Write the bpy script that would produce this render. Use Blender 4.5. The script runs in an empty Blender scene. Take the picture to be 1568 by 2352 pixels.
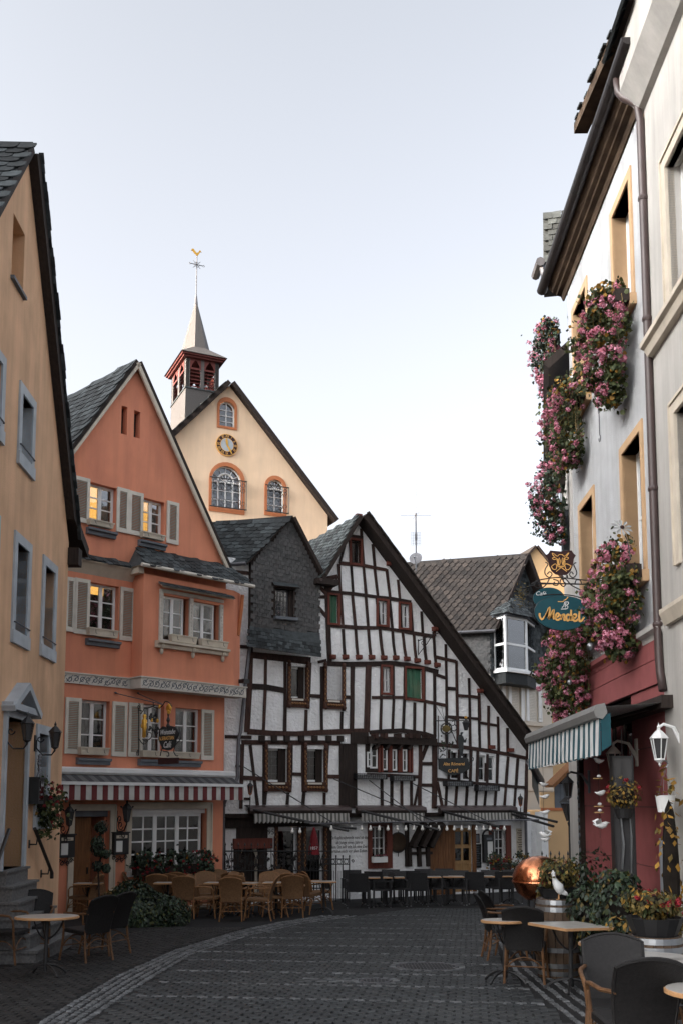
import bpy, bmesh, math, random
from math import sin, cos, pi, radians as rad
from mathutils import Vector as V, Matrix as M, geometry
random.seed(7)
R = random.uniform
SC = bpy.context.scene
COL = SC.collection
# ---------------------------------------------------------------- camera
FL, HZ, PY = 2300.0, 1842.0, 1590.0
TILT = math.atan((HZ-PY)/FL)
CAM = V((0, 0, 1.72))
cd = bpy.data.cameras.new('camera'); cam = bpy.data.objects.new('camera', cd); COL.objects.link(cam)
cam.location = CAM; cam.rotation_euler = (pi/2+TILT, 0, 0)
cd.sensor_fit = 'VERTICAL'; cd.sensor_height = 36; cd.lens = 36*FL/2352
cd.shift_y = (PY-1176)/2352; cd.clip_start = .1; cd.clip_end = 3000
SC.camera = cam
# ---------------------------------------------------------------- sky, sun, exposure
SUN_EL, SUN_AZ = rad(12), rad(-112)            # low evening sun beyond the left-hand houses
w = bpy.data.worlds.new('World'); SC.world = w; w.use_nodes = True
nt = w.node_tree; bg = nt.nodes['Background']
sk = nt.nodes.new('ShaderNodeTexSky'); sk.sky_type = 'NISHITA'; sk.sun_disc = False
sk.sun_elevation = SUN_EL; sk.sun_rotation = SUN_AZ
sk.altitude = 100; sk.air_density = .4; sk.dust_density = 10; sk.ozone_density = 1.0
hs = nt.nodes.new('ShaderNodeHueSaturation'); hs.inputs['Saturation'].default_value = .26
mxw = nt.nodes.new('ShaderNodeMix'); mxw.data_type = 'RGBA'; mxw.blend_type = 'ADD'; mxw.inputs[0].default_value = 1
tcw = nt.nodes.new('ShaderNodeTexCoord'); spw = nt.nodes.new('ShaderNodeSeparateXYZ'); nt.links.new(tcw.outputs['Generated'], spw.inputs[0])
rpw = nt.nodes.new('ShaderNodeValToRGB'); nt.links.new(spw.outputs[2], rpw.inputs[0])     # pale evening haze, the same all round the horizon
for i_, (p_, c_) in enumerate([(0, (.20, .22, .23)), (.20, (.17, .19, .20)), (.45, (.06, .08, .09)), (.66, (.0, .02, .025)), (1, (.0, .02, .025))]):
    e_ = rpw.color_ramp.elements[i_] if i_ < 2 else rpw.color_ramp.elements.new(p_)
    e_.position = p_; e_.color = (*c_, 1)
scw = nt.nodes.new('ShaderNodeVectorMath'); scw.operation = 'SCALE'; scw.inputs['Scale'].default_value = .6; nt.links.new(rpw.outputs[0], scw.inputs[0])
nt.links.new(sk.outputs[0], hs.inputs['Color']); nt.links.new(hs.outputs[0], mxw.inputs[6]); nt.links.new(scw.outputs[0], mxw.inputs[7])
nt.links.new(mxw.outputs[2], bg.inputs['Color']); bg.inputs['Strength'].default_value = .15
sd = bpy.data.lights.new('sun', 'SUN'); so = bpy.data.objects.new('sun', sd); COL.objects.link(so)
sd.energy = 2.0; sd.angle = rad(.5); sd.color = (1, .72, .45)
SDIR = V((sin(SUN_AZ)*cos(SUN_EL), cos(SUN_AZ)*cos(SUN_EL), sin(SUN_EL)))
so.rotation_euler = (-SDIR).to_track_quat('-Z', 'Y').to_euler()
SC.view_settings.view_transform = 'Standard'; SC.view_settings.look = 'None'
SC.view_settings.exposure = 2.65; SC.view_settings.gamma = 1
# ---------------------------------------------------------------- pixel of a measurement -> ray, ground, facade planes
def ray(x, y):
    dx, dy = (x-784)/FL, -(y-PY)/FL
    return V((dx, cos(TILT)-dy*sin(TILT), sin(TILT)+dy*cos(TILT)))
def gz(Y): return -.036*min(max(Y, -30), 27.5)
def ground(x, y):
    r = ray(x, y); t = -CAM.z/(r.z+.036*r.y)
    p = CAM+r*t
    return p if p.y < 27.5 else CAM+r*((gz(28)-CAM.z)/r.z)
def at(x, y, Y):
    r = ray(x, y); return CAM+r*(Y/r.y)
class Face:
    """a facade: origin, direction to the right as seen from outside, base height"""
    def __init__(s, X, Y, dx, dy, zb):
        l = math.hypot(dx, dy); s.o = V((X, Y, zb)); s.d = V((dx/l, dy/l, 0)); s.n = V((dy/l, -dx/l, 0))
        s.rz = math.atan2(dy, dx)
    def uv(s, x, y, off=0):
        r = ray(x, y); t = (s.o+s.n*off-CAM).dot(s.n)/r.dot(s.n)
        p = CAM+r*t-s.o
        return p.dot(s.d), p.z
    def pt(s, u, v, off=0): return s.o+s.d*u+s.n*off+V((0, 0, v))
    def rect(s, a, b, off=0):
        u0, v1 = s.uv(*a, off); u1, v0 = s.uv(*b, off)
        return u0, v0, u1, v1
# ---------------------------------------------------------------- objects
def tag(o, label=None, cat=None, group=None, kind=None):
    if label: o['label'] = label
    if cat: o['category'] = cat
    if group: o['group'] = group
    if kind: o['kind'] = kind
    return o
def thing(name, label, cat, loc=(0, 0, 0), rz=0, group=None, rot=None):
    o = bpy.data.objects.new(name, None); COL.objects.link(o); o.empty_display_size = .1
    o.location = loc; o.rotation_euler = rot or (0, 0, rz)
    return tag(o, label, cat, group)
def onface(F, u, v, off, name, label, cat, group=None):
    return thing(name, label, cat, F.pt(u, v, off), F.rz, group)
def child(name, mesh, parent, mat=None, kind=None):
    o = bpy.data.objects.new(name, mesh); COL.objects.link(o)
    if parent: o.parent = parent
    if mat is not None: o.matrix_local = mat
    if kind: o['kind'] = kind
    return o
def copy_tree(o, parent=None):
    c = o.copy(); COL.objects.link(c); c.parent = parent
    for k in o.children: copy_tree(k, c)
    return c
def bez(p0, p1, p2, n=8):
    p0, p1, p2 = V(p0), V(p1), V(p2)
    return [(1-t)**2*p0+2*t*(1-t)*p1+t*t*p2 for t in [i/n for i in range(n+1)]]
def arc(c, r, a0, a1, n=10, plane='xz', k=1):
    o = []
    for i in range(n+1):
        a = rad(a0+(a1-a0)*i/n); q = r*(1+(k-1)*i/n)
        x, z = q*cos(a), q*sin(a)
        o.append(V(c)+(V((x, 0, z)) if plane == 'xz' else V((x, z, 0)) if plane == 'xy' else V((0, x, z))))
    return o
class MB:
    def __init__(s): s.v = []; s.f = []; s.m = []
    def add(s, vs, fs, mi=0):
        b = len(s.v); s.v += [tuple(q) for q in vs]; s.f += [tuple(b+i for i in f) for f in fs]; s.m += [mi]*len(fs); return s
    def box(s, x0, x1, y0, y1, z0, z1, mi=0):
        x0, x1 = min(x0, x1), max(x0, x1); y0, y1 = min(y0, y1), max(y0, y1); z0, z1 = min(z0, z1), max(z0, z1)
        return s.add([(x0, y0, z0), (x1, y0, z0), (x1, y1, z0), (x0, y1, z0), (x0, y0, z1), (x1, y0, z1), (x1, y1, z1), (x0, y1, z1)],
              [(0, 3, 2, 1), (4, 5, 6, 7), (0, 1, 5, 4), (1, 2, 6, 5), (2, 3, 7, 6), (3, 0, 4, 7)], mi)
    def prism(s, poly, y0, y1, mi=0, mi_side=None):
        """polygon in (x,z) extruded from y0 (outer) to y1"""
        n = len(poly); A = sum(poly[i][0]*poly[(i+1) % n][1]-poly[(i+1) % n][0]*poly[i][1] for i in range(n))
        if A < 0: poly = poly[::-1]
        b = len(s.v)
        s.v += [(p[0], y0, p[1]) for p in poly]+[(p[0], y1, p[1]) for p in poly]
        fs = [tuple(range(b, b+n)), tuple(range(b+2*n-1, b+n-1, -1))]
        s.f += fs; s.m += [mi]*2
        ms = mi if mi_side is None else mi_side
        for i in range(n):
            j = (i+1) % n; s.f.append((b+j, b+i, b+n+i, b+n+j)); s.m.append(ms)
        return s
    def profile(s, prof, x0, x1, mi=0):
        """closed profile in (y,z) extruded along x"""
        n = len(prof); b = len(s.v)
        s.v += [(x0, p[0], p[1]) for p in prof]+[(x1, p[0], p[1]) for p in prof]
        s.f += [tuple(range(b, b+n)), tuple(range(b+2*n-1, b+n-1, -1))]; s.m += [mi]*2
        for i in range(n):
            j = (i+1) % n; s.f.append((b+j, b+i, b+n+i, b+n+j)); s.m.append(mi)
        return s
    def tube(s, pts, r, n=6, mi=0, closed=False, cap=True):
        pts = [V(p) for p in pts]; k = len(pts); b = len(s.v); up = None
        for i, p in enumerate(pts):
            if closed: t = pts[(i+1) % k]-pts[i-1]
            else: t = pts[min(i+1, k-1)]-pts[max(i-1, 0)]
            if t.length < 1e-9: t = V((0, 0, 1))
            t.normalize()
            if up is None: up = V((0, 0, 1)) if abs(t.z) < .9 else V((1, 0, 0))
            a = t.cross(up)
            if a.length < 1e-3: a = t.cross(V((.3, 1, .1)))
            a.normalize(); c = a.cross(t); up = c
            q = r[i] if isinstance(r, (list, tuple)) else r
            s.v += [tuple(p+a*(q*cos(2*pi*j/n))+c*(q*sin(2*pi*j/n))) for j in range(n)]
        for i in range(k if closed else k-1):
            for j in range(n):
                i2 = (i+1) % k
                s.f.append((b+i*n+j, b+i*n+(j+1) % n, b+i2*n+(j+1) % n, b+i2*n+j)); s.m.append(mi)
        if cap and not closed:
            s.f.append(tuple(b+j for j in range(n-1, -1, -1))); s.f.append(tuple(b+(k-1)*n+j for j in range(n))); s.m += [mi]*2
        return s
    def lathe(s, prof, n=16, c=(0, 0, 0), mi=0, a0=0, sx=1, sy=1):
        b = len(s.v); c = V(c)
        for (r, z) in prof:
            s.v += [(c.x+sx*r*cos(a0+2*pi*j/n), c.y+sy*r*sin(a0+2*pi*j/n), c.z+z) for j in range(n)]
        for i in range(len(prof)-1):
            for j in range(n):
                s.f.append((b+i*n+j, b+i*n+(j+1) % n, b+(i+1)*n+(j+1) % n, b+(i+1)*n+j)); s.m.append(mi)
        s.f.append(tuple(b+j for j in range(n-1, -1, -1))); s.f.append(tuple(b+(len(prof)-1)*n+j for j in range(n))); s.m += [mi]*2
        return s
    def ell(s, c, rx, ry, rz, n=10, k=6, mi=0):
        return s.lathe([(max(.001, sin(pi*i/k)), -cos(pi*i/k)*rz) for i in range(k+1)], n, c, mi, 0, rx, ry)
    def wall(s, outer, holes=(), depth=.2, mi=0, mi_rev=None, y=0):
        """flat wall in (x,z) at depth y with holes and reveals of a given depth; normal to -y"""
        loops = [[V((p[0], p[1], 0)) for p in outer]]+[[V((p[0], p[1], 0)) for p in h] for h in holes]
        tr = geometry.tessellate_polygon(loops)
        flat = [p for l in loops for p in l]; b = len(s.v)
        s.v += [(p.x, y, p.y) for p in flat]
        for t in tr:
            a, c, d = (flat[i] for i in t)
            if (c-a).cross(d-a).z < 0: t = (t[0], t[2], t[1])
            s.f.append(tuple(b+i for i in t)); s.m.append(mi)
        mr = mi if mi_rev is None else mi_rev
        for h in holes:
            dpt = depth; n = len(h); q = len(s.v)
            s.v += [(p[0], y, p[1]) for p in h]+[(p[0], y+dpt, p[1]) for p in h]
            for i in range(n):
                j = (i+1) % n; s.f.append((q+i, q+j, q+n+j, q+n+i)); s.m.append(mr)
        return s
    def mesh(s, name, mats, smooth=False):
        me = bpy.data.meshes.new(name); me.from_pydata(s.v, [], s.f)
        if not isinstance(mats, (list, tuple)): mats = [mats]
        for x in mats: me.materials.append(x)
        if len(mats) > 1: me.polygons.foreach_set('material_index', s.m)
        if smooth: me.polygons.foreach_set('use_smooth', [True]*len(s.f))
        me.update(); return me
    def build(s, name, mats, parent=None, smooth=False, mat=None, kind=None):
        return child(name, s.mesh(name, mats, smooth), parent, mat, kind)
def rectpoly(r): return [(r[0], r[1]), (r[2], r[1]), (r[2], r[3]), (r[0], r[3])]
def wobble(m, amt, scale=.7):
    from mathutils import noise
    for v in m.vertices:
        v.co.x += amt*noise.noise(V((v.co.x, v.co.z, 3))*scale); v.co.z += amt*noise.noise(V((v.co.z, v.co.x, 9))*scale)
# ---------------------------------------------------------------- materials
def lin(h):
    h = h.lstrip('#'); c = [int(h[i:i+2], 16)/255 for i in (0, 2, 4)]
    return tuple(x/12.92 if x < .04045 else ((x+.055)/1.055)**2.4 for x in c)
def pm(name, col, rough=.85, var=.12, sc=2.5, bump=.15, bsc=30, rnd=0, dirt=None, dsc=.6, damt=.5, stretch=None, metal=0, spec=.3, col2=None, bd=.01, streak=0):
    m = bpy.data.materials.new(name); m.use_nodes = True; t = m.node_tree; N = t.nodes; L = t.links
    b = N['Principled BSDF']; b.inputs['Roughness'].default_value = rough; b.inputs['Metallic'].default_value = metal
    b.inputs['Specular IOR Level'].default_value = spec
    g = N.new('ShaderNodeNewGeometry'); pos = g.outputs['Position']
    if stretch:
        mp = N.new('ShaderNodeMapping'); mp.inputs['Scale'].default_value = stretch; L.new(pos, mp.inputs[0]); pos = mp.outputs[0]
    n1 = N.new('ShaderNodeTexNoise'); n1.inputs['Scale'].default_value = sc; n1.inputs['Detail'].default_value = 6; L.new(pos, n1.inputs['Vector'])
    mr = N.new('ShaderNodeMapRange'); mr.inputs[1].default_value = .3; mr.inputs[2].default_value = .7
    mr.inputs[3].default_value = 1-var; mr.inputs[4].default_value = 1+var; L.new(n1.outputs[0], mr.inputs[0])
    mul = mr.outputs[0]
    if rnd:
        oi = N.new('ShaderNodeObjectInfo'); a = N.new('ShaderNodeMath'); a.operation = 'ADD'
        L.new(oi.outputs['Random'], a.inputs[0]); L.new(g.outputs['Random Per Island'], a.inputs[1])
        fr = N.new('ShaderNodeMath'); fr.operation = 'FRACT'; L.new(a.outputs[0], fr.inputs[0])
        m2 = N.new('ShaderNodeMapRange'); m2.inputs[3].default_value = 1-rnd; m2.inputs[4].default_value = 1+rnd; L.new(fr.outputs[0], m2.inputs[0])
        mm = N.new('ShaderNodeMath'); mm.operation = 'MULTIPLY'; L.new(mul, mm.inputs[0]); L.new(m2.outputs[0], mm.inputs[1]); mul = mm.outputs[0]
    if streak:
        ns = N.new('ShaderNodeTexNoise'); ns.inputs['Scale'].default_value = 1.0; ns.inputs['Detail'].default_value = 8; ns.inputs['Roughness'].default_value = .65
        ms_ = N.new('ShaderNodeMapping'); ms_.inputs['Scale'].default_value = (2.6, 2.6, .22); L.new(g.outputs['Position'], ms_.inputs[0]); L.new(ms_.outputs[0], ns.inputs['Vector'])
        rs_ = N.new('ShaderNodeMapRange'); rs_.inputs[1].default_value = .38; rs_.inputs[2].default_value = .68; rs_.inputs[3].default_value = 1+streak*.35; rs_.inputs[4].default_value = 1-streak; L.new(ns.outputs[0], rs_.inputs[0])
        mk = N.new('ShaderNodeMath'); mk.operation = 'MULTIPLY'; L.new(mul, mk.inputs[0]); L.new(rs_.outputs[0], mk.inputs[1]); mul = mk.outputs[0]
    rgb = N.new('ShaderNodeRGB'); rgb.outputs[0].default_value = (*col, 1); csock = rgb.outputs[0]
    if col2:
        cm = N.new('ShaderNodeMix'); cm.data_type = 'RGBA'; cm.inputs[7].default_value = (*col2, 1); L.new(csock, cm.inputs[6])
        if rnd: L.new(fr.outputs[0], cm.inputs[0])
        else: L.new(n1.outputs[0], cm.inputs[0])
        csock = cm.outputs[2]
    vm = N.new('ShaderNodeVectorMath'); vm.operation = 'SCALE'; L.new(csock, vm.inputs[0]); L.new(mul, vm.inputs['Scale'])
    out = vm.outputs[0]
    if dirt:
        n3 = N.new('ShaderNodeTexNoise'); n3.inputs['Scale'].default_value = dsc; n3.inputs['Detail'].default_value = 9; n3.inputs['Roughness'].default_value = .68
        mp3 = N.new('ShaderNodeMapping'); mp3.inputs['Scale'].default_value = (1, 1, .35); L.new(g.outputs['Position'], mp3.inputs[0]); L.new(mp3.outputs[0], n3.inputs['Vector'])
        r3 = N.new('ShaderNodeMapRange'); r3.inputs[1].default_value = .5; r3.inputs[2].default_value = .72; r3.inputs[4].default_value = damt; L.new(n3.outputs[0], r3.inputs[0])
        d = N.new('ShaderNodeMix'); d.data_type = 'RGBA'; d.inputs[7].default_value = (*dirt, 1); L.new(r3.outputs[0], d.inputs[0]); L.new(out, d.inputs[6]); out = d.outputs[2]
    L.new(out, b.inputs['Base Color'])
    if bump:
        n2 = N.new('ShaderNodeTexNoise'); n2.inputs['Scale'].default_value = bsc; n2.inputs['Detail'].default_value = 5; L.new(pos, n2.inputs['Vector'])
        bp = N.new('ShaderNodeBump'); bp.inputs['Strength'].default_value = bump; bp.inputs['Distance'].default_value = bd; L.new(n2.outputs[0], bp.inputs['Height']); L.new(bp.outputs[0], b.inputs['Normal'])
    return m
def stripes(name, ca, cb, period, axis=0, rough=.8, frac=.5):
    """cloth with woven stripes along a local axis"""
    m = pm(name, ca, rough, .1, 4, .1, 60); t = m.node_tree; N = t.nodes; L = t.links; b = N['Principled BSDF']
    tc = N.new('ShaderNodeTexCoord'); sx = N.new('ShaderNodeSeparateXYZ'); L.new(tc.outputs['Object'], sx.inputs[0])
    dv = N.new('ShaderNodeMath'); dv.operation = 'DIVIDE'; dv.inputs[1].default_value = period; L.new(sx.outputs[axis], dv.inputs[0])
    fr = N.new('ShaderNodeMath'); fr.operation = 'FRACT'; L.new(dv.outputs[0], fr.inputs[0])
    gt = N.new('ShaderNodeMath'); gt.operation = 'GREATER_THAN'; gt.inputs[1].default_value = frac; L.new(fr.outputs[0], gt.inputs[0])
    old = b.inputs['Base Color'].links[0].from_socket
    mx = N.new('ShaderNodeMix'); mx.data_type = 'RGBA'; mx.inputs[7].default_value = (*cb, 1); L.new(gt.outputs[0], mx.inputs[0]); L.new(old, mx.inputs[6]); L.new(mx.outputs[2], b.inputs['Base Color'])
    return m
def glass(name, tint=.55, refl=1.0):
    m = bpy.data.materials.new(name); m.use_nodes = True; t = m.node_tree; N = t.nodes; L = t.links
    N.remove(N['Principled BSDF']); o = N['Material Output']
    g = N.new('ShaderNodeBsdfGlossy'); g.inputs['Roughness'].default_value = .02; g.inputs['Color'].default_value = (.95, .97, 1, 1)
    tr = N.new('ShaderNodeBsdfTransparent'); tr.inputs['Color'].default_value = (tint, tint*1.02, tint*1.02, 1)
    f = N.new('ShaderNodeFresnel'); f.inputs['IOR'].default_value = 1.6
    n = N.new('ShaderNodeTexNoise'); n.inputs['Scale'].default_value = 2.2; gg = N.new('ShaderNodeNewGeometry'); L.new(gg.outputs['Position'], n.inputs['Vector'])
    bp = N.new('ShaderNodeBump'); bp.inputs['Strength'].default_value = .12; bp.inputs['Distance'].default_value = .05; L.new(n.outputs[0], bp.inputs['Height']); L.new(bp.outputs[0], g.inputs['Normal'])
    mu = N.new('ShaderNodeMath'); mu.operation = 'MULTIPLY_ADD'; mu.inputs[1].default_value = refl*1.3; mu.inputs[2].default_value = .05; L.new(f.outputs[0], mu.inputs[0])
    mx = N.new('ShaderNodeMixShader'); L.new(mu.outputs[0], mx.inputs[0]); L.new(tr.outputs[0], mx.inputs[1]); L.new(g.outputs[0], mx.inputs[2]); L.new(mx.outputs[0], o.inputs[0])
    return m
m_yellow = pm('yellow_render', (.66, .42, .26), .9, .09, 1.6, .5, 45, dirt=(.36, .23, .14), dsc=.9, damt=.5, streak=.16)
m_ochre = pm('ochre_render', (.50, .27, .05), .9, .1, 3, .5, 30)
m_orange = pm('orange_render', (.70, .275, .165), .9, .05, 1.5, .18, 55, dirt=(.48, .17, .12), dsc=.7, damt=.45, streak=.13)
m_cream = pm('cream_render', (.80, .60, .42), .9, .05, 1.2, .12, 40, dirt=(.60, .43, .27), dsc=.5, damt=.35, streak=.08)
m_peach = pm('peach_render', (.62, .41, .22), .9, .05, 1.2, .1, 40)
m_beige = pm('beige_render', (.52, .47, .40), .9, .05, 1.2, .1, 40)
m_lime = pm('limewash', (.88, .89, .90), .92, .07, 3, .9, 14, dirt=(.55, .53, .50), dsc=1.3, damt=.35, bd=.05, streak=.07)
m_stucco = pm('white_stucco', (.50, .515, .53), .92, .08, 3, .9, 70, dirt=(.42, .42, .41), dsc=.8, damt=.45, bd=.02, streak=.14)
m_greywall = pm('grey_render', (.44, .425, .40), .9, .07, 1.5, .25, 35, dirt=(.28, .26, .24), dsc=.8, damt=.5, streak=.2)
m_red = pm('red_sandstone', (.28, .085, .085), .85, .1, 4, .25, 60)
m_redwood = pm('red_brown_wood', (.135, .04, .028), .75, .25, 6, .3, 30, stretch=(4, 4, .6))
m_timber = pm('old_timber', (.026, .018, .016), .8, .4, 5, .5, 26, rnd=.25, stretch=(3, 3, .8), col2=(.048, .024, .019))
m_darkwood = pm('dark_wood', (.028, .02, .017), .8, .3, 6, .3, 26, stretch=(4, 4, .5))
m_brownwood = pm('brown_wood', (.17, .075, .03), .6, .3, 5, .2, 30, stretch=(5, 5, .6))
m_soffit = pm('weathered_soffit', (.075, .052, .036), .9, .4, 3, .3, 20, dirt=(.035, .025, .02), dsc=1.5, damt=.8, spec=.1)
m_slate = pm('slate', (.034, .038, .040), .7, .25, 9, .35, 40, rnd=.45, spec=.2, col2=(.05, .058, .061))
m_slatel = pm('lichen_slate', (.042, .048, .05), .65, .4, 9, .5, 30, rnd=.55, spec=.3, col2=(.075, .088, .088), dirt=(.13, .14, .13), dsc=5, damt=.6)
m_slateb = pm('brown_slate', (.034, .030, .028), .7, .25, 9, .35, 40, rnd=.3, spec=.25, col2=(.046, .037, .032))
m_slateg = pm('grey_cladding_slate', (.09, .092, .092), .6, .35, 12, .4, 40, rnd=.45, spec=.4, col2=(.05, .048, .048))
m_white = pm('white_paint', (.72, .73, .73), .5, .05, 5, .05, 40)
m_offwhite = pm('off_white_paint', (.60, .565, .50), .55, .08, 5, .08, 40)
m_trim = pm('cream_trim', (.56, .50, .41), .7, .1, 3, .12, 40, dirt=(.30, .25, .2), dsc=2, damt=.4)
m_stucwork = pm('ornament_stucco', (.56, .53, .48), .8, .1, 6, .3, 40)
m_blue = pm('blue_grey_stone', (.40, .44, .48), .8, .12, 3, .2, 40, dirt=(.22, .24, .27), dsc=2, damt=.4)
m_greyst = pm('grey_sill_stone', (.13, .145, .165), .7, .15, 4, .15, 40)
m_tan = pm('tan_surround', (.52, .345, .20), .85, .07, 4, .2, 60)
m_terra = pm('terracotta_trim', (.47, .17, .075), .85, .06, 3, .1, 40)
m_black = pm('black_iron', (.012, .012, .013), .5, .2, 8, .1, 50, spec=.5)
m_zinc = pm('zinc', (.12, .12, .13), .45, .2, 5, .1, 30, metal=.6, spec=.5)
m_gutter = pm('dark_gutter', (.02, .017, .017), .5, .3, 6, .2, 20, spec=.4)
m_brownpipe = pm('brown_metal', (.055, .035, .033), .45, .2, 6, .1, 30, spec=.5)
m_gold = pm('gold_leaf', (.75, .42, .08), .35, .15, 8, .1, 30, metal=.8)
m_goldp = pm('gold_paint', (.80, .45, .14), .6, .1, 8, .05, 30)
m_copper = pm('copper', (.72, .27, .13), .24, .35, 9, .35, 9, metal=1, dirt=(.25, .08, .04), dsc=3, damt=.7, bd=.03)
m_green = pm('green_shutter', (.045, .14, .085), .75, .35, 7, .25, 40, stretch=(6, 6, .5), dirt=(.2, .2, .13), dsc=3, damt=.5)
m_teal = pm('teal_enamel', (.012, .07, .09), .4, .1, 6, .05, 40)
m_maroon = pm('maroon_board', (.035, .012, .012), .55, .2, 6, .1, 40)
m_board = pm('dark_sign_board', (.018, .022, .024), .55, .3, 6, .1, 40)
m_curtain = pm('curtain', (.42, .42, .42), .9, .1, 3, 0)
m_paper = pm('paper', (.65, .66, .64), .9, .05, 3, 0)
m_chalk = pm('chalkboard', (.012, .014, .014), .7, .2, 5, 0)
m_cane = pm('cane', (.23, .115, .05), .6, .3, 12, .3, 60, rnd=.15)
m_cane_d = pm('dark_cane', (.12, .06, .028), .55, .35, 14, .2, 60)
m_wick = pm('tan_wicker', (.17, .092, .045), .7, .25, 30, .3, 80, rnd=.15)
m_wickd = pm('dark_wicker', (.012, .011, .011), .6, .3, 40, .4, 90)
m_blkch = pm('charcoal_weave', (.026, .026, .028), .6, .25, 40, .3, 90)
m_ttop = pm('stone_table_top', (.42, .40, .37), .3, .15, 9, .02, 40, spec=.5)
m_tedge = pm('beech_edge', (.45, .25, .12), .5, .15, 8, .05, 40)
m_paver = pm('basalt_paver', (.027, .030, .032), .62, .35, 9, .5, 70, rnd=.38, spec=.4, dirt=(.058, .06, .06), dsc=.55, damt=.6)
m_sett = pm('granite_sett', (.105, .11, .115), .6, .3, 12, .5, 60, rnd=.4, spec=.4, dirt=(.05, .052, .054), dsc=1.2, damt=.5)
m_joint = pm('joint_sand', (.016, .016, .017), .95, .3, 9, .3, 60)
m_apron = pm('dark_apron_paver', (.024, .0235, .0235), .72, .3, 9, .5, 70, rnd=.3)
m_step = pm('granite_step', (.13, .13, .13), .75, .35, 30, .3, 60)
m_leaf = pm('leaf_green', (.032, .052, .016), .6, .4, 3, 0, rnd=.45, col2=(.055, .06, .02), spec=.3)
m_leafd = pm('dark_ivy_leaf', (.014, .026, .014), .5, .4, 3, 0, rnd=.5, col2=(.03, .05, .028), spec=.4)
m_leafy = pm('yellowing_leaf', (.24, .13, .02), .65, .35, 4, 0, rnd=.35)
m_leafo = pm('olive_leaf', (.07, .062, .018), .6, .4, 3, 0, rnd=.5, col2=(.12, .08, .02))
m_pink = pm('pink_blossom', (.46, .10, .15), .7, .3, 6, 0, rnd=.35, col2=(.50, .24, .32))
m_redfl = pm('red_blossom', (.22, .012, .02), .7, .3, 6, 0, rnd=.3)
m_soil = pm('soil', (.012, .009, .007), .95, .3, 9, .3, 40)
m_barrel = pm('barrel_oak', (.085, .055, .035), .7, .3, 5, .3, 30, stretch=(6, 6, .6))
m_steel = pm('galvanised_band', (.26, .27, .28), .4, .2, 6, .1, 30, metal=.8)
m_bulb = pm('white_bulb', (.75, .75, .72), .3, .05, 3, 0)
m_roomshade = pm('interior_shade', (.02, .018, .016), .9, .2, 2, 0)  # near-black colour stands for the shade inside the rooms
m_glow = bpy.data.materials.new('reflection_glow'); m_glow.use_nodes = True; b_ = m_glow.node_tree.nodes['Principled BSDF']; b_.inputs['Base Color'].default_value = (.5, .3, .1, 1); b_.inputs['Emission Color'].default_value = (1, .52, .12, 1); b_.inputs['Emission Strength'].default_value = .62  # golden window reflection put in as a glowing surface; no lamp behind
m_glass = glass('window_glass')
m_glassd = glass('old_glass', .35)
m_moss = pm('moss', (.16, .10, .045), .95, .35, 8, .6, 30)
m_plank = pm('tan_plank', (.36, .22, .10), .7, .2, 6, .2, 40, stretch=(6, 6, .6))
m_lampglass = pm('lamp_glass', (.05, .05, .052), .12, .1, 3, 0, spec=.6)
m_petal = pm('metal_petal', (.32, .33, .33), .6, .1, 6, 0)
# ---------------------------------------------------------------- building kit
def window(par, u0, v0, u1, v1, cols=2, rows=3, y=.16, fw=.055, mw=.028, mat=None, gl=None, dbl=True, curtain=None, name='window', t=.05, sill=True):
    """casement: frame + glazing bars, every pane a sub-part"""
    mat = mat or m_white; gl = gl or m_glass
    b = MB(); W, H = u1-u0, v1-v0
    b.box(u0, u0+fw, y, y+t, v0, v1); b.box(u1-fw, u1, y, y+t, v0, v1)
    b.box(u0+fw, u1-fw, y+.002, y+t, v1-fw, v1); b.box(u0+fw, u1-fw, y+.002, y+t, v0, v0+fw*1.2)
    xs = [u0+fw+(W-2*fw)*i/cols for i in range(cols+1)]; zs = [v0+fw*1.2+(H-2.2*fw)*i/rows for i in range(rows+1)]
    for i in range(1, cols):
        q = fw*.8 if (dbl is True and cols % 2 == 0 and i == cols//2) or (dbl == 2 and i % 2 == 0) else mw/2
        b.box(xs[i]-q, xs[i]+q, y-.006 if q > mw else y+.006, y+t-.004, v0+fw*1.2, v1-fw)
    for j in range(1, rows): b.box(u0+fw, u1-fw, y+.01, y+t-.008, zs[j]-mw/2, zs[j]+mw/2)
    o = b.build(name, mat, par)
    for i in range(cols):
        for j in range(rows):
            p = MB(); p.box(xs[i]+.004, xs[i+1]-.004, y+t*.5, y+t*.5+.006, zs[j]+.004, zs[j+1]-.004); p.build('pane', gl, o)
    if curtain:
        c = MB(); n = 16
        for (a, e) in ([(u0, u0+W*.36), (u1-W*.36, u1)] if curtain == 2 else [(u0, u1)]):
            for i in range(n):
                x0 = a+(e-a)*i/n; x1 = a+(e-a)*(i+1)/n; ya = y+.16+.03*(i % 2); yb = y+.16+.03*((i+1) % 2)
                c.add([(x0, ya, v0), (x1, yb, v0), (x1, yb, v1), (x0, ya, v1)], [(0, 1, 2, 3)])
        c.build('curtain', m_curtain, o)
    return o
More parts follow.
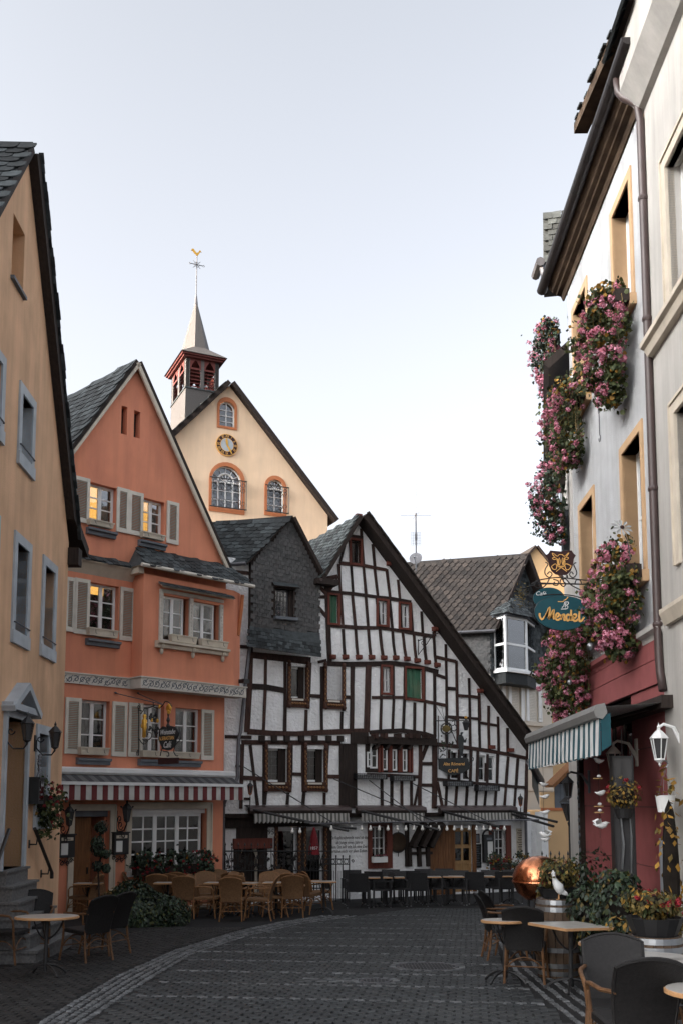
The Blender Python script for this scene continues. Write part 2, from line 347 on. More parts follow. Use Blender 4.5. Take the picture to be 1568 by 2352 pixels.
def shutter(par, r, mat=None, y=-.05, t=.04, n=None):
    u0, v0, u1, v1 = r; mat = mat or m_offwhite; fw = .075; b = MB()
    b.box(u0, u0+fw, y, y+t, v0, v1); b.box(u1-fw, u1, y, y+t, v0, v1); b.box(u0+fw, u1-fw, y+.002, y+t, v1-fw*1.2, v1); b.box(u0+fw, u1-fw, y+.002, y+t, v0, v0+fw*1.4)
    o = b.build('shutter', mat, par); s = MB(); n = n or max(8, int((v1-v0)/.047))
    for i in range(n):
        z = v0+fw*1.4+(v1-v0-fw*2.6)*(i+.5)/n; h = (v1-v0-fw*2.6)/n
        s.add([(u0+fw, y+.004, z-h*.42), (u1-fw, y+.004, z-h*.42), (u1-fw, y+t, z+h*.30), (u0+fw, y+t, z+h*.30), (u0+fw, y+.010, z-h*.52), (u1-fw, y+.010, z-h*.52)],
              [(0, 1, 2, 3), (4, 5, 1, 0)])
    s.build('slats', m_slatpaint, o, kind='stuff')
    return o
m_slatpaint = pm('slat_paint', (.47, .44, .375), .6, .08, 5, .05, 40)
def ledge(par, u0, u1, v, h=.12, d=.14, mat=None, name='sill'):
    return MB().profile([(0, v-h), (-d*.55, v-h), (-d*.6, v-h*.5), (-d, v-h*.35), (-d, v), (0, v+.01)], u0, u1).build(name, mat or m_greyst, par)
def poly_len(pts): return sum((V(pts[i+1])-V(pts[i])).length for i in range(len(pts)-1))
def band(pts, w):
    """2-D polyline -> closed polygon of width w with slight hand-hewn wobble"""
    L = []; Rr = []; n = len(pts); ws = w if isinstance(w, (list, tuple)) else [w]*n
    for i in range(n):
        a = V(pts[max(i-1, 0)]); c = V(pts[min(i+1, n-1)]); t = (c-a).normalized(); nn = V((-t.y, t.x)); p = V(pts[i])
        k = ws[i]/2*R(.88, 1.1)
        L.append(tuple(p+nn*k)); Rr.append(tuple(p-nn*k))
    return L+Rr[::-1]
def subdiv(pts, step=.6, jit=.012):
    out = []
    for i in range(len(pts)-1):
        a, b = V(pts[i]), V(pts[i+1]); k = max(1, int((b-a).length/step))
        for j in range(k):
            p = a.lerp(b, j/k)
            if j: p = p+V((R(-jit, jit), R(-jit, jit)))
            out.append(tuple(p))
    out.append(tuple(pts[-1])); return out
def beam(par, F, pts, w, y0=-.035, y1=.08, mat=None, name='timber', off=0):
    q = [F.uv(*p, off) for p in pts]; q = subdiv(q)
    e = R(-.006, .006)
    return MB().prism(band(q, w), y0+e-off, y1-off).build(name, mat or m_timber, par)
SLATE_CACHE = {}
def slate_mesh(w, h, t, mat, style):
    k = (round(w, 3), round(h, 3), style, mat.name)
    if k not in SLATE_CACHE:
        L = []
        for s in range(3):
            b = MB(); j = lambda a: a*R(.86, 1.08)
            if style == 'fish': o = [(-w/2, h*.75), (w/2, h*.75), (w/2, -h*.1), (w*.36, -h*.42), (w*.1, -h*.55), (-w*.2, -h*.55), (-w/2*1.02, -h*.5)]
            elif style == 'square': o = [(-w/2, h*.75), (w/2, h*.75), (w/2*j(1), -h*.52), (-w/2, -h*.55*j(1))]
            elif style == 'diam': o = [(-w*.5, h*.3), (0, h*.8), (w*.5, h*.3), (w*.22, -h*.3), (0, -h*.55), (-w*.22, -h*.3)]
            n = len(o)
            # plate in the local xy plane, z = outward
            b.v += [(x, y, t*(.5-y/h*.7)+.4*t) for x, y in o]+[(x, y, t*(.5-y/h*.7)-.6*t) for x, y in o]
            A = sum(o[i][0]*o[(i+1) % n][1]-o[(i+1) % n][0]*o[i][1] for i in range(n))
            up = tuple(range(n)) if A > 0 else tuple(range(n-1, -1, -1))
            b.f.append(up); b.m.append(0)
            for i in range(n):
                q = (i+1) % n
                b.f.append((i, q, n+q, n+i) if A < 0 else (q, i, n+i, n+q)); b.m.append(0)
            L.append(b.mesh('slate', mat))
        SLATE_CACHE[k] = L
    return SLATE_CACHE[k]
def inpoly(x, y, P):
    c = False; n = len(P)
    for i in range(n):
        x1, y1 = P[i]; x2, y2 = P[i-1]
        if (y1 > y) != (y2 > y) and x < (x2-x1)*(y-y1)/(y2-y1)+x1: c = not c
    return c
def slates(par, P0, A, B, poly, w, h, mat, limit=300, style='fish', t=.022, diag=0, name='slate', jit=.02, keep=None, used=None):
    """slates on the plane P0 + a*A + b*B (B = up the slope), clipped to poly in (a,b); first `limit` as parts, the rest one stuff part"""
    A = V(A).normalized(); B = V(B).normalized(); Nn = A.cross(B)
    ms = slate_mesh(w*.98, h*1.0, t, mat, style)
    a0, a1 = min(p[0] for p in poly), max(p[0] for p in poly); b0, b1 = min(p[1] for p in poly), max(p[1] for p in poly)
    items = []; r = 0; span = (a1-a0)*abs(diag)
    bb = b0-span
    while bb < b1+span+h:
        aa = a0+(w/2 if r % 2 else 0)
        while aa < a1+w:
            q = bb+diag*(aa-a0)
            if inpoly(aa, q, poly) and inpoly(aa, q+h*.62, poly) and (keep is None or keep(aa, q)): items.append((aa, q))
            aa += w
        bb += h*.98; r += 1
    cnt = used[0] if used else 0
    st = MB()
    random.Random(3).shuffle(items) if len(items) > limit-cnt and False else None
    for (aa, q) in items:
        me = ms[random.randrange(3)]
        an = R(-1, 1)*.035+math.atan(diag); sc = R(.94, 1.07)
        ca, sa = cos(an), sin(an)
        A2 = A*ca+B*sa; B2 = B*ca-A*sa; N2 = (Nn+A*R(-1, 1)*jit+B*R(-1, 1)*jit).normalized()
        p = V(P0)+A*aa+B*q+Nn*R(.004, .014)
        mt = M(((A2.x*sc, B2.x, N2.x, p.x), (A2.y*sc, B2.y, N2.y, p.y), (A2.z*sc, B2.z, N2.z, p.z), (0, 0, 0, 1)))
        if cnt < limit: child(name, me, par, mt); cnt += 1
        else: st.add([mt @ v.co for v in me.vertices], [tuple(f.vertices) for f in me.polygons])
    if used: used[0] = cnt
    if st.v: st.build(name, mat, par, kind='stuff')
    return cnt
def slab(par, quad, t, mat, name='roof', under=None):
    """roof slab: 4 corner points (counter-clockwise seen from outside), thickness inwards"""
    q = [V(p) for p in quad]; n = (q[1]-q[0]).cross(q[-1]-q[0]).normalized()
    k = len(q)
    b = MB(); b.add(q+[p-n*t for p in q], [tuple(range(k)), tuple(range(2*k-1, k-1, -1))]+[((i+1) % k, i, k+i, k+(i+1) % k) for i in range(k)])
    if under: b.m = [0, 1]+[1]*k
    return b.build(name, [mat, under] if under else mat, par)
def text(par, s, size, mat, loc, ext=.003, rot=(pi/2, 0, 0), align='CENTER', shear=0, name='lettering', sx=1):
    c = bpy.data.curves.new(name, 'FONT'); c.body = s; c.size = size; c.extrude = ext; c.align_x = align; c.align_y = 'CENTER'; c.shear = shear
    c.resolution_u = 2
    c.materials.append(mat)
    tmp = bpy.data.objects.new('tmp', c); me = bpy.data.meshes.new_from_object(tmp); me.name = name; bpy.data.objects.remove(tmp); bpy.data.curves.remove(c)
    o = child(name, me, par); o.location = loc; o.rotation_euler = rot; o.scale = (sx, 1, 1)
    return o
def scroll(c, r, a0, turns=1.3, sgn=1, n=16, plane='xz'):
    pts = []
    for i in range(n+1):
        t = i/n; a = rad(a0)+sgn*turns*2*pi*t; q = r*(1-.8*t)
        pts.append(V(c)+(V((q*cos(a), 0, q*sin(a))) if plane == 'xz' else V((0, q*cos(a), q*sin(a)))))
    return pts
def iron_lantern(par_loc, rz, label, group, h=.55, mat=None, bracket='side', name='wall_lantern', cat='lantern', glassm=None):
    """hexagonal coach lantern; origin at the middle of the glass body"""
    mat = mat or m_black; o = thing(name, label, cat, par_loc, rz, group)
    k = h
    b = MB(); b.lathe([(.24*k, .30*k), (.27*k, .31*k), (.20*k, .40*k), (.11*k, .50*k), (.05*k, .55*k), (.04*k, .6*k), (.055*k, .63*k), (.02*k, .68*k), (.004*k, .74*k)], 6); b.build('lamp_roof', mat, o)
    b = MB()
    for i in range(6):
        a = pi/3*i; b.tube([(.225*k*cos(a), .225*k*sin(a), .30*k), (.13*k*cos(a), .13*k*sin(a), -.26*k)], .016*k, 4)
    b.lathe([(.14*k, -.24*k), (.15*k, -.28*k), (.08*k, -.33*k), (.03*k, -.37*k), (.045*k, -.40*k), (.01*k, -.46*k)], 6); b.build('frame', mat, o)
    b = MB(); b.lathe([(.205*k, .30*k), (.115*k, -.25*k)], 6); b.build('glass', glassm or m_lampglass, o)
    return o
def flowerbox(F, u0, u1, v, off, label, group, nb=40, leaves=500, out=.55, drop=1.0, rise=.35, boxm=None, yel=.12, red=False, up=True, seed=1, lm=None, size=.040, extra_u=.15):
    """window box with a hanging geranium: box, leaf mass, every blossom head a part"""
    rng = random.Random(seed); W = u1-u0
    o = onface(F, (u0+u1)/2, v, off, 'flower_box', label, 'flower box', group)
    MB().box(-W/2, W/2, -.2, .0, -.02, .16).build('planter', boxm or m_darkwood, o)
    MB().box(-W/2+.02, W/2-.02, -.18, -.02, .16, .17).build('soil', m_soil, o)
    leaves = int(leaves*1.9); nb = int(nb*1.7); ld, ly, st = MB(), MB(), MB()
    def samp(surf=False):
        while 1:
            z = rng.uniform(-drop, rise); s = (z+drop)/(drop+rise)
            wz = (.35+.65*min(1, s*2.2))*(1-.45*max(0, s-.75)/.25); ox = out*(.5+.5*min(1, s*1.8))*(1-.4*max(0, s-.7)/.3)
            x = rng.uniform(-1, 1)*(W/2+extra_u)*wz; y = -rng.uniform(.0, 1)*ox
            e = (x/((W/2+extra_u)*wz))**2+((y+ox*.45)/(ox*.6))**2
            if e > 1.05: continue
            if surf and (e < .5 and y > -ox*.6): continue
            return V((x, y, z))
    cl = [(samp(), rng.uniform(.06, .17)) for i in range(max(8, int(26*(W+.4)*drop)))]
    for i in range(leaves):
        if rng.random() < .8:
            c, r = rng.choice(cl); p = c+V((rng.gauss(0, 1), rng.gauss(0, 1), rng.gauss(0, 1)))*r*.7
            if p.y > .02: p.y = -p.y
        else: p = samp()
        d = V((rng.gauss(0, 1), rng.gauss(0, 1)-.6, rng.gauss(0, .7)+.4)).normalized(); a = d.cross(V((rng.random(), rng.random(), .3))).normalized(); c2 = d.cross(a)
        s = size*rng.uniform(.6, 1.25)
        b = ly if rng.random() < yel*(1.7 if p.z > 0 else .5) else ld
        b.add([p+a*s*.9, p+a*s*.35+c2*s*.75+d*s*.2, p-a*s*.5+c2*s*.6, p-a*s*.8-c2*s*.05+d*s*.15, p-a*s*.3-c2*s*.75, p+a*s*.5-c2*s*.65+d*s*.2], [(0, 1, 2, 3, 4, 5)])
    for i in range(int(leaves/25)):
        p = samp(); st.tube([V((p.x*.6, -.1, .1)), V((p.x*.9, p.y, p.z*.4+.12)), p], .004, 3)
    ld.build('foliage', lm or m_leaf, o, kind='stuff')
    if ly.v: ly.build('yellow_leaves', m_leafy, o, kind='stuff')
    st.build('stems', m_leafo, o, kind='stuff')
    ms = BLOSSOM_R if red else BLOSSOM_P
    for i in range(nb):
        p = samp(True); p.y -= .03; s = rng.uniform(.75, 1.3)
        child('blossom', ms[i % 3], o, M.Translation(p) @ M.Rotation(rng.uniform(0, 6), 4, 'Z') @ M.Scale(s, 4))
    return o
def blossom_meshes(mat, rr=.06):
    L = []
    for s in range(3):
        b = MB(); rng = random.Random(s+5)
        for i in range(30):
            d = V((rng.gauss(0, 1), rng.gauss(0, 1), rng.gauss(0, .8))).normalized(); p = d*rr*rng.uniform(.55, 1.05); a = d.cross(V((.3, .2, 1))).normalized(); c = d.cross(a); q = rr*rng.uniform(.22, .4)
            b.add([p+a*q, p+c*q*.9+d*q*.3, p-a*q, p-c*q*.9+d*q*.3], [(0, 1, 2, 3)])
        L.append(b.mesh('blossom', mat))
    return L
BLOSSOM_P = blossom_meshes(m_pink); BLOSSOM_R = blossom_meshes(m_redfl, .035)
# ---------------------------------------------------------------- ground, road paving, sett bands
def sheet(name, mat, xs, ys, dz=0, sub=None):
    b = MB(); n = len(xs)
    for y in ys:
        for x in xs: b.v.append((x, y, gz(y)+dz))
    for j in range(len(ys)-1):
        for i in range(n-1): b.f.append((j*n+i, j*n+i+1, (j+1)*n+i+1, (j+1)*n+i)); b.m.append(0)
    return tag(b.build(name, mat), kind='structure')
sheet('ground', m_joint, [-900, -60, 0, 60, 900], [-900, -30, 0, 27.5, 40, 1500], -.02)
LB_O = [ground(x, y) for x, y in [(20, 2390), (100, 2338), (268, 2239), (402, 2180), (549, 2136), (633, 2118), (760, 2098)]]
LB_I = [ground(x, y) for x, y in [(110, 2400), (200, 2346), (325, 2262), (440, 2192), (575, 2148), (690, 2122), (830, 2102)]]
RB_I = [ground(x, y) for x, y in [(1125, 2120), (1140, 2170), (1172, 2230), (1250, 2300), (1345, 2375)]]
RB_O = [p+V((.62, .1, 0)) for p in RB_I]
def xat(line, Y):
    L = sorted(line, key=lambda p: p.y)
    if Y <= L[0].y: a, b = L[0], L[1]
    elif Y >= L[-1].y: a, b = L[-2], L[-1]
    else:
        for a, b in zip(L, L[1:]):
            if a.y <= Y <= b.y: break
    return a.x+(b.x-a.x)*(Y-a.y)/(b.y-a.y+1e-9)
def stone_mesh(w, l, h, mat, name, bev=.008):
    L = []
    for s in range(3):
        b = MB(); j = lambda: R(-.006, .006)
        b.v = [(-w/2, -l/2, -h), (w/2, -l/2, -h), (w/2, l/2, -h), (-w/2, l/2, -h)]+[(-w/2+bev+j(), -l/2+bev+j(), R(-.003, .003)), (w/2-bev+j(), -l/2+bev+j(), R(-.003, .003)), (w/2-bev+j(), l/2-bev+j(), R(-.003, .003)), (-w/2+bev+j(), l/2-bev+j(), R(-.003, .003))]
        b.f = [(4, 5, 6, 7), (0, 1, 5, 4), (1, 2, 6, 5), (2, 3, 7, 6), (3, 0, 4, 7)]; b.m = [0]*5
        L.append(b.mesh(name, mat))
    return L
TH = math.atan(-.127); PD = V((cos(TH), sin(TH))); PN = V((-sin(TH), cos(TH)))
SL = math.atan(-.036)
def lay(items, meshes, name, par, stuffmat, limit=300):
    items.sort(key=lambda q: q[1]); st = MB()
    for i, (x, y, a, s) in enumerate(items):
        me = meshes[random.randrange(3)]
        mt = M.Translation((x, y, gz(y)+R(-.002, .004))) @ M.Rotation(SL+R(-.012, .012), 4, 'X') @ M.Rotation(R(-.012, .012), 4, 'Y') @ M.Rotation(a, 4, 'Z') @ M.Scale(s, 4, (1, 0, 0))
        if i < limit: child(name, me, par, mt)
        else: st.add([mt @ v.co for v in me.vertices], [tuple(f.vertices) for f in me.polygons])
    if st.v: st.build(name, stuffmat, par, kind='stuff')
road = sheet('road', m_joint, [-4, 0, 4], [5, 15, 27], -.014)
apron = sheet('pavement', m_joint, [-6, -4.5, -3], [5, 12, 22], -.016)
MANHOLES = [(ground(980, 2219), .42), (ground(862, 2252), .2)]
SQ = [9.3, 11.0, 12.05, 13.1, 14.3, 15.4, 16.5, 17.6, 18.7, 19.8, 20.9, 22, 23.1]
pav, setts, aps, bsetts = [], [], [], []
pw, pl = .172, .118
r = 0; t = 8.2
while t < 25.5:
    light = any(abs(t-q) < pl/2 for q in SQ)
    x = -6.2+(pw/2 if r % 2 else 0)
    while x < 4.2:
        p = PD*x+PN*(t+0*.1); px_, py_ = p.x, p.y
        xl, xr, xl0, xr1 = xat(LB_I, py_), xat(RB_I, py_), xat(LB_O, py_), xat(RB_O, py_)
        okm = all((V((px_, py_))-m[0].xy).length > m[1]+.1 for m in MANHOLES)
        if okm and py_ > 7.8:
            if xl+.06 < px_ < xr-.06: (setts if light else pav).append((px_, py_, TH+R(-.03, .03), R(.9, 1.0)))
            elif xl0-.06 > px_ > -5.4 and py_ < 20: aps.append((px_, py_, TH+R(-.03, .03), R(.92, 1.0)))
            elif px_ > xr1+.06 and px_ < 4 and py_ < 20: aps.append((px_, py_, TH+R(-.03, .03), R(.92, 1.0)))
        x += pw
    t += pl; r += 1
def bandrows(inner, outer, n, step=.15):
    y = min(p.y for p in inner)-.3; ye = max(p.y for p in inner)
    while y < ye:
        xi, xo = xat(inner, y), xat(outer, y)
        xi2, xo2 = xat(inner, y+.1), xat(outer, y+.1)
        for k in range(n):
            f = (k+.5)/n; x = xi+(xo-xi)*f; x2 = xi2+(xo2-xi2)*f
            a = math.atan2(.1, x2-x)
            bsetts.append((x+R(-.008, .008), y+R(-.02, .02)+(.07 if k % 2 else 0), a+R(-.06, .06), R(.85, 1.0)))
        dx = (xat(inner, y+.05)-xat(inner, y))/.05
        y += step/math.hypot(1, dx)
bandrows(LB_I, LB_O, 5, .14); bandrows(RB_I, RB_O, 4, .14)
for c, rr in MANHOLES:
    n = int(2*pi*(rr+.06)/.13)
    for i in range(n):
        a = 2*pi*i/n
        setts.append((c.x+(rr+.055)*cos(a), c.y+(rr+.055)*sin(a), a+pi/2, .75))
c = MANHOLES[1][0]
for i in range(26): setts.append((c.x-.62+R(-.35, .3), c.y+.05+R(-.16, .16), TH+R(-.2, .2), R(.7, .9)))
lay(pav, stone_mesh(pw-.008, pl-.008, .03, m_paver, 'paver'), 'paver', road, m_paver)
lay(setts, stone_mesh(pw-.02, pl-.01, .03, m_sett, 'sett', .012), 'sett', road, m_sett, 120)
lay(bsetts, stone_mesh(.118, .072, .03, m_sett, 'sett', .010), 'sett', road, m_sett, 180)
lay(aps, stone_mesh(pw-.008, pl-.008, .03, m_apron, 'paver'), 'paver', apron, m_apron)
for i, (c, rr) in enumerate(MANHOLES):
    o = thing('manhole_cover', ['large round cast iron manhole cover in the road paving', 'small round iron cover beside the patch of pale setts'][i], 'manhole cover', (c.x, c.y, gz(c.y)+.004), rot=(SL, 0, 0))
    b = MB(); b.lathe([(rr, -.02), (rr, 0), (rr-.03, .0), (rr-.035, -.006)], 28); b.build('ring', m_zinc, o)
    b = MB()
    k = int(rr/.045)
    for x in range(-k, k+1):
        for y in range(-k, k+1):
            if math.hypot(x, y)*.045 < rr-.05: b.box(x*.045-.016, x*.045+.016, y*.045-.016, y*.045+.016, -.006, .002)
    b.build('tread_pattern', m_black, o, kind='stuff')
# ---------------------------------------------------------------- helpers for gabled bodies
def body(par, outer, D, mat, name='rear_walls'):
    b = MB(); n = len(outer); A = sum(outer[i][0]*outer[(i+1) % n][1]-outer[(i+1) % n][0]*outer[i][1] for i in range(n))
    P = outer if A > 0 else outer[::-1]
    b.v = [(p[0], .0, p[1]) for p in P]+[(p[0], D, p[1]) for p in P]
    b.f = [((i+1) % n, i, n+i, n+(i+1) % n) for i in range(n)]+[tuple(range(2*n-1, n-1, -1))]; b.m = [0]*len(b.f)
    return b.build(name, mat, par)
def slope(par, lo, hi, y0, y1, t, mat, under=None, ext=0, name='roof_slope'):
    """roof slab over the 2-D line lo->hi (u,v), from depth y0 to y1, lying on that line"""
    a, c = V(lo), V(hi); d = (c-a).normalized(); a = a-d*ext
    n = V((-d.y, d.x));  n = n if n.y > 0 else -n
    a2, c2 = a+n*(t+.01), c+n*(t+.01)
    q = [V((a2.x, y0, a2.y)), V((c2.x, y0, c2.y)), V((c2.x, y1, c2.y)), V((a2.x, y1, a2.y))]
    if (q[1]-q[0]).cross(q[3]-q[0]).z < 0: q = q[::-1]
    slab(par, q, t, mat, name, under)
    B = V((d.x, 0, d.y)); N2 = V((n.x, 0, n.y)); A = B.cross(N2)
    return V((a2.x, 0, a2.y)), A, B, (c2-a2).length
def lerp(a, b, t): return (a[0]+(b[0]-a[0])*t, a[1]+(b[1]-a[1])*t)
# ---------------------------------------------------------------- yellow house, gable wall along the street
YF = Face(-4.8, 9, -.03, 1, -.75)
yh = thing('yellow_house', 'yellow rendered gable house with grey stone window frames and steps to its door', 'house', YF.o, YF.rz)
uc = YF.uv(148, 1600)[0]; ap = YF.uv(64, 352); eR = (uc, YF.uv(157, 1245)[1])
lk = YF.uv(0, 468); sl = (ap[1]-lk[1])/(ap[0]-lk[0]); eLv = eR[1]; eL = (ap[0]-(ap[1]-eLv)/sl, eLv)
outer = [(eL[0], -.5), (uc, -.5), eR, ap, eL]
holes = []; specs = []
def yrect(tl, tr, bl, br):
    u0 = (YF.uv(*tl)[0]+YF.uv(*bl)[0])/2; u1 = (YF.uv(*tr)[0]+YF.uv(*br)[0])/2
    v1 = (YF.uv(*tl)[1]+YF.uv(*tr)[1])/2; v0 = (YF.uv(*bl)[1]+YF.uv(*br)[1])/2
    return u0, v0, u1, v1
W1 = yrect((44, 872), (80, 923), (39, 1066), (76, 1104)); W2 = yrect((33.5, 1219), (71, 1250), (22.8, 1476), (64, 1493)); W3 = yrect((97.8, 1274), (130, 1300.6), (91, 1506), (124.6, 1523))
d12 = W3[0]-W2[0]
W0 = (W1[0]-1.62, W1[1], W1[2]-1.62, W1[3]); W4 = (W2[0]-1.65, W2[1], W2[2]-1.65, W2[3])
WG = yrect((83, 1663.5), (115, 1669), (76, 1906), (110, 1902))
nich = yrect((31.6, 491.6), (57.6, 535.8), (26.8, 635), (53.6, 680.5))
DR = yrect((5, 1640), (62, 1655), (3, 2040), (52, 1988)); DR = (DR[0]+.05, YF.uv(48, 1990)[1], DR[2]-.05, YF.uv(50, 1655)[1])
ins = .15
for wv in (W0, W1, W2, W3, W4, WG): holes.append(rectpoly((wv[0]+ins, wv[1]+ins*1.2, wv[2]-ins, wv[3]-ins)))
MB().wall(outer, holes+[rectpoly(nich), rectpoly(DR)], .32, 0, 1).build('wall', [m_yellow, m_yellow], yh)
b = MB(); b.box(nich[0], nich[2], .30, .34, nich[1], nich[3]); b.build('niche', m_ochre, yh)
b = MB(); b.box(nich[0]-.04, nich[2]+.04, -.06, .3, nich[1]-.05, nich[1]); b.build('sill', m_greyst, yh)
for wv in (W0, W1, W2, W3, W4, WG):
    b = MB(); u0, v0, u1, v1 = wv
    b.box(u0, u0+ins, -.03, .30, v0+.2, v1); b.box(u1-ins, u1, -.03, .30, v0+.2, v1); b.box(u0+ins, u1-ins, -.03, .30, v1-ins, v1)
    b.box(u0, u1, -.05, .30, v0, v0+.2); b.build('window_surround', m_blue, yh)
    window(yh, u0+ins, v0+.2, u1-ins, v1-ins, 2, 2, .16, .07, .03, m_white, m_glass, True, curtain=None)
    b = MB(); b.tube([(u0+.06, -.05, v0+.32), (u1-.06, -.05, v0+.32)], .012, 5); b.tube([(u0+.06, -.05, v0+.32), (u0+.06, .0, v0+.32)], .012, 5); b.tube([(u1-.06, -.05, v0+.32), (u1-.06, .0, v0+.32)], .012, 5); b.build('window_rail', m_zinc, yh)
body(yh, outer, 9, m_yellow); MB().prism([(p[0]*.98+.1, p[1]-.1) for p in outer], .95, 1.0).build('shade_backing', m_roomshade, yh)  # dark sheet added behind the panes so the inside looks unlit
P0, A, B, LL = slope(yh, eL, ap, -.12, 9, .16, m_slate, m_darkwood, .3)
slates(yh, P0, A, B, [(-6, 0), (.12, 0), (.12, LL), (-6, LL)], .27, .2, m_slate, 300, keep=lambda a, q: q > LL-4.2 and a > -3.6)
s1 = lerp(ap, eR, .93)
slope(yh, s1, ap, -.15, 9, .2, m_slate, m_darkwood)
ft = YF.uv(184, 1278); slope(yh, ft, lerp(s1, ft, 0), -.15, 9, .2, m_slate, m_darkwood, .05, name='roof_foot')
b = MB(); b.box(eR[0]-.05, eR[0]+.22, -.20, .6, eR[1]-.42, eR[1]-.10); b.build('eave_box', m_darkwood, yh)
# ragged slate edges along the verge
used = [0]
v = V(ap)-V(eR); LV = v.length; v.normalize()
for i in range(46):
    q = V(eR)+v*(LV*(i+.5)/46); nn = V((v.y, -v.x))
    e = MB(); k = R(.0, .03); e.box(-.07, .09, -.19-k, -.13, .0, .03)
    child('slate', e.mesh('slate', m_slate), yh, M.Translation((q.x+nn.x*.22, 0, q.y+nn.y*.22)) @ M.Rotation(-math.atan2(v.y, v.x), 4, 'Y'))
# door
b = MB(); u0, v0, u1, v1 = DR
b.box(u0-.1, u0, -.05, .02, v0, v1+.1); b.box(u1, u1+.1, -.05, .02, v0, v1+.1); b.box(u0, u1, -.05, .02, v1, v1+.1); b.build('door_surround', m_blue, yh)
b = MB(); b.box(u0, u1, .75, .8, v0, v1); b.box(u1, u1+.03, .0, .8, v0, v1); b.box(u0-.03, u0, 0, .8, v0, v1); b.box(u0, u1, .0, .8, v1, v1+.03)
pa, pb, pc = YF.uv(9, 1645), YF.uv(41.5, 1576), YF.uv(64, 1664)
b.build('door_recess', m_ochre, yh)
d = MB(); d.box(u0+.12, u1-.12, .70, .75, v0, v1-.3); dd = d.build('door', m_brownwood, yh)
MB().box(u0+.2, u0+.24, .66, .70, v0+1, v0+1.15).build('handle', m_gold, dd)
um = (u0+u1)/2; hw = (u1-u0)/2+.2; pvt = pb[1]
b = MB(); b.prism(band([(um-hw, v1+.1), (um, pvt)], .1), -.2, 0); b.prism(band([(um+hw, v1+.1), (um, pvt)], .1), -.2, 0); b.box(um-hw, um+hw, -.17, 0, v1+.1, v1+.2); b.build('pediment', m_blue, yh)
# steps
g0 = gz(15.5)-YF.o.z
nst = 6; top = v0; hgt = (top-g0)/nst
for i in range(nst):
    z1 = top-hgt*i
    b = MB(); e = .28*i
    f = .10+.12*i; k_ = .03+.10*i; b.box(u0-k_, u1+k_, -f, .0 if i else .72, z1-hgt-.02, z1-.035); b.box(u0-k_-.03, u1+k_+.03, -f-.03, .0 if i else .72, z1-.035, z1)
    b.build('step', m_step, yh)
# handrail right of the door
h0 = YF.uv(60, 1903); h1 = YF.uv(100.5, 2004)
b = MB(); b.tube([(h0[0], -.14, h0[1]), (h1[0], -.14, h1[1])], .03, 6); b.tube([(h1[0], -.14, h1[1]), (h1[0]+.01, -.14, h1[1]-.1)], .032, 6)
for t_ in (.18, .86): q = lerp(h0, h1, t_); b.tube([(q[0], 0, q[1]-.12), (q[0], -.12, q[1]-.12), (q[0], -.14, q[1])], .014, 5); b.box(q[0]-.03, q[0]+.03, -.012, 0, q[1]-.18, q[1]-.05)
b.build('handrail', m_black, yh)
h2 = (u0-.1, h0[1]+.02); b = MB(); b.tube([(h2[0], -.14, h2[1]), (h2[0]-.9, -.16, h2[1]-.75)], .03, 6); b.build('handrail', m_black, yh)
# unseen block added behind to keep the low sun out of the street
nb2 = thing('added_sun_block', 'tall plain block added out of view behind the yellow house to shade the street', 'house', (-22.5, -5, -.6), 0)
o3 = [(0, 0), (8, 0), (8, 16), (4, 19), (0, 16)]
MB().wall(o3, [], .2).build('wall', m_beige, nb2); body(nb2, o3, 40, m_slateb)
# lanterns, menu box, flower box
for i, (x, y, lb) in enumerate([(24, 1676, 'black wall lantern on a curled bracket left of the yellow house door'), (92.5, 1694, 'black wall lantern on a curled bracket right of the yellow house door')]):
    u, v = YF.uv(x-12, y+6)
    p = YF.pt(u, v, .33)
    o = iron_lantern(p, YF.rz, lb, 'wall lanterns of the yellow house', .42)
    b = MB(); b.tube([(0, 0, -.17), (0, .05, -.24), (0, .2, -.24), (0, .3, -.13), (0, .3, .0)], .014, 5); b.tube(scroll((0, .24, .02), .06, 180, 1.1, 1, 12, 'yz'), .01, 4); b.box(-.04, .04, .31, .33, -.18, .08); b.build('bracket', m_black, o)
u, v = YF.uv(70, 1818); o = onface(YF, u, v, .02, 'menu_case', 'dark menu case with a metal leaf ornament beside the yellow house door', 'menu case')
b = MB(); b.box(-.16, .16, -.16, 0, -.2, .2); b.box(-.18, .18, -.18, 0, .2, .23); b.build('case', m_black, o); MB().box(-.12, .12, -.165, -.16, -.15, .16).build('pane', m_glassd, o)
b = MB(); b.tube([(0, -.08, .23), (.05, -.1, .35), (-.04, -.1, .45), (.03, -.1, .6)], .012, 5)
for i in range(9): z = .28+.035*i; s = (-1)**i; b.add([(0, -.1, z), (s*.08, -.13, z+.03), (s*.09, -.1, z+.07), (s*.02, -.1, z+.05)], [(0, 1, 2, 3)])
b.build('ornament', m_zinc, o)
flowerbox(YF, WG[0]+.1, WG[2]-.1, WG[1]+.38, .0, 'window box with red geraniums on the narrow ground floor window of the yellow house', 'red geranium boxes', 14, 260, .42, .35, .4, seed=31, red=True, lm=m_leaf, yel=.05)
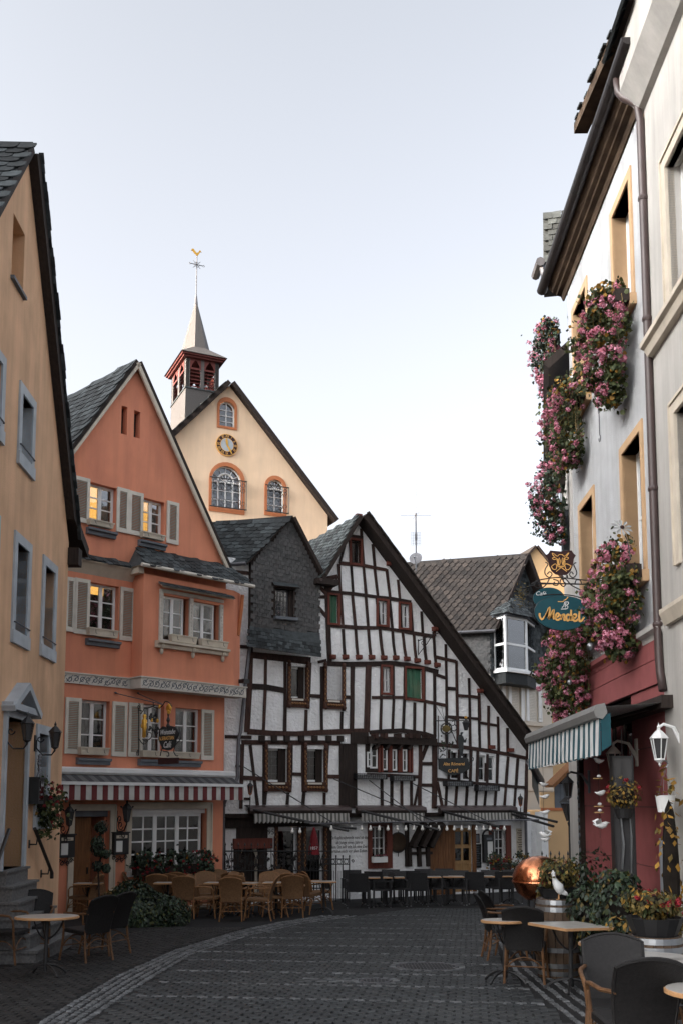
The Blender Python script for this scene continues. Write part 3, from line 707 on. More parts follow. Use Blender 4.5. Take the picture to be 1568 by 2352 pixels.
# ---------------------------------------------------------------- orange house
OF = Face(-6.34, 23, 1, 1.007, -.95)
oh = thing('orange_house', 'orange gabled house with cream louvred shutters and a projecting bay', 'house', OF.o, OF.rz)
BO = .48
ap = OF.uv(312, 836); fR = OF.uv(526, 1324); slp = (ap[1]-fR[1])/(fR[0]-ap[0])
lk = OF.uv(160, 1040); sll = (ap[1]-lk[1])/(ap[0]-lk[0])
uR = OF.uv(515, 1700)[0]; vR = ap[1]-slp*(uR-ap[0]); uL = -1.6; vL = ap[1]-sll*(ap[0]-uL)
outer = [(uL, -.5), (uR, -.5), (uR, vR), ap, (uL, vL)]
S = lambda a, b, off=0: OF.rect(a, b, off)
slits = [S((280, 931), (292, 999.6)), S((309, 942), (321.7, 1007.6))]
o1, o2 = S((206, 1106), (267, 1205)), S((329, 1142), (377, 1232))
o3 = S((206, 1336), (271, 1460)); o4 = S((186.5, 1606), (250, 1732)); o5 = S((329, 1616), (376, 1738)); o6 = S((404, 1625), (461.6, 1742))
dr = S((172, 1862), (248, 2100)); dr = (dr[0], .02, dr[2], OF.uv(210, 1862)[1])
bw = S((303, 1858), (474, 1992))
RD = .2
holes = [rectpoly(r) for r in (o1, o2, o3, o4, o5, o6, dr, bw)]+[rectpoly(s) for s in slits]
MB().wall(outer, holes, RD).build('wall', m_orange, oh); body(oh, outer, 10, m_orange)
MB().prism([(p[0]*.97, p[1]-.15) for p in outer], 1.75, 1.8).build('shade_backing', m_roomshade, oh)
for r in (o1, o2): MB().box(r[0], r[0]+(r[2]-r[0])*.62, .30, .31, r[1], r[3]).build('reflection_panel', m_glow, oh)  # glowing panels stand for sunlight reflected in the panes
MB().box(o3[0], o3[0]+(o3[2]-o3[0])*.7, .30, .31, o3[3]-.22, o3[3]).build('reflection_panel', m_glow, oh)
for s in slits: MB().box(s[0]-.05, s[2]+.05, .2, .23, s[1]-.05, s[3]+.05).build('vent_board', m_darkwood, oh)
for r, cr in ((o1, None), (o2, None), (o3, None), (o4, 2), (o5, 1)): window(oh, r[0], r[1], r[2]-.0, r[3], 2, 3, .15, .06, .03, curtain=cr)
w6 = window(oh, o6[0], o6[1], o6[2], o6[3], 2, 3, .15, .06, .03, curtain=1)
for (a, c) in [((172, 1090.7), (205.7, 1203)), ((271.3, 1117.5), (296.8, 1226)), ((298.7, 1125.5), (329, 1232.7)), ((386, 1149), (411, 1252)),
             ((153.4, 1323.7), (173, 1452)), ((174, 1326), (205.7, 1458.5)), ((279, 1347), (309.4, 1473.8)),
             ((153, 1601), (185.6, 1732)), ((260.6, 1610.5), (291.4, 1738)), ((298, 1613), (328, 1739)), ((465, 1629), (491.6, 1746))]:
    shutter(oh, S(a, c, .05))
gap = []
for (a, c) in [((203, 1206), (268.6, 1232.7)), ((322, 1235), (382.5, 1259.5)), ((201.6, 1461.7), (277, 1484.5)), ((180, 1736.4), (255, 1750.6)), ((322, 1740), (463, 1758))]:
    r = S(a, c, .1); vt = r[3]-.04; ledge(oh, r[0], r[2], vt, .15, .16, m_greyst)
def planter(F, a, c, label, group='empty planter boxes on the sills', off=.2, ybase=0):
    r = F.rect(a, c, off); h = r[3]-r[1]; h = min(h, .2); w = (r[2]-r[0])/2
    o = onface(F, (r[0]+r[2])/2, (r[1]+r[3])/2-h/2, off+ybase, 'planter_box', label, 'planter', group)
    b = MB(); b.v = [(-w+.02, 0, 0), (w-.02, 0, 0), (w, -.02, h), (-w, -.02, h), (-w+.02, .14, 0), (w-.02, .14, 0), (w, .16, h), (-w, .16, h)]
    b.f = [(0, 1, 2, 3), (1, 5, 6, 2), (5, 4, 7, 6), (4, 0, 3, 7), (4, 5, 1, 0)]; b.m = [0]*5; b.box(-w-.01, w+.01, -.035, -.02, h-.03, h); b.box(-w, w, .14, .155, h-.03, h); b.build('box', m_trim, o)
    MB().box(-w+.02, w-.02, 0, .14, h-.05, h-.04).build('soil', m_soil, o)
    b = MB()
    for x in (-w*.6, w*.6): b.tube([(x, -.03, h*.75), (x, -.045, h*.3), (x+.03, -.045, h*.25)], .006, 4)
    b.build('hook', m_black, o)
planter(OF, (207, 1190), (262, 1215), 'cream planter box under the left gable window of the orange house')
planter(OF, (329, 1219), (380, 1243), 'cream planter box under the right gable window of the orange house')
planter(OF, (205.7, 1440), (272, 1466.5), 'cream planter box under the shuttered middle floor window of the orange house')
planter(OF, (186, 1715), (251, 1735), 'cream planter box under the shuttered first floor window of the orange house')
planter(OF, (329, 1723), (460, 1743), 'long cream planter box behind the hanging wine bar sign')
# roof with slates on the visible slope
us = [0]
P0, A, B, LL = slope(oh, (uL, vL), ap, -.16, 10, .09, m_slate, m_darkwood, .2)
slates(oh, P0, A, B, [(-9.5, LL*.2), (.16, LL*.2), (.16, LL), (-9.5, LL)], .27, .21, m_slate, 220, 'fish', .02, -.16, keep=lambda a, q: q > LL*.45+.1*a, used=us)
slope(oh, (uR, vR), ap, -.16, 10, .09, m_slate, m_darkwood, .35)
def verge(par, lo, hi, w, y0, mat, name='bargeboard', dn=0):
    d = (V(hi)-V(lo)).normalized(); n = V((-d.y, d.x)); n = n if n.y > 0 else -n
    a, c = V(lo), V(hi); P = [a-n*w+n*dn, c-n*w*1.2+n*dn, c+n*dn, a+n*dn]
    return MB().prism([tuple(p) for p in P], y0, y0+.06).build(name, mat, par)
verge(oh, (uR+.2, vR-.2*slp), ap, .085, -.17, m_trim, dn=.0); verge(oh, (uL-.1, vL-.1*sll), ap, .06, -.17, m_trim, dn=.0)
# bay
ub0 = OF.uv(328.5, 1440, BO)[0]; ub1 = OF.uv(537, 1450, BO)[0]; vb0 = OF.uv(328, 1556, BO)[1]; vb1 = OF.uv(336, 1318, BO)[1]
ub2 = OF.uv(552, 1450, BO-.22)[0]
bay = tag(bpy.data.objects.new('bay', None)); COL.objects.link(bay); bay.parent = oh; bay.location = (0, -BO, 0)
SB = lambda a, c: OF.rect(a, c, BO)
bwin = [SB((374, 1366), (433, 1480)), SB((443, 1380), (503, 1492))]
MB().wall([(ub0, vb0), (ub1, vb0), (ub1, vb1), (ub0, vb1)], [rectpoly(r) for r in bwin], .16).build('bay_wall', m_orange, bay)
b = MB(); b.add([(ub0, BO, vb0), (ub0, 0, vb0), (ub0, 0, vb1), (ub0, BO, vb1)], [(0, 1, 2, 3)]); b.add([(ub1, 0, vb0), (ub2, .22, vb0), (ub2, .22, vb1), (ub1, 0, vb1)], [(0, 1, 2, 3)])
b.add([(ub2, .22, vb0), (ub2, BO, vb0), (ub2, BO, vb1), (ub2, .22, vb1)], [(0, 1, 2, 3)])
b.add([(ub0, 0, vb0), (ub0, BO, vb0), (ub2, BO, vb0), (ub2, .22, vb0), (ub1, 0, vb0)], [(0, 1, 2, 3, 4)]); b.add([(ub0, 0, vb1), (ub1, 0, vb1), (ub2, .22, vb1), (ub2, BO, vb1), (ub0, BO, vb1)], [(0, 1, 2, 3, 4)])
b.build('bay_cheeks', m_orange, bay)
for r in bwin: window(bay, r[0], r[1], r[2]-.1, r[3], 2, 3, .1, .055, .03, curtain=2, name='window')
fr = SB((365, 1357), (507, 1492)); b = MB(); q0, q1 = bwin
b.box(q0[0]-.1, q0[0], -.05, .02, q0[1], q0[3]+.05); b.box(q0[2], q1[0], -.05, .02, q0[1]-.0, q0[3]+.03); b.box(q1[2], q1[2]+.1, -.05, .02, q1[1], q1[3]+.02)
b.box(q0[0]-.1, q1[2]+.1, -.06, .02, q0[3]+.05, q0[3]+.13); b.build('window_surround', m_stucwork, bay)
ob = MB(); rg = random.Random(4)
for (xa, xb) in ((q0[0]-.09, q0[0]-.01), (q0[2]+.01, q1[0]-.01), (q1[2]+.01, q1[2]+.09)):
    z = q0[1]+.05
    while z < q0[3]-.05: ob.ell(((xa+xb)/2+rg.uniform(-.02, .02), -.052, z), (xb-xa)*.3, .018, .035, 6, 4); z += .085
ob.build('relief', m_stucwork, bay, kind='stuff')
sc_ = SB((356, 1474), (519, 1507)); vt = (q0[1]+q1[1])/2-.01
ledge(bay, sc_[0], sc_[2], vt, .16, .2, m_trim)
for t_ in (.07, .5, .93):
    x = sc_[0]+(sc_[2]-sc_[0])*t_; b = MB(); b.ell((x, -.1, vt-.12), .07, .07, .08, 8, 5); b.ell((x, -.07, vt-.24), .05, .05, .09, 8, 5); b.build('corbel', m_trim, bay)
hd = SB((360, 1338), (523, 1378)); hv = q0[3]+.12
slab(bay, [(hd[0], -.3, hv+.04), (hd[2], -.3, hv+.04), (hd[2]-.06, 0, hv+.2), (hd[0]+.06, 0, hv+.2)], .04, m_slate, 'window_hood', m_trim)
slates(bay, V((hd[0], -.3, hv+.045)), (1, 0, 0), (0, .3, .16), [(0, 0), (hd[2]-hd[0], 0), (hd[2]-hd[0], .3), (0, .3)], .12, .13, m_slate, 999, 'fish', .012)
planter_y = .1
planter(OF, (374.5, 1460), (432, 1484), 'cream planter box under the left bay window of the orange house', ybase=BO-.1)
planter(OF, (443, 1470), (503, 1494), 'cream planter box under the right bay window of the orange house', ybase=BO-.1)
# cornice and pent roofs
cv = vb1; b = MB()
prof = [(.02, 0), (-.06, 0), (-.1, .04), (-.16, .10), (-.17, .15), (.02, .15)]
b.profile(prof, ub0-.17, ub2+.1); b.build('cornice', m_trim, bay)
b = MB(); b.box(ub0-.16, ub0, .0, BO, cv+.002, cv+.148); b.build('cornice_return', m_trim, bay)
b = MB(); b.tube([(ub0-.2, -.2, cv+.16), (ub2+.12, -.2, cv+.16)], .05, 8); b.build('gutter', m_offwhite, bay)
e0, e1 = ub0-.2, ub2+.12; z0, z1 = cv+.16, cv+.16+.62
h0 = OF.uv(333, 1266, 0)
slab(bay, [(e0, -.22, z0), (e1, -.22, z0), (e1-.25, BO, z1), (e0+.3, BO, z1)], .05, m_slate, 'pent_roof', m_trim)
slab(bay, [(e0, BO, z0), (e0, -.22, z0), (e0+.3, BO, z1)], .05, m_slate, 'pent_roof', m_trim)
L3 = math.hypot(BO+.22, z1-z0)
us2 = [us[0]]
slates(bay, V((e0, -.22, z0+.01)), (1, 0, 0), (0, BO+.22, z1-z0), [(0, 0), (e1-e0, 0), (e1-e0-.25, L3), (.3, L3)], .2, .17, m_slate, 999, 'fish', .018, .25)
cl_ = OF.uv(159, 1278, .15)[1]; lv = OF.uv(301, 1309, .15)[1]
b = MB(); b.profile([(0, lv-.26), (-.16, lv-.04), (-.18, lv), (0, lv)], uL, ub0-.002); b.build('cornice', m_trim, oh)
slab(oh, [(uL, -.24, lv+.02), (ub0-.1, -.24, lv+.02), (ub0-.1, .0, lv+.22), (uL, 0, lv+.22)], .04, m_slate, 'pent_roof', m_trim)
slates(oh, V((uL, -.24, lv+.03)), (1, 0, 0), (0, .24, .2), [(1.4, 0), (ub0-uL-.1, 0), (ub0-uL-.1, .31), (1.4, .31)], .17, .15, m_slate, 300, 'fish', .018, .2, used=us)
# frieze band with relief
fz1 = OF.uv(150, 1545, .04)[1]; fz0 = OF.uv(150, 1567.6, .04)[1]
b = MB(); b.box(uL, ub0, -.04, .02, fz0, fz1); b.box(uL, ub0, -.07, .02, fz1, fz1+.03); b.build('frieze', m_stucwork, oh)
fb1 = vb0; fb0 = vb0-(fz1-fz0)*1.12
b = MB(); b.box(ub0-.04, ub2+.02, -.04, BO-.06, fb0, fb1); b.box(ub0-.07, ub2+.04, -.07, BO-.06, fb1, fb1+.03); b.build('frieze', m_stucwork, bay)
def relief(par, u0, u1, v0, v1, y, seed, groove=m_greyst):
    rg = random.Random(seed); b = MB(); n = int((u1-u0)/.16)
    for i in range(n):
        x = u0+(u1-u0)*(i+.5)/n; zc = (v0+v1)/2+rg.uniform(-.02, .02); h = (v1-v0)*.36
        b.tube(scroll((x, y, zc), h, rg.uniform(0, 360), 1.1, rg.choice((-1, 1)), 9), .011, 4)
        b.tube([(x-.08, y, zc-h), (x, y, zc+.2*h), (x+.08, y, zc+h)], .009, 4)
    b.build('relief', groove, par, kind='stuff')
relief(oh, uL+1.4, ub0-.1, fz0, fz1, -.042, 1); relief(bay, ub0, ub2-.05, fb0, fb1, -.042, 2)
b = MB(); e = OF.uv(541, 1450, .2)[0]; b.tube([(e+.08, .1, cv-.05), (e+.05, .1, cv-.4), (e-.02, .14, cv-1.15)], .05, 7); b.build('downpipe', m_terra, bay)
b = MB(); b.box(ub2-.06, ub2+.14, -.02, .2, vb0+.14, vb0+.24); b.build('floodlight', m_black, bay)
# awning, retracted
av = OF.uv(143, 1762, .2)[1]; ar = OF.uv(539, 1785, .2)[0]
aw = onface(OF, (uL+ar)/2, av-.6, .0, 'striped_awning', 'rolled-in awning with maroon and white striped valance over the orange house front', 'awning')
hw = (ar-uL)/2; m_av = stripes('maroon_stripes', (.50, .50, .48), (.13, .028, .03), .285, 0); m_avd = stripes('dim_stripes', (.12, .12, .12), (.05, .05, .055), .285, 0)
MB().profile([(0, .45), (-.2, .45), (-.24, .5), (-.24, .58), (-.1, .62), (0, .62)], -hw, hw).build('cassette', m_white, aw)
MB().add([(-hw+.05, -.18, .44), (hw-.05, -.18, .44), (hw-.05, -.62, .24), (-hw+.05, -.62, .24)], [(0, 1, 2, 3)]).build('canopy', m_avd, aw)
MB().box(-hw+.02, hw-.02, -.68, -.6, .2, .27).build('front_bar', m_white, aw)
b = MB(); n = 150
for i in range(n):
    x0 = -hw+.04+(2*hw-.08)*i/n; x1 = -hw+.04+(2*hw-.08)*(i+1)/n; f = lambda x: -.645+.012*sin(x*22); hz = lambda x: -.13-.012*abs(sin(x*11))
    b.add([(x0, f(x0), hz(x0)), (x1, f(x1), hz(x1)), (x1, -.64, .2), (x0, -.64, .2)], [(0, 1, 2, 3)])
b.build('valance', m_av, aw)
r = OF.rect((298, 1824), (499, 1838), .3); o = onface(OF, (r[0]+r[2])/2, r[3]-.1, .0, 'roller_blind', 'rolled grey sun blind tucked under the striped awning', 'blind')
b = MB(); b.box(-(r[2]-r[0])/2, (r[2]-r[0])/2, -.3, 0, -.02, .1); b.build('cassette', m_zinc, o)
# ground floor: door with frame and the long casement window
def frame(par, r, w, y, mat, sill=False, name='frame'):
    u0, v0, u1, v1 = r; b = MB(); b.box(u0-w, u0, y, .02, v0, v1+w); b.box(u1, u1+w, y, .02, v0, v1+w); b.box(u0, u1, y, .02, v1, v1+w)
    b.box(u0-w-.02, u0-w+.02, y-.02, .0, v0, v1+w); b.box(u1+w-.02, u1+w+.02, y-.02, 0, v0, v1+w); b.box(u0-w, u1+w, y-.02, 0, v1+w-.02, v1+w+.02)
    return b.build(name, mat, par)
frame(oh, dr, .13, -.03, m_trim, name='door_frame')
frame(oh, bw, .14, -.03, m_trim, name='window_frame')
window(oh, bw[0]+.02, bw[1], bw[2]-.1, bw[3]-.12, 6, 4, .12, .07, .035, m_white, m_glassd, 2)
MB().box(bw[0], bw[2], .08, .18, bw[3]-.12, bw[3]).build('transom', m_white, oh)
b = MB(); b.box(dr[0], dr[0]+.6, .25, .30, .02, dr[3]-.15); o = b.build('door', m_brownwood, oh)
MB().box(dr[0]+.5, dr[0]+.53, .22, .25, 1.0, 1.15).build('handle', m_black, o)
b = MB(); b.box(dr[2]-.02, dr[2]+.0, .2, 1.6, 0, dr[3]); b.box(dr[0], dr[2], 1.6, 1.65, 0, dr[3]); b.build('hallway', m_orange, oh)
MB().box(dr[0], dr[2], .1, .2, dr[3]-.14, dr[3]).build('lintel', m_greyst, oh)
ledge(oh, bw[0]-.1, bw[2]+.1, bw[1], .12, .14, m_white)
for i, (a, c, sd) in enumerate([(303, 365, 41), (368, 425, 42), (425, 476, 43)]):
    u0 = OF.uv(a, 1980, .2)[0]; u1 = OF.uv(c, 1980, .2)[0]
    flowerbox(OF, u0, u1, bw[1]-.05, .22, ['leftmost', 'middle', 'rightmost'][i]+' of three dark red geranium boxes below the long white window', 'red geranium boxes', 22, 240, .4, .15, .5, seed=sd, red=True, lm=m_leafd, yel=.02, size=.05)
# ---------------------------------------------------------------- half-timbered house
HF = Face(-2.63, 27, 2, 1, -1.0)
ht = thing('timber_house', 'crooked black and white half-timbered house with a slate-hung gable', 'house', HF.o, HF.rz)
c2 = lambda x, y: (720+x*.2551, 1120+y*.2551)
c5 = lambda x, y: (500+x*.2551, 1480+y*.2551)
c1 = lambda x, y: (470+x*.2551, 1120+y*.2551)
c4 = lambda x, y: (850+x*.2742, 1480+y*.2742)
U = lambda p: HF.uv(*p)
apx = U((815.7, 1196)); rE = U((1209, 1728)); rB = U((1203, 1862)); lE = U((740, 1318))
gv = U((700, 1868))[1]                       # underside of the jettied storeys
# plaster walls (holes for windows)
def hrect(a, c, off=0):
    r = HF.rect(a, c, off); return (r[0], r[1], r[2], r[3])
hw = {}
hw['attic'] = hrect(c2(335, 470), c2(415, 688)); hw['w1'] = hrect(c2(575, 1015), c2(655, 1240)); hw['w2'] = hrect(c2(775, 1045), c2(855, 1268))
hw['g1'] = hrect(c2(140, 965), c2(215, 1225)); hw['w3'] = hrect(c2(615, 1612), c2(685, 1850)); hw['g2'] = hrect(c2(828, 1625), c2(970, 1905))
cw = [hrect(c5(652, 195), c5(790, 490)), hrect(c5(975, 212), c5(1115, 505)), hrect(c5(445, 935), c5(625, 1240)), hrect(c5(795, 940), c5(955, 1240))]
dw = [hrect(c4(903, 930), c4(968, 1148)), hrect(c4(985, 935), c4(1045, 1152)), hrect(c4(672, 905), c4(728, 1120)), hrect(c4(770, 912), c4(822, 1128))]
up = [U((735, 1508)), U((735, 1300)), lE, apx, rE, rB, (U((836, 1860))[0], gv), (U((836, 1860))[0], U((836, 1690))[1]+.0), (U((735, 1700))[0], U((836, 1690))[1])]
uA = U((836, 1860))[0]
mainw = [(U((740, 1600))[0], U((740, 1690))[1]), (uA, U((740, 1690))[1]), (uA, gv), (rB[0], gv), rE, apx, lE, (U((740, 1600))[0], lE[1])]
left = [(U((517, 1700))[0], gv), (U((836, 1700))[0]-.002, gv), (U((836, 1700))[0]-.002, U((740, 1690))[1]-.001), (U((740, 1600))[0]-.001, U((740, 1690))[1]), (U((740, 1600))[0]-.001, U((570, 1285))[1]), (U((536, 1700))[0]-.3, U((570, 1285))[1])]
H = lambda ks: [rectpoly(k) for k in ks]
me = MB().wall(mainw, H([hw[k] for k in ('attic', 'w1', 'w2', 'g1', 'w3', 'g2')]+[dw[0], dw[1], dw[2], dw[3]]), .22).build('wall', m_lime, ht)
MB().wall(left, H(cw), .25).build('wall', m_lime, ht)
body(ht, [(left[0][0], gv), (rB[0], gv), rE, apx, lE, (left[0][0], lE[1]-.3)], 8, m_lime)
MB().prism([(left[0][0]+.1, -.3), (rB[0]-.1, -.3), (rE[0]-.3, rE[1]-.4), (apx[0], apx[1]-.4), (lE[0], lE[1]), (left[0][0]+.3, lE[1]-.5)], 1.1, 1.15).build('shade_backing', m_roomshade, ht)
MB().box(left[0][0], rB[0], .0, 2.2, gv-.12, gv-.001).build('floor_soffit', m_darkwood, ht)
# recess behind the curved jetty: dark oak window band
# ---- timbers, traced as polylines on the facade
px = lambda n: n*.2551/84
TB = [  # (points, width crop px, crop)
 (c2, 30, [(318, 437), (440, 450)]), (c2, 32, [(232, 680), (430, 700), (545, 722), (650, 742)]), (c2, 30, [(30, 985), (125, 985)]),
 (c2, 32, [(130, 940), (350, 955), (560, 985), (700, 1002), (872, 1032)]), (c2, 34, [(150, 1242), (400, 1262), (600, 1264), (790, 1292), (900, 1312), (1080, 1342)]),
 (c2, 46, [(110, 1585), (500, 1590), (700, 1582), (850, 1597), (1000, 1630), (1115, 1662)]), (c2, 32, [(520, 1890), (800, 1890), (1000, 1925), (1190, 1962)]),
 (c2, 32, [(1090, 1525), (1190, 1548), (1272, 1566)]), (c2, 32, [(1090, 1683), (1190, 1717)]), (c2, 32, [(1195, 1810), (1282, 1815)]), (c2, 30, [(1285, 1872), (1400, 1880), (1485, 1892)]),
 (c2, 42, [(500, 2205), (640, 2195), (800, 2188), (1000, 2220), (1095, 2250)]),
 (c2, 26, [(320, 450), (338, 690)]), (c2, 28, [(425, 370), (428, 450), (445, 700)]), (c2, 26, [(528, 510), (548, 728)]), (c2, 20, [(300, 440), (235, 680)]),
 (c2, 26, [(225, 690), (240, 945)]), (c2, 26, [(335, 700), (352, 950)]), (c2, 26, [(445, 712), (468, 965)]), (c2, 26, [(545, 735), (575, 988)]), (c2, 26, [(652, 735), (685, 1002)]), (c2, 26, [(755, 830), (772, 1012)]),
 (c2, 26, [(243, 960), (262, 1248)]), (c2, 28, [(345, 962), (372, 1258)]), (c2, 28, [(466, 985), (488, 1262)]), (c2, 28, [(563, 992), (590, 1268)]), (c2, 26, [(680, 1008), (705, 1280)]), (c2, 26, [(770, 1030), (785, 1288)]), (c2, 26, [(868, 1035), (888, 1310)]), (c2, 24, [(965, 1115), (978, 1325)]), (c2, 26, [(1080, 1290), (1085, 1340)]),
 (c2, 26, [(262, 1275), (270, 1420), (280, 1550)]), (c2, 26, [(374, 1275), (385, 1430), (398, 1550)]), (c2, 26, [(488, 1275), (500, 1430), (514, 1550)]), (c2, 26, [(592, 1280), (606, 1430), (624, 1550)]), (c2, 26, [(705, 1292), (715, 1420), (734, 1555)]), (c2, 26, [(797, 1305), (812, 1440), (832, 1562)]), (c2, 26, [(897, 1325), (905, 1450), (922, 1580)]), (c2, 26, [(988, 1345), (997, 1480), (1012, 1592)]), (c2, 26, [(1075, 1300), (1085, 1500), (1100, 1625)]),
 (c2, 28, [(1082, 1650), (1085, 1960), (1085, 2240)]), (c2, 26, [(1183, 1410), (1190, 1730), (1193, 2075)]), (c2, 26, [(1277, 1560), (1288, 2085)]), (c2, 26, [(1392, 1715), (1400, 2085)]), (c2, 26, [(1483, 1855), (1490, 2100)]),
 (c2, 36, [(345, 1605), (343, 2190)]), (c2, 60, [(490, 1600), (472, 2200)]), (c2, 28, [(608, 1600), (603, 1890)]), (c2, 26, [(712, 1600), (714, 1890)]), (c2, 28, [(820, 1600), (815, 1895)]), (c2, 28, [(990, 1640), (988, 1925)]),
 (c2, 26, [(605, 1900), (597, 2195)]), (c2, 26, [(717, 1900), (705, 2192)]), (c2, 26, [(812, 1905), (800, 2192)]), (c2, 26, [(905, 1935), (902, 2205)]), (c2, 26, [(996, 1930), (990, 2218)]),
 (c2, 44, [(115, 840), (125, 1100), (145, 1600)]), (c2, 30, [(35, 870), (118, 965)]), (c2, 30, [(215, 828), (128, 935)]), (c2, 30, [(35, 1070), (125, 1175)]), (c2, 36, [(15, 835), (215, 800)]),
 (c2, 24, [(1285, 2085), (1195, 2060)]), (c2, 26, [(40, 1572), (115, 1555)]),
 # left wing, second storey
 (c5, 62, [(296, 95), (620, 128), (835, 150)]), (c5, 50, [(297, 70), (285, 400), (262, 790)]), (c5, 26, [(432, 118), (428, 400), (412, 775)]), (c5, 30, [(606, 150), (602, 790)]), (c5, 30, [(828, 165), (810, 580)]), (c5, 28, [(934, 200), (935, 790)]), (c5, 28, [(1133, 200), (1130, 600)]),
 (c5, 36, [(1212, 200), (1200, 790)]), (c5, 52, [(1352, 190), (1340, 790)]), (c5, 46, [(300, 378), (430, 385), (596, 415)]), (c5, 34, [(820, 462), (925, 470)]), (c5, 30, [(1137, 475), (1212, 477)]),
 (c5, 28, [(795, 590), (790, 790)]), (c5, 30, [(1115, 605), (1110, 790)]), (c5, 46, [(268, 785), (480, 800), (700, 805), (900, 795), (1345, 780)]), (c5, 40, [(215, 882), (700, 885), (1100, 890)]),
 # left wing, first storey
 (c5, 30, [(222, 900), (208, 1480)]), (c5, 26, [(292, 905), (325, 1180), (358, 1450)]), (c5, 30, [(420, 905), (415, 1445)]), (c5, 28, [(660, 905), (650, 1330)]), (c5, 28, [(765, 905), (768, 1330)]), (c5, 28, [(985, 905), (975, 1330)]),
 (c5, 36, [(225, 1200), (412, 1210)]), (c5, 30, [(655, 1167), (765, 1172)]), (c5, 36, [(985, 1190), (1092, 1192)]), (c5, 26, [(632, 1335), (625, 1445)]), (c5, 28, [(775, 1330), (765, 1445)]), (c5, 26, [(958, 1335), (958, 1445)]), (c5, 24, [(225, 1390), (290, 1392)]), (c5, 28, [(428, 1335), (420, 1445)]),
 # right part
 (c4, 34, [(530, 835), (760, 860), (940, 885), (1310, 955)]), (c4, 28, [(555, 1130), (900, 1165), (1310, 1200)]), (c4, 52, [(535, 790), (530, 1375)]), (c4, 24, [(640, 605), (830, 618), (905, 625)]), (c4, 26, [(905, 655), (1065, 682)]), (c4, 26, [(727, 430), (905, 442)]), (c4, 26, [(640, 365), (720, 372)]),
 (c4, 26, [(632, 600), (635, 840)]), (c4, 26, [(725, 610), (727, 855)]), (c4, 26, [(828, 600), (832, 870)]), (c4, 26, [(905, 410), (912, 880)]), (c4, 26, [(985, 515), (990, 890)]), (c4, 26, [(1063, 605), (1070, 905)]), (c4, 26, [(1143, 700), (1145, 915)]),
 (c4, 28, [(740, 880), (735, 1140)]), (c4, 24, [(655, 880), (650, 1135)]), (c4, 28, [(838, 880), (832, 1150)]), (c4, 28, [(895, 890), (888, 1155)]), (c4, 22, [(975, 920), (972, 1160)]), (c4, 28, [(1062, 920), (1055, 1165)]), (c4, 26, [(1148, 940), (1130, 1180)]), (c4, 26, [(1230, 955), (1215, 1190)]), (c4, 34, [(1312, 880), (1290, 1460)]),
 (c4, 24, [(637, 1150), (625, 1375)]), (c4, 24, [(722, 1155), (705, 1375)]), (c4, 24, [(807, 1165), (795, 1375)]), (c4, 24, [(888, 1170), (877, 1375)]), (c4, 24, [(968, 1180), (950, 1375)]), (c4, 24, [(1050, 1190), (1035, 1375)]), (c4, 24, [(1130, 1190), (1117, 1380)]), (c4, 24, [(1212, 1200), (1198, 1400)]), (c4, 28, [(555, 1150), (600, 1370)]),
 (c4, 34, [(415, 830), (410, 1375)]), (c4, 36, [(490, 790), (425, 965)]), (c4, 28, [(418, 1000), (512, 1000)]), (c4, 28, [(415, 1178), (512, 1180)]), (c4, 22, [(406, 1160), (362, 1365)]), (c4, 26, [(92, 1130), (95, 1370)]), (c4, 28, [(176, 1130), (175, 1372)]), (c4, 26, [(258, 1130), (260, 1372)]), (c4, 24, [(340, 1130), (340, 1372)]), (c4, 30, [(-30, 1090), (400, 1110)]),
]
for (cf, wpx, pts) in TB:
    sc_ = .2742 if cf is c4 else .2551
    beam(ht, HF, [cf(*p) for p in pts], wpx*sc_/82)
for (x, y) in [(165, 1530), (278, 1530), (398, 1532), (512, 1532), (622, 1537), (730, 1537), (830, 1547), (922, 1562), (1012, 1578), (1100, 1602), (1078, 1280), (672, 690), (1485, 1835), (398, 265)]:
    u, v = U(c2(x, y)); b = MB(); b.box(u-.075, u+.075, -.14, .02, v-.05, v+.05); b.box(u-.06, u+.06, -.17, .02, v-.02, v+.03); b.box(u-.085, u+.085, -.11, .02, v+.05, v+.075); b.build('corbel', m_redwood, ht)
for (x, y) in [(1003, 860), (1160, 885)]:
    u, v = U(c4(x, y)); MB().box(u-.09, u+.09, -.14, .02, v-.06, v+.05).build('corbel', m_redwood, ht)
for x in (390, 500, 615, 745, 865, 990, 1095): u, v = U(c5(x, 848)); MB().box(u-.075, u+.075, -.12, .02, v-.09, v+.075).build('joist_end', m_darkwood, ht)
# dark boarded panel under the big post
r = hrect(c5(1090, 892), c5(1247, 1472)); n = 6
for i in range(n): MB().box(r[0]+(r[2]-r[0])*i/n+.004, r[0]+(r[2]-r[0])*(i+1)/n-.004, -.05-.006*(i % 2), .02, r[1], r[3]).build('board', m_darkwood, ht)
r = hrect(c5(1190, 790), c5(1345, 900)); MB().box(r[0], r[2], -.07, .02, r[1], r[3]).build('board', m_darkwood, ht)
# curved jetty joists, braces and the oak window band beneath
for x in (15, 92, 205, 297, 365, 440): u, v = U(c4(x, 765)); b = MB(); b.box(u-.05, u+.05, -.30, .02, v-.09, v+.05); b.build('joist_end', m_timber, ht)
bl = U(c4(-40, 745)); br_ = U(c4(520, 800)); MB().box(bl[0], br_[0], -.2, -.02, bl[1]-.3, bl[1]-.09).build('jetty_soffit', m_darkwood, ht)
r = hrect(c4(-45, 800), c4(350, 1078)); MB().box(r[0], r[2], -.012, .05, r[1], r[3]).build('window_band', m_darkwood, ht)
for (xa, xb, ya, yb) in [(-25, 0, 900, 1030), (0, 45, 830, 1040), (100, 128, 870, 1055), (182, 207, 880, 1058), (268, 292, 880, 1065)]:
    q = hrect(c4(xa, ya), c4(xb, yb)); window(ht, q[0]-.03, q[1], q[2]+.03, q[3], 1, 2, -.05, .04, .02, m_white, m_glassd)
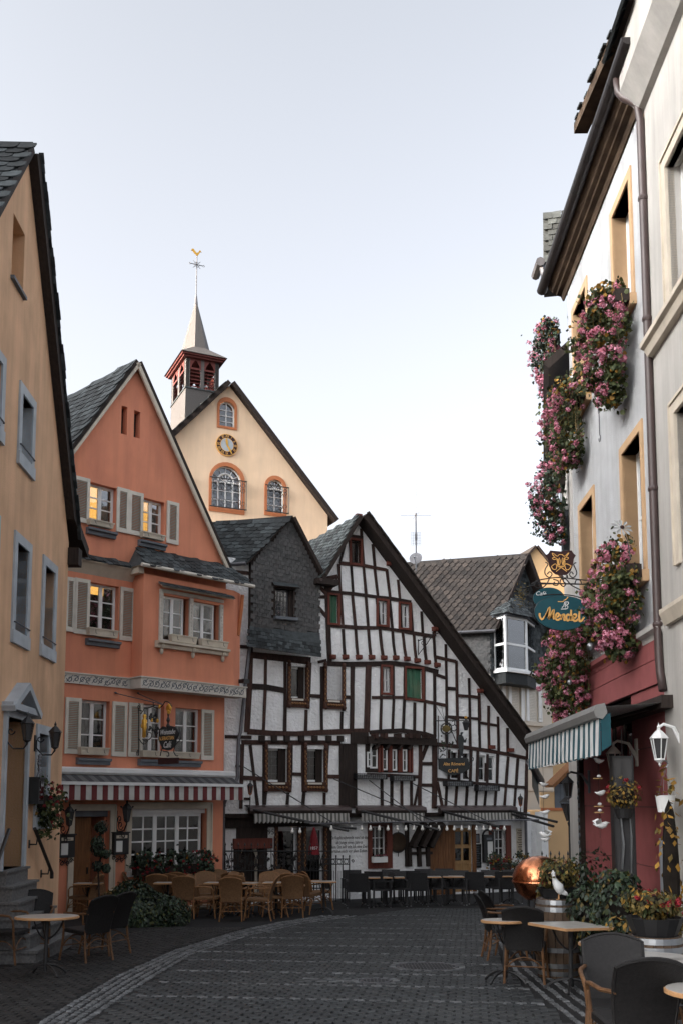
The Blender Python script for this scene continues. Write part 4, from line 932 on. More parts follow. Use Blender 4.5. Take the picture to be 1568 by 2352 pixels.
for x in (65, 88, 150, 165, 232, 250, 318, 338): q = hrect(c4(x-7, 850), c4(x+7, 1072)); MB().box(q[0], q[2], -.09, -.012, q[1], q[3]).build('mullion', m_redwood, ht)
for x0 in (20, 110, 215, 300): a = [U(c4(x0+60, 800)), U(c4(x0, 880))]; MB().prism(band(a, .07), -.18, -.03).build('brace', m_darkwood, ht)
# windows
window(ht, *hw['w1'], 2, 2, .07, .045, .025); window(ht, *hw['w2'], 2, 2, .07, .045, .025); window(ht, *hw['w3'], 2, 2, .07, .045, .025, curtain=1)
for i in range(4): window(ht, *dw[i], 1, 2, .08, .05, .03, m_white if i < 2 else m_darkwood, m_glassd)
for k in ('w1', 'w2', 'w3', 'attic', 'g1', 'g2'):
    r = hw[k]; b = MB(); w_ = .06
    b.box(r[0]-w_, r[0], -.05, .1, r[1]-w_, r[3]+w_); b.box(r[2], r[2]+w_*1.3, -.05, .1, r[1]-w_, r[3]+w_); b.box(r[0], r[2], -.05, .1, r[3], r[3]+w_); b.box(r[0], r[2], -.07, .1, r[1]-w_, r[1]); b.build('window_frame', m_redwood, ht)
q = hw['attic']; window(ht, *q, 1, 1, .12, .04, .02, m_darkwood, m_glassd)
for k, n in (('g1', 2), ('g2', 2)):
    r = hw[k]; o = bpy.data.objects.new('shutter', None); COL.objects.link(o); o.parent = ht
    for i in range(n*2):
        a = r[0]+(r[2]-r[0])*i/(n*2); c = r[0]+(r[2]-r[0])*(i+1)/(n*2); MB().box(a+.004, c-(.012 if i == n-1 else .003), .05+.004*(i % 2), .09, r[1]+.01, r[3]-.01).build('plank', m_green, o)
m_carve = pm('carved_oak', (.065, .028, .018), .6, .4, 20, .4, 40)
m_carveg = pm('gilt_carving', (.26, .13, .055), .5, .4, 30, .2, 60)
for i, r in enumerate(cw):
    u0, v0, u1, v1 = r; wd = .085
    wo = window(ht, u0, v0, u1, v1, 1, 1, .12, .05, .03, m_white, m_glassd)
    b = MB()
    for k in range(1, 4): z = v0+(v1-v0)*k/4; b.box(u0+.05, u1-.05, .155, .16, z-.006, z+.006)
    for k in (1, 2): x = u0+(u1-u0)*k/3; b.box(x-.006, x+.006, .155, .16, v0, v1)
    b.build('lead_bars', m_white if i > 1 else m_zinc, wo)
    MB().box(u0+(u1-u0)*.62, u1, .10, .118, v0, v1).build('side_board', m_darkwood, ht)
    o = bpy.data.objects.new('carved_frame', None); COL.objects.link(o); o.parent = ht
    for s in (0, 1):
        xa = u0-wd if s == 0 else u1; b = MB(); b.box(xa, xa+wd, -.09, .05, v0-.18, v1+.06)
        b.ell((xa+wd/2, -.06, v1+.1), .06, .06, .07, 8, 5); b.ell((xa+wd/2, -.08, v1+.02), .055, .05, .05, 8, 5); b.ell((xa+wd/2, -.09, v0-.22), .06, .06, .07, 8, 5); b.build('post', m_carve, o)
        g = MB(); z = v0-.05; k = 0
        while z < v1-.03: g.ell((xa+wd/2+.016*(-1)**k, -.092, z), .02, .02, .035, 6, 4); z += .068; k += 1
        g.build('carving', m_carveg, o, kind='stuff')
    b = MB(); b.box(u0-.02, u1+.02, -.10, .1, v0-.07, v0-.001); b.build('sill', m_carve, o)
    b = MB(); b.box(u0-.1, u1+.1, -.07, .02, v0-.26, v0-.07)
    b.build('bracket_board', m_carve, o); b = MB()
    for k in range(6): x = u0+(u1-u0)*(k+.5)/6; b.ell((x, -.09, v0-.15), .04, .04, .035, 7, 4)
    b.build('carving', m_trim if False else m_carveg, o, kind='stuff'); MB().box(u0+.02, u1-.1, -.11, -.02, v0-.07, v0-.02).build('sill_board', m_offwhite, o)
# ---- slate-hung gable, proud of the wall and flared at its foot
SO = .16
sg = [HF.uv(577, 1288, SO), HF.uv(666, 1193, SO), HF.uv(731, 1320, SO), HF.uv(733, 1455, SO), HF.uv(575, 1440, SO)]
sgw = HF.rect((632, 1352), (672, 1420), SO)
so_ = bpy.data.objects.new('slate_gable', None); COL.objects.link(so_); so_.parent = ht; so_.location = (0, -SO, 0)
MB().wall([sg[4], sg[3], sg[2], sg[1], sg[0]], [rectpoly(sgw)], .18).build('gable_board', m_darkwood, so_)
b = MB(); P = sg; n = 5
b.v = [(p[0], 0, p[1]) for p in P]+[(p[0], SO-.002, p[1]) for p in P]; b.f = [((i+1) % n, i, n+i, n+(i+1) % n) for i in range(n)]; b.m = [0]*n; b.build('gable_cheek', m_darkwood, so_)
gx0 = sg[4][0]; gz0 = sg[4][1]
poly = [(p[0]-gx0, p[1]-gz0) for p in sg]
hole = (sgw[0]-gx0-.06, sgw[1]-gz0-.05, sgw[2]-gx0+.08, sgw[3]-gz0+.1)
slates(so_, V((gx0, -.008, gz0)), (1, 0, 0), (0, 0, 1), poly, .135, .115, m_slateg, 300, 'square', .012, -.12, keep=lambda a, q: not (hole[0] < a < hole[2] and hole[1] < q < hole[3]), jit=.06)
fl0, fl1 = HF.uv(572, 1483, .5), HF.uv(737, 1507, .5)
qa, qb = V((sg[4][0]-.02, -.01, sg[4][1]+.02)), V((sg[3][0]+.02, -.01, sg[3][1]+.02))
qc, qd = V((fl1[0], -.34, fl1[1])), V((fl0[0], -.34, fl0[1]))
slab(so_, [qd, qc, qb, qa], .04, m_slate, 'flared_foot', m_darkwood)
Bv = (qa-qd).normalized(); Av = (qc-qd).normalized(); Lh = (qa-qd).length; Lw = (qc-qd).length
slates(so_, qd+V((0, -.005, .01)), Av, Bv, [(0, 0), (Lw, 0), (Lw, Lh), (0, Lh)], .13, .12, m_slate, 0, 'square', .012, 0)
window(so_, sgw[0], sgw[1], sgw[2]-.1, sgw[3], 4, 5, .1, .03, .012, m_zinc, m_glass, False, curtain=1)
b = MB(); b.box(sgw[0]-.05, sgw[0], -.03, .1, sgw[1], sgw[3]); b.box(sgw[2], sgw[2]+.06, -.03, .1, sgw[1], sgw[3]); b.box(sgw[0]-.05, sgw[2]+.06, -.08, .1, sgw[3], sgw[3]+.06); b.box(sgw[2]-.1, sgw[2], .02, .12, sgw[1], sgw[3]); b.build('window_frame', m_darkwood, so_)
MB().box(sgw[0]-.04, sgw[2]+.1, -.16, .05, sgw[1]-.08, sgw[1]).build('sill', m_greyst, so_)
slab(so_, [(sgw[0]-.1, -.22, sgw[3]+.05), (sgw[2]+.12, -.22, sgw[3]+.05), (sgw[2]+.12, -.01, sgw[3]+.2), (sgw[0]-.1, -.01, sgw[3]+.2)], .03, m_slate, 'window_hood', m_darkwood)
# roof of the slate gable (ridge runs back), left slope seen
us = [0]
rd = V((-.741, .67, -.0)).normalized(); E_ = V((sg[0][0]-.16, -SO-.12, sg[0][1]-.10)); A_ = V((sg[1][0], -SO-.2, sg[1][1]+.06)); LR = 3.4
slab(ht, [E_, E_+rd*LR, A_+rd*LR, A_][::-1], .07, m_slate, 'roof_slope', m_darkwood)
Ax = -rd; Bx = (A_-E_)-Ax*(A_-E_).dot(Ax); LLx = Bx.length; Bx.normalize(); sh = (A_-E_).dot(Ax)
slates(ht, E_, Ax, Bx, [(-3.3, 0), (0, 0), (sh, LLx), (-3.3+sh, LLx)], .225, .135, m_slate, 150, 'fish', .018, -.06, used=us)
P0 = E_
slope(ht, sg[2], sg[1], -SO-.2, 6, .09, m_slate, m_darkwood, .12)
b = MB(); b.tube([E_+V((-.05, -.03, -.03)), E_+V((-.05, -.03, -.03))+rd*3], .055, 8); b.build('gutter', m_zinc, ht)
# main roof
slr = (apx[1]-rE[1])/(rE[0]-apx[0]); tip = U((822, 1168))
sll = 1.75; lo = U((778, 1302)); lE2 = (lE[0]-.05, lE[1]-.15)
P0, A, B, LL = slope(ht, lE2, apx, -.42, 8, .10, m_slatel, m_darkwood, .12)
slates(ht, P0, A, B, [(-3.6, 0), (.42, 0), (.42, LL+.06), (-3.6, LL+.06)], .165, .125, m_slatel, 300, 'fish', .018, -.2, used=us, keep=lambda a, q: a > -3.4)
slope(ht, (rE[0]+.1, rE[1]-.1*slr), apx, -.5, 8, .16, m_slateb, m_darkwood, .1)
verge(ht, (rE[0]+.12, rE[1]-.12*slr), apx, .12, -.53, m_darkwood, dn=.14); verge(ht, lE2, apx, .1, -.45, m_darkwood, dn=.1)
V_ = V(apx)-V(rE); LV = V_.length; V_.normalize()
for i in range(70):
    q = V(rE)+V_*(LV*(i+.5)/70); nn = V((V_.y, -V_.x)); e = MB(); e.box(-.075, .085, -.60-R(0, .02), -.46, .0, .022)
    child('slate', e.mesh('slate', m_slateb), ht, M.Translation((q.x+nn.x*.2, 0, q.y+nn.y*.2)) @ M.Rotation(-math.atan2(V_.y, V_.x)+R(-.03, .03), 4, 'Y'))
b = MB(); p0 = U((752, 1322)); b.box(lE[0]-.35, lE[0]+.32, -.4, -.05, lE[1]-.38, lE[1]-.22); b.build('eave_beam', m_darkwood, ht)
b = MB(); b.tube([(lE2[0]-.18, -.42, lE2[1]-.12), (lE2[0]-.18, 3, lE2[1]-.12)], .05, 8); b.build('gutter', m_brownpipe, ht)
# ---- white pier with stringers on the left, downpipe
for y in (1313, 1484, 1692):
    a = HF.uv(517 if y > 1600 else 536, y); c = HF.uv(577, y+3); MB().box(a[0], c[0], -.045, .02, a[1]-.045, a[1]+.045).build('timber', m_timber, ht)
a = HF.uv(577, 1300); MB().box(a[0]-.06, a[0]+.06, -.05, .02, HF.uv(577, 1500)[1], a[1]+.05).build('timber', m_timber, ht)
b = MB(); P = [HF.pt(*HF.uv(x, y, .1), .1) for (x, y) in [(581, 1481), (575, 1482), (572, 1500), (561, 1600), (553, 1682), (549, 1694), (546, 1760), (546, 1785), (536, 1818), (519, 1836), (514, 1850), (511, 2010)]]
b.tube(P, .05, 8); dp = b.build('downpipe', m_zinc); dp.parent = ht; dp.matrix_parent_inverse = ht.matrix_basis.inverted()
for k in (3, 6, 10): q = P[k]; e = MB(); e.lathe([(.062, -.03), (.062, .03)], 8, q); o = e.build('pipe_clip', m_zinc, dp); o.matrix_parent_inverse = (ht.matrix_basis @ M()).inverted() @ ht.matrix_basis
# ---- ground floor, set back under the jetty
GB = .25
gr = lambda a, c: HF.rect(a, c, -GB)
gu = lambda x, y: HF.uv(x, y, -GB)
g0 = gu(517, 1990)[0]; g1 = gu(1236, 1990)[0]
gw = gr((852, 1898), (886, 1976)); gd = gr((1041, 1902), (1084, 2040)); gd = (gd[0], .05, gd[2], gd[3]); gs = gr((1128, 1905), (1160, 1972)); gn = gr((575, 1935), (596, 2040))
cwg = [gr((637, 1905), (682, 2030)), gr((702, 1903), (742, 2030))]; ga = gr((545, 1935), (600, 2040)); ga = (ga[0], .02, ga[2], ga[3])
gdr = gr((1224, 1890), (1242, 2010))
gfw = MB().wall([(g0, -.3), (g1, -.3), (g1, gv-.12), (g0, gv-.12)], H([gw, gd, gs, ga]+cwg), .22, y=GB).build('ground_wall', m_lime, ht)
body2 = MB(); body2.box(g1-.01, g1, GB+.001, 6, -.3, gv-.12); body2.build('side_wall', m_lime, ht)
def gbox(name, a, c, mat, y0=-.06, y1=.02):
    r = gr(a, c); return MB().box(r[0], r[2], GB+y0, GB+y1, r[1], r[3]).build(name, mat, ht)
def gframe(r, w, mat, bot=None):
    b = MB(); b.box(r[0]-w, r[0], GB-.06, GB+.1, r[1]-(bot or w), r[3]+w); b.box(r[2], r[2]+w*1.5, GB-.06, GB+.1, r[1]-(bot or w), r[3]+w); b.box(r[0], r[2], GB-.06, GB+.1, r[3], r[3]+w)
    b.box(r[0], r[2], GB-.08, GB+.1, r[1]-(bot or w), r[1]); b.build('window_frame', mat, ht)
gframe(gw, .12, m_redwood, .22); window(ht, *gw, 3, 3, GB+.1, .04, .022, m_white, m_glassd, False, curtain=2)
gframe(gs, .12, m_redwood); window(ht, *gs, 3, 3, GB+.1, .04, .025, m_white, m_glassd, False)
for r in cwg:
    window(ht, r[0], r[1], r[2], r[3], 1, 1, GB+.1, .05, .03, m_white, m_glassd, curtain=2)
    for xa in (r[0]-.1, r[2]):
        MB().box(xa, xa+.1, GB-.07, GB+.1, r[1], r[3]+.1).build('carved_post', m_carve, ht)
        g = MB(); z = r[1]+.1; k = 0
        while z < r[3]: g.ell((xa+.05+.016*(-1)**k, GB-.075, z), .02, .02, .035, 6, 4); z += .07; k += 1
        g.build('carving', m_carveg, ht, kind='stuff')
gbox('lintel_beam', (517, 1868), (760, 1897), m_darkwood, -.12)
gbox('corner_brace', (517, 1880), (543, 1902), m_darkwood, -.1); gbox('board', (543, 1890), (612, 1931), m_darkwood, -.1); gbox('board', (535, 1926), (622, 1948), m_redwood, -.14)
gbox('board', (686, 1900), (700, 2040), m_darkwood); gbox('board', (745, 1898), (760, 2040), m_darkwood); gbox('board', (595, 1935), (612, 2040), m_darkwood, -.05); gbox('board', (537, 1945), (552, 2040), m_darkwood, -.05)
np_ = gbox('number_plate', (613, 1902), (630, 1921), m_white, -.035)
nc = gr((613, 1902), (630, 1921)); text(np_, '95', .2, m_black, ((nc[0]+nc[2])/2, GB-.038, (nc[1]+nc[3])/2))
# door arch with a pale inner vault
b = MB(); b.tube([(ga[0]+.12, GB+.1, .0)]+[((ga[0]+ga[2])/2+(ga[2]-ga[0])*.36*cos(a), GB+.1, ga[3]-.42+.34*sin(a)) for a in [pi-pi*i/10 for i in range(11)]]+[(ga[2]-.12, GB+.1, .0)], .05, 6); b.build('arch', m_trim, ht)
MB().box(ga[0], ga[2], GB+.2, GB+.23, .0, ga[3]).build('door', m_darkwood, ht)
# wall verse, window box, pan, braces
vr = gr((762, 1895), (842, 1998)); vx = (vr[0]+vr[2])/2
for i, (s, y) in enumerate([('Zu Kupferschmieds rund ist die', 1924), ('alt Junge eines Jahres', 1935), ('dem Ort will sein ich eine Zier', 1945), ('erhaltet mich vor allen Zeiten', 1955)]):
    text(ht, s, .125, m_darkwood, (gu(802, y)[0], GB-.003, gu(802, y)[1]), .002, sx=.74 if i != 1 else .8, name='wall_lettering')
for (x0, x1) in ((935, 966), (957, 988), (977, 1006)):
    a, c = gu(x1, 1890), gu(x0+3, 1945); MB().prism(band([a, c], .12), GB-.3, GB-.02).build('brace', m_darkwood, ht)
    a = gu(x0+1, 1945); c = gu(x0+3, 1990); MB().prism(band([a, c], .1), GB-.12, GB-.01).build('post', m_darkwood, ht)
gbox('post', (928, 1890), (937, 1990), m_darkwood); gbox('timber', (937, 1957), (990, 1962), m_darkwood)
# panelled door and its wooden wall
r = gr((985, 1895), (1040, 2040))
for i in range(9): a = r[0]+(r[2]-r[0])*i/9; MB().box(a+.005, a+(r[2]-r[0])/9-.004, GB-.03, GB+.03, 0, r[3]).build('board', m_brownwood, ht)
b = MB(); b.box(gd[0], gd[2], GB+.08, GB+.12, gd[1], gd[3]); do = b.build('door', m_plank, ht); dm = (gd[0]+gd[2])/2; dz = lambda t: gd[1]+(gd[3]-gd[1])*t
b = MB()
for (a, c) in ((gd[0], gd[0]+.07), (dm-.035, dm+.035), (gd[2]-.07, gd[2])): b.box(a, c, GB+.05, GB+.08, gd[1], gd[3])
for t_ in (0, .22, .43, .68, .95): b.box(gd[0]+.07, dm-.035, GB+.052, GB+.08, dz(t_), dz(t_)+.08); b.box(dm+.035, gd[2]-.07, GB+.052, GB+.08, dz(t_), dz(t_)+.08)
b.build('door_frame', m_plank, do)
for t_ in (.47, .72):
    for (a, c) in ((gd[0]+.07, dm-.035), (dm+.035, gd[2]-.07)): MB().box(a, c, GB+.065, GB+.078, dz(t_)+.04, dz(t_+.22)).build('pane', m_glassd, do)
MB().box(gd[0]+.09, gd[0]+.12, GB+.02, GB+.05, 1.05, 1.2).build('handle', m_black, do)
b = MB(); b.box(gd[2], gd[2]+.12, GB-.05, GB+.1, gd[1], gd[3]+.1); b.box(gd[0]-.06, gd[0], GB-.05, GB+.1, gd[1], gd[3]+.1); b.build('door_frame', m_brownwood, ht)
# narrow white pier, side door and downpipe at the far right
sr = HF.rect((1230, 1890), (1244, 2020), .0); MB().box(sr[0], sr[2]+.0, .3, .34, 0, sr[3]).build('side_door', m_redwood, ht)
b = MB(); b.box(rB[0]+.02, rB[0]+.2, -.02, .3, -.3, gv); b.box(sr[2], sr[2]+.25, -.02, .3, -.3, gv); b.build('pier', m_white, ht)
b = MB(); b.tube([(rB[0]-.1, -.05, gv-.05), (rB[0]-.02, -.08, gv-.3), (rB[0]-.02, -.08, 0)], .045, 7); b.build('downpipe', m_zinc, ht)
# ---------------------------------------------------------------- church behind the orange house
CF = Face(-5.36, 48, 2.2, 1, -1.2)
ch = thing('church', 'cream church gable with a clock, arched windows and a slated bell turret', 'church', CF.o, CF.rz)
cu = lambda x, y, o=0: CF.uv(x, y, o)
ap = cu(527, 886); rr = cu(745, 1174); ll = cu(388, 1004); s_r = (ap[1]-rr[1])/(rr[0]-ap[0])
eh = rr[1]-.2; uRc = ap[0]+(ap[1]-eh)/s_r; uLc = ap[0]-(ap[1]-eh)/s_r
outer = [(uLc, 0), (uRc, 0), (uRc, eh), ap, (uLc, eh)]
def arch(u0, v0, u1, v1, n=12):
    r = (u1-u0)/2; c = (u0+u1)/2; return [(u0, v0), (u1, v0)]+[(c+r*cos(pi*i/n), v1-r+r*sin(pi*i/n)) for i in range(n+1)]
def aw_px(x0, x1, yt, yb):
    u0 = cu(x0, yb)[0]; u1 = cu(x1, yb)[0]; um = (x0+x1)/2; return u0, cu(um, yb)[1], u1, cu(um, yt)[1]
CW = [(aw_px(498.6, 544, 913, 985), aw_px(504, 539, 923, 980)), (aw_px(479.5, 561.5, 1062, 1178), aw_px(485.5, 554, 1071, 1168)), (aw_px(607, 657.8, 1093, 1186), aw_px(613, 651.5, 1102, 1178)), (aw_px(388, 433, 1068, 1150), aw_px(394, 428, 1077, 1143))]
MB().wall(outer, [arch(*c[1]) for c in CW], .3).build('wall', m_cream, ch); body(ch, outer, 16, m_cream); MB().prism([(p[0], p[1]-.3) for p in outer], 1.2, 1.25).build('shade_backing', m_roomshade, ch)
for k, (o_, i_) in enumerate(CW):
    O = arch(*o_); I = arch(*i_); n = len(O); b = MB()
    b.v = [(p[0], -.05, p[1]) for p in O]+[(p[0], -.05, p[1]) for p in I]+[(p[0], 0, p[1]) for p in O]+[(p[0], .28, p[1]) for p in I]
    for i in range(n):
        j = (i+1) % n; b.f += [(i, j, n+j, n+i), (j, i, 2*n+i, 2*n+j), (n+i, n+j, 3*n+j, 3*n+i)]; b.m += [0]*3
    b.build('window_surround', m_terra, ch)
    u0, v0, u1, v1 = i_; r = (u1-u0)/2; c = (u0+u1)/2; vs = v1-r; b = MB(); y = .16
    b.tube([(p[0], y, p[1]) for p in I], .05, 4, closed=True)
    nc = (2, 4, 2, 2)[k]; nr = (3, 3, 3, 3)[k]
    for i in range(1, nc): x = u0+(u1-u0)*i/nc; w_ = .045 if i != 2 or nc == 2 else .03; b.box(x-w_/2-(.02 if nc == 4 else 0), x+w_/2, y-.02, y+.03, v0, vs if k else v1-.05)
    for j in range(1, nr+1): z = v0+(vs-v0)*j/nr; w_ = .07 if j == nr and k else .03; b.box(u0, u1, y-.015, y+.03, z-w_/2, z+w_/2)
    if k:
        for q in range(1, 6): a = pi*q/6; b.tube([(c, y, vs), (c+r*cos(a), y, vs+r*sin(a))], .018, 4)
        if k == 1: b.tube([(c+r*.55*cos(pi*q/12), y-.01, vs+r*.55*sin(pi*q/12)) for q in range(13)], .05, 4)
    wo = b.build('window', m_white, ch)
    b = MB(); b.prism(I, y+.03, y+.04); b.build('pane', m_glass, wo)
    if k in (1, 2, 3):
        b = MB(); zt = vs+.05; y2 = -.22
        for z in (zt, v0-.02): b.tube([(o_[0]-.02, y2, z), (o_[2]+.05, y2, z)], .03, 5)
        for x in (u0, u1, u1+.2): b.tube([(x, y2, v0), (x, y2, zt)], .016, 4)
        m_ = 7 if k == 1 else 4
        for i in range(m_):
            x = u0+(u1+.15-u0)*(i+.5)/m_
            for z in (v0+.3, v0+.95, zt-.2): b.tube(scroll((x, y2, z), .16, 90*i, 1.1, (-1)**i, 9), .016, 3)
        for z in (zt, v0): b.tube([(o_[2], y2, z), (o_[2], 0, z)], .02, 4)
        b.build('grille', m_black, wo)
# clock
cc = cu(520.7, 1023); rc = cu(545.5, 1023)[0]-cc[0]
co = bpy.data.objects.new('clock', None); COL.objects.link(co); co.parent = ch; co.location = (cc[0], -.06, cc[1])
RY = M.Rotation(pi/2, 4, 'X')
b = MB(); b.lathe([(rc, -.05), (rc, .02)], 40); b.build('dial', m_goldp, co, mat=RY)
b = MB(); b.lathe([(rc*.94, .0), (rc*.94, .03)], 40); b.build('hour_ring', m_maroon, co, mat=RY)
b = MB(); b.lathe([(rc*.62, .0), (rc*.62, .035)], 32); b.build('inner_ring', m_goldp, co, mat=RY)
b = MB(); b.lathe([(rc*.58, .0), (rc*.58, .04)], 32); b.build('centre', m_blue, co, mat=RY)
RN = ['XII', 'I', 'II', 'III', 'IV', 'V', 'VI', 'VII', 'VIII', 'IX', 'X', 'XI']
for i, s in enumerate(RN):
    a = -2*pi*i/12; text(co, s, rc*.36, m_goldp, (-rc*.78*sin(a), -.036, rc*.78*cos(a)), .004, (pi/2, -a, 0), name='numeral', sx=.75)
for a, l, w_ in ((rad(150), .92, .05), (rad(-8), .62, .06)):
    b = MB(); b.prism([(-w_*.5, -.2*rc), (w_*.5, -.2*rc), (w_, l*rc*.6), (0, l*rc), (-w_, l*rc*.6)], -.06, -.05); b.build('hand', m_gold, co, mat=M.Rotation(a, 4, 'Y'))
us = [0]
P0, A, B, LL = slope(ch, (uLc-.2, eh-.2*s_r), ap, -.35, 16, .22, m_slate, m_darkwood, .2)
slates(ch, P0, A, B, [(-9, 0), (.35, 0), (.35, LL), (-9, LL)], .34, .3, m_slate, 300, 'fish', .03, -.1, keep=lambda a, q: q > LL*.35, used=us)
slope(ch, (uRc+.2, eh-.2*s_r), ap, -.35, 16, .22, m_slateb, m_darkwood, .2)
# moss patch along the ridge near the turret
b = MB()
for i in range(500): p = P0+A*R(-4.2, -1.2)+B*(LL-abs(random.gauss(0, .35)))+A.cross(B)*R(0, .06); d = V((R(-1, 1), R(-1, 1), R(.2, 1)))*.09; b.add([p, p+d, p+d*.6+V((.05, 0, .04))], [(0, 1, 2)])
b.build('moss', m_moss, ch, kind='stuff')
# bell turret
TY = 4.4; t0 = cu(427, 900, -TY)[0]; t1 = cu(503, 900, -TY)[0]; tw = t1-t0; TD = 3.0; tc = (t0+t1)/2; tyc = TY+TD/2
tv = lambda x, y: cu(x, y, -TY)[1]
vb = ap[1]-3; v1 = tv(425, 888); v2 = tv(427, 820); v3 = tv(427, 811)
tu = bpy.data.objects.new('bell_turret', None); COL.objects.link(tu); tu.parent = ch
m_tslate = pm('turret_slate', (.075, .07, .068), .6, .4, 14, .5, 30, rnd=.3, stretch=(3, 3, 8))
b = MB(); fl = .22
b.v = [(t0, TY, v1), (t1, TY, v1), (t1, TY+TD, v1), (t0, TY+TD, v1)]+[(t0-.05, TY-.05, vb+1.6), (t1+.05, TY-.05, vb+1.6), (t1+.05, TY+TD+.05, vb+1.6), (t0-.05, TY+TD+.05, vb+1.6)]+[(t0-.5, TY-.4, vb), (t1+.5, TY-.4, vb), (t1+.5, TY+TD+.4, vb), (t0-.5, TY+TD+.4, vb)]
for o_ in (0, 4):
    for i in range(4): j = (i+1) % 4; b.f.append((o_+i, o_+4+i, o_+4+j, o_+j)); b.m.append(0)
b.f.append((0, 1, 2, 3)); b.m.append(0); b.build('turret_base', m_tslate, tu)
MB().box(t0-.05, t1+.05, TY-.05, TY+TD+.05, v1-.04, v1+.03).build('ledge', m_slate, tu)
m_bred = pm('turret_red', (.11, .028, .024), .7, .15, 5, .1, 40)
pw_ = .2
def louvre_side(x0, x1, place):
    """two pointed openings with louvres between slate posts on one side; place maps (s, depth, z) to a point"""
    L = x1-x0; b = MB(); g = MB(); lo = MB()
    for s0, s1 in ((0, .12), (.45, .55), (.88, 1)):
        q = [place(x0+L*s, d, z) for s in (s0, s1) for d in (0, .18) for z in (v1, v2)]
        b.add(q, [(0, 1, 5, 4), (2, 6, 7, 3), (0, 2, 3, 1), (4, 5, 7, 6)])
    for s0, s1 in ((.12, .45), (.55, .88)):
        for k in range(5):
            z = v1+.08+.2*k; g.add([place(x0+L*s0, .02, z), place(x0+L*s1, .02, z), place(x0+L*s1, .16, z+.14), place(x0+L*s0, .16, z+.14)], [(0, 1, 2, 3)])
        zt = v1+1.05; g.add([place(x0+L*s0, -.01, zt), place(x0+L*s1, -.01, zt), place(x0+L*s1, -.01, zt+.1), place(x0+L*s0, -.01, zt+.1)], [(0, 1, 2, 3)])
        sm = (s0+s1)/2; hh = v2-zt-.1
        for sa, e in ((s0, 1), (s1, -1)):
            w_ = (s1-s0)
            P = [(sa, zt+.1), (sa+e*w_*.12, zt+.1), (sa+e*w_*.16, zt+hh*.45), (sa+e*w_*.30, zt+hh*.75), (sm, v2-.05), (sm, v2), (sa, v2)]
            lo.add([place(x0+L*p[0], -.012, p[1]) for p in P], [tuple(range(7)) if e > 0 else tuple(range(6, -1, -1))])
    b.build('posts', m_tslate, tu); g.build('louvres', m_bred, tu); lo.build('tracery', m_bred, tu)
louvre_side(t0, t1, lambda s, d, z: (s, TY+d, z)); louvre_side(TY+TD, TY, lambda s, d, z: (t0+d, s, z)); louvre_side(TY, TY+TD, lambda s, d, z: (t1-d, s, z)); louvre_side(t1, t0, lambda s, d, z: (s, TY+TD-d, z))
b = MB(); b.box(t0-.18, t1+.18, TY-.18, TY+TD+.18, v2, v2+.10); b.box(t0-.28, t1+.28, TY-.28, TY+TD+.28, v2+.10, v2+.2); b.build('cornice', m_bred, tu)
v4 = v2+.2; vs0 = tv(454, 797); vs1 = tv(453.6, 655); ex, ey = tw/2+.36, TD/2+.36
b = MB(); ro, n = .86, 8
oct_ = [(tc+ro*cos(pi/8+pi/4*i)*.95, tyc+ro*1.25*sin(pi/8+pi/4*i), vs0+.25) for i in range(8)]
sq = [(tc+ex, tyc+ey, v4), (tc-ex, tyc+ey, v4), (tc-ex, tyc-ey, v4), (tc+ex, tyc-ey, v4)]
b.v = oct_+sq
for i in range(4): a = 2*i; b.f += [(8+i, a+1, a), (8+i, 8+(i+1) % 4, (a+2) % 8, a+1)]; b.m += [0, 0]
b.v.append((tc, tyc, vs1)); 
for i in range(8): b.f.append((i, (i+1) % 8, 12)); b.m.append(0)
b.f.append((8, 9, 10, 11)); b.m.append(0)
b.build('spire', m_tslate, tu)
b = MB(); b.lathe([(.13, 0), (.1, .5), (.04, 1.0)], 8, (tc, tyc, vs1-.75)); b.build('spire_cap', m_zinc, tu)
wv = bpy.data.objects.new('weather_vane', None); COL.objects.link(wv); wv.parent = ch; wv.location = (tc, tyc, vs1)
hz = (CF.uv(453, 608, -tyc)[1]-vs1); ht_ = CF.uv(453, 588, -tyc)[1]-vs1
b = MB(); b.tube([(0, 0, 0), (0, 0, ht_)], .03, 5)
b.tube([(-.36, 0, hz), (.36, 0, hz)], .022, 5)
for a in range(0, 360, 45): b.tube([(0, 0, hz), (.3*cos(rad(a)), 0, hz+.3*sin(rad(a)))], .014, 4)
for s in (-1, 1): b.tube(arc((s*.40, 0, hz), .05, 0, 360, 8), .014, 4)
b.tube(arc((0, 0, hz), .15, 0, 360, 14), .012, 4); b.build('cross', m_zinc, wv)
b = MB(); z = ht_+.02
b.prism([(-.02, z), (.05, z), (.12, z+.12), (.2, z+.26), (.27, z+.25), (.21, z+.32), (.17, z+.36), (.12, z+.3), (.07, z+.2), (-.03, z+.16), (-.1, z+.24), (-.2, z+.36), (-.3, z+.34), (-.34, z+.24), (-.25, z+.22), (-.17, z+.12), (-.08, z+.06)], -.02, .02); b.build('rooster', m_gold, wv)
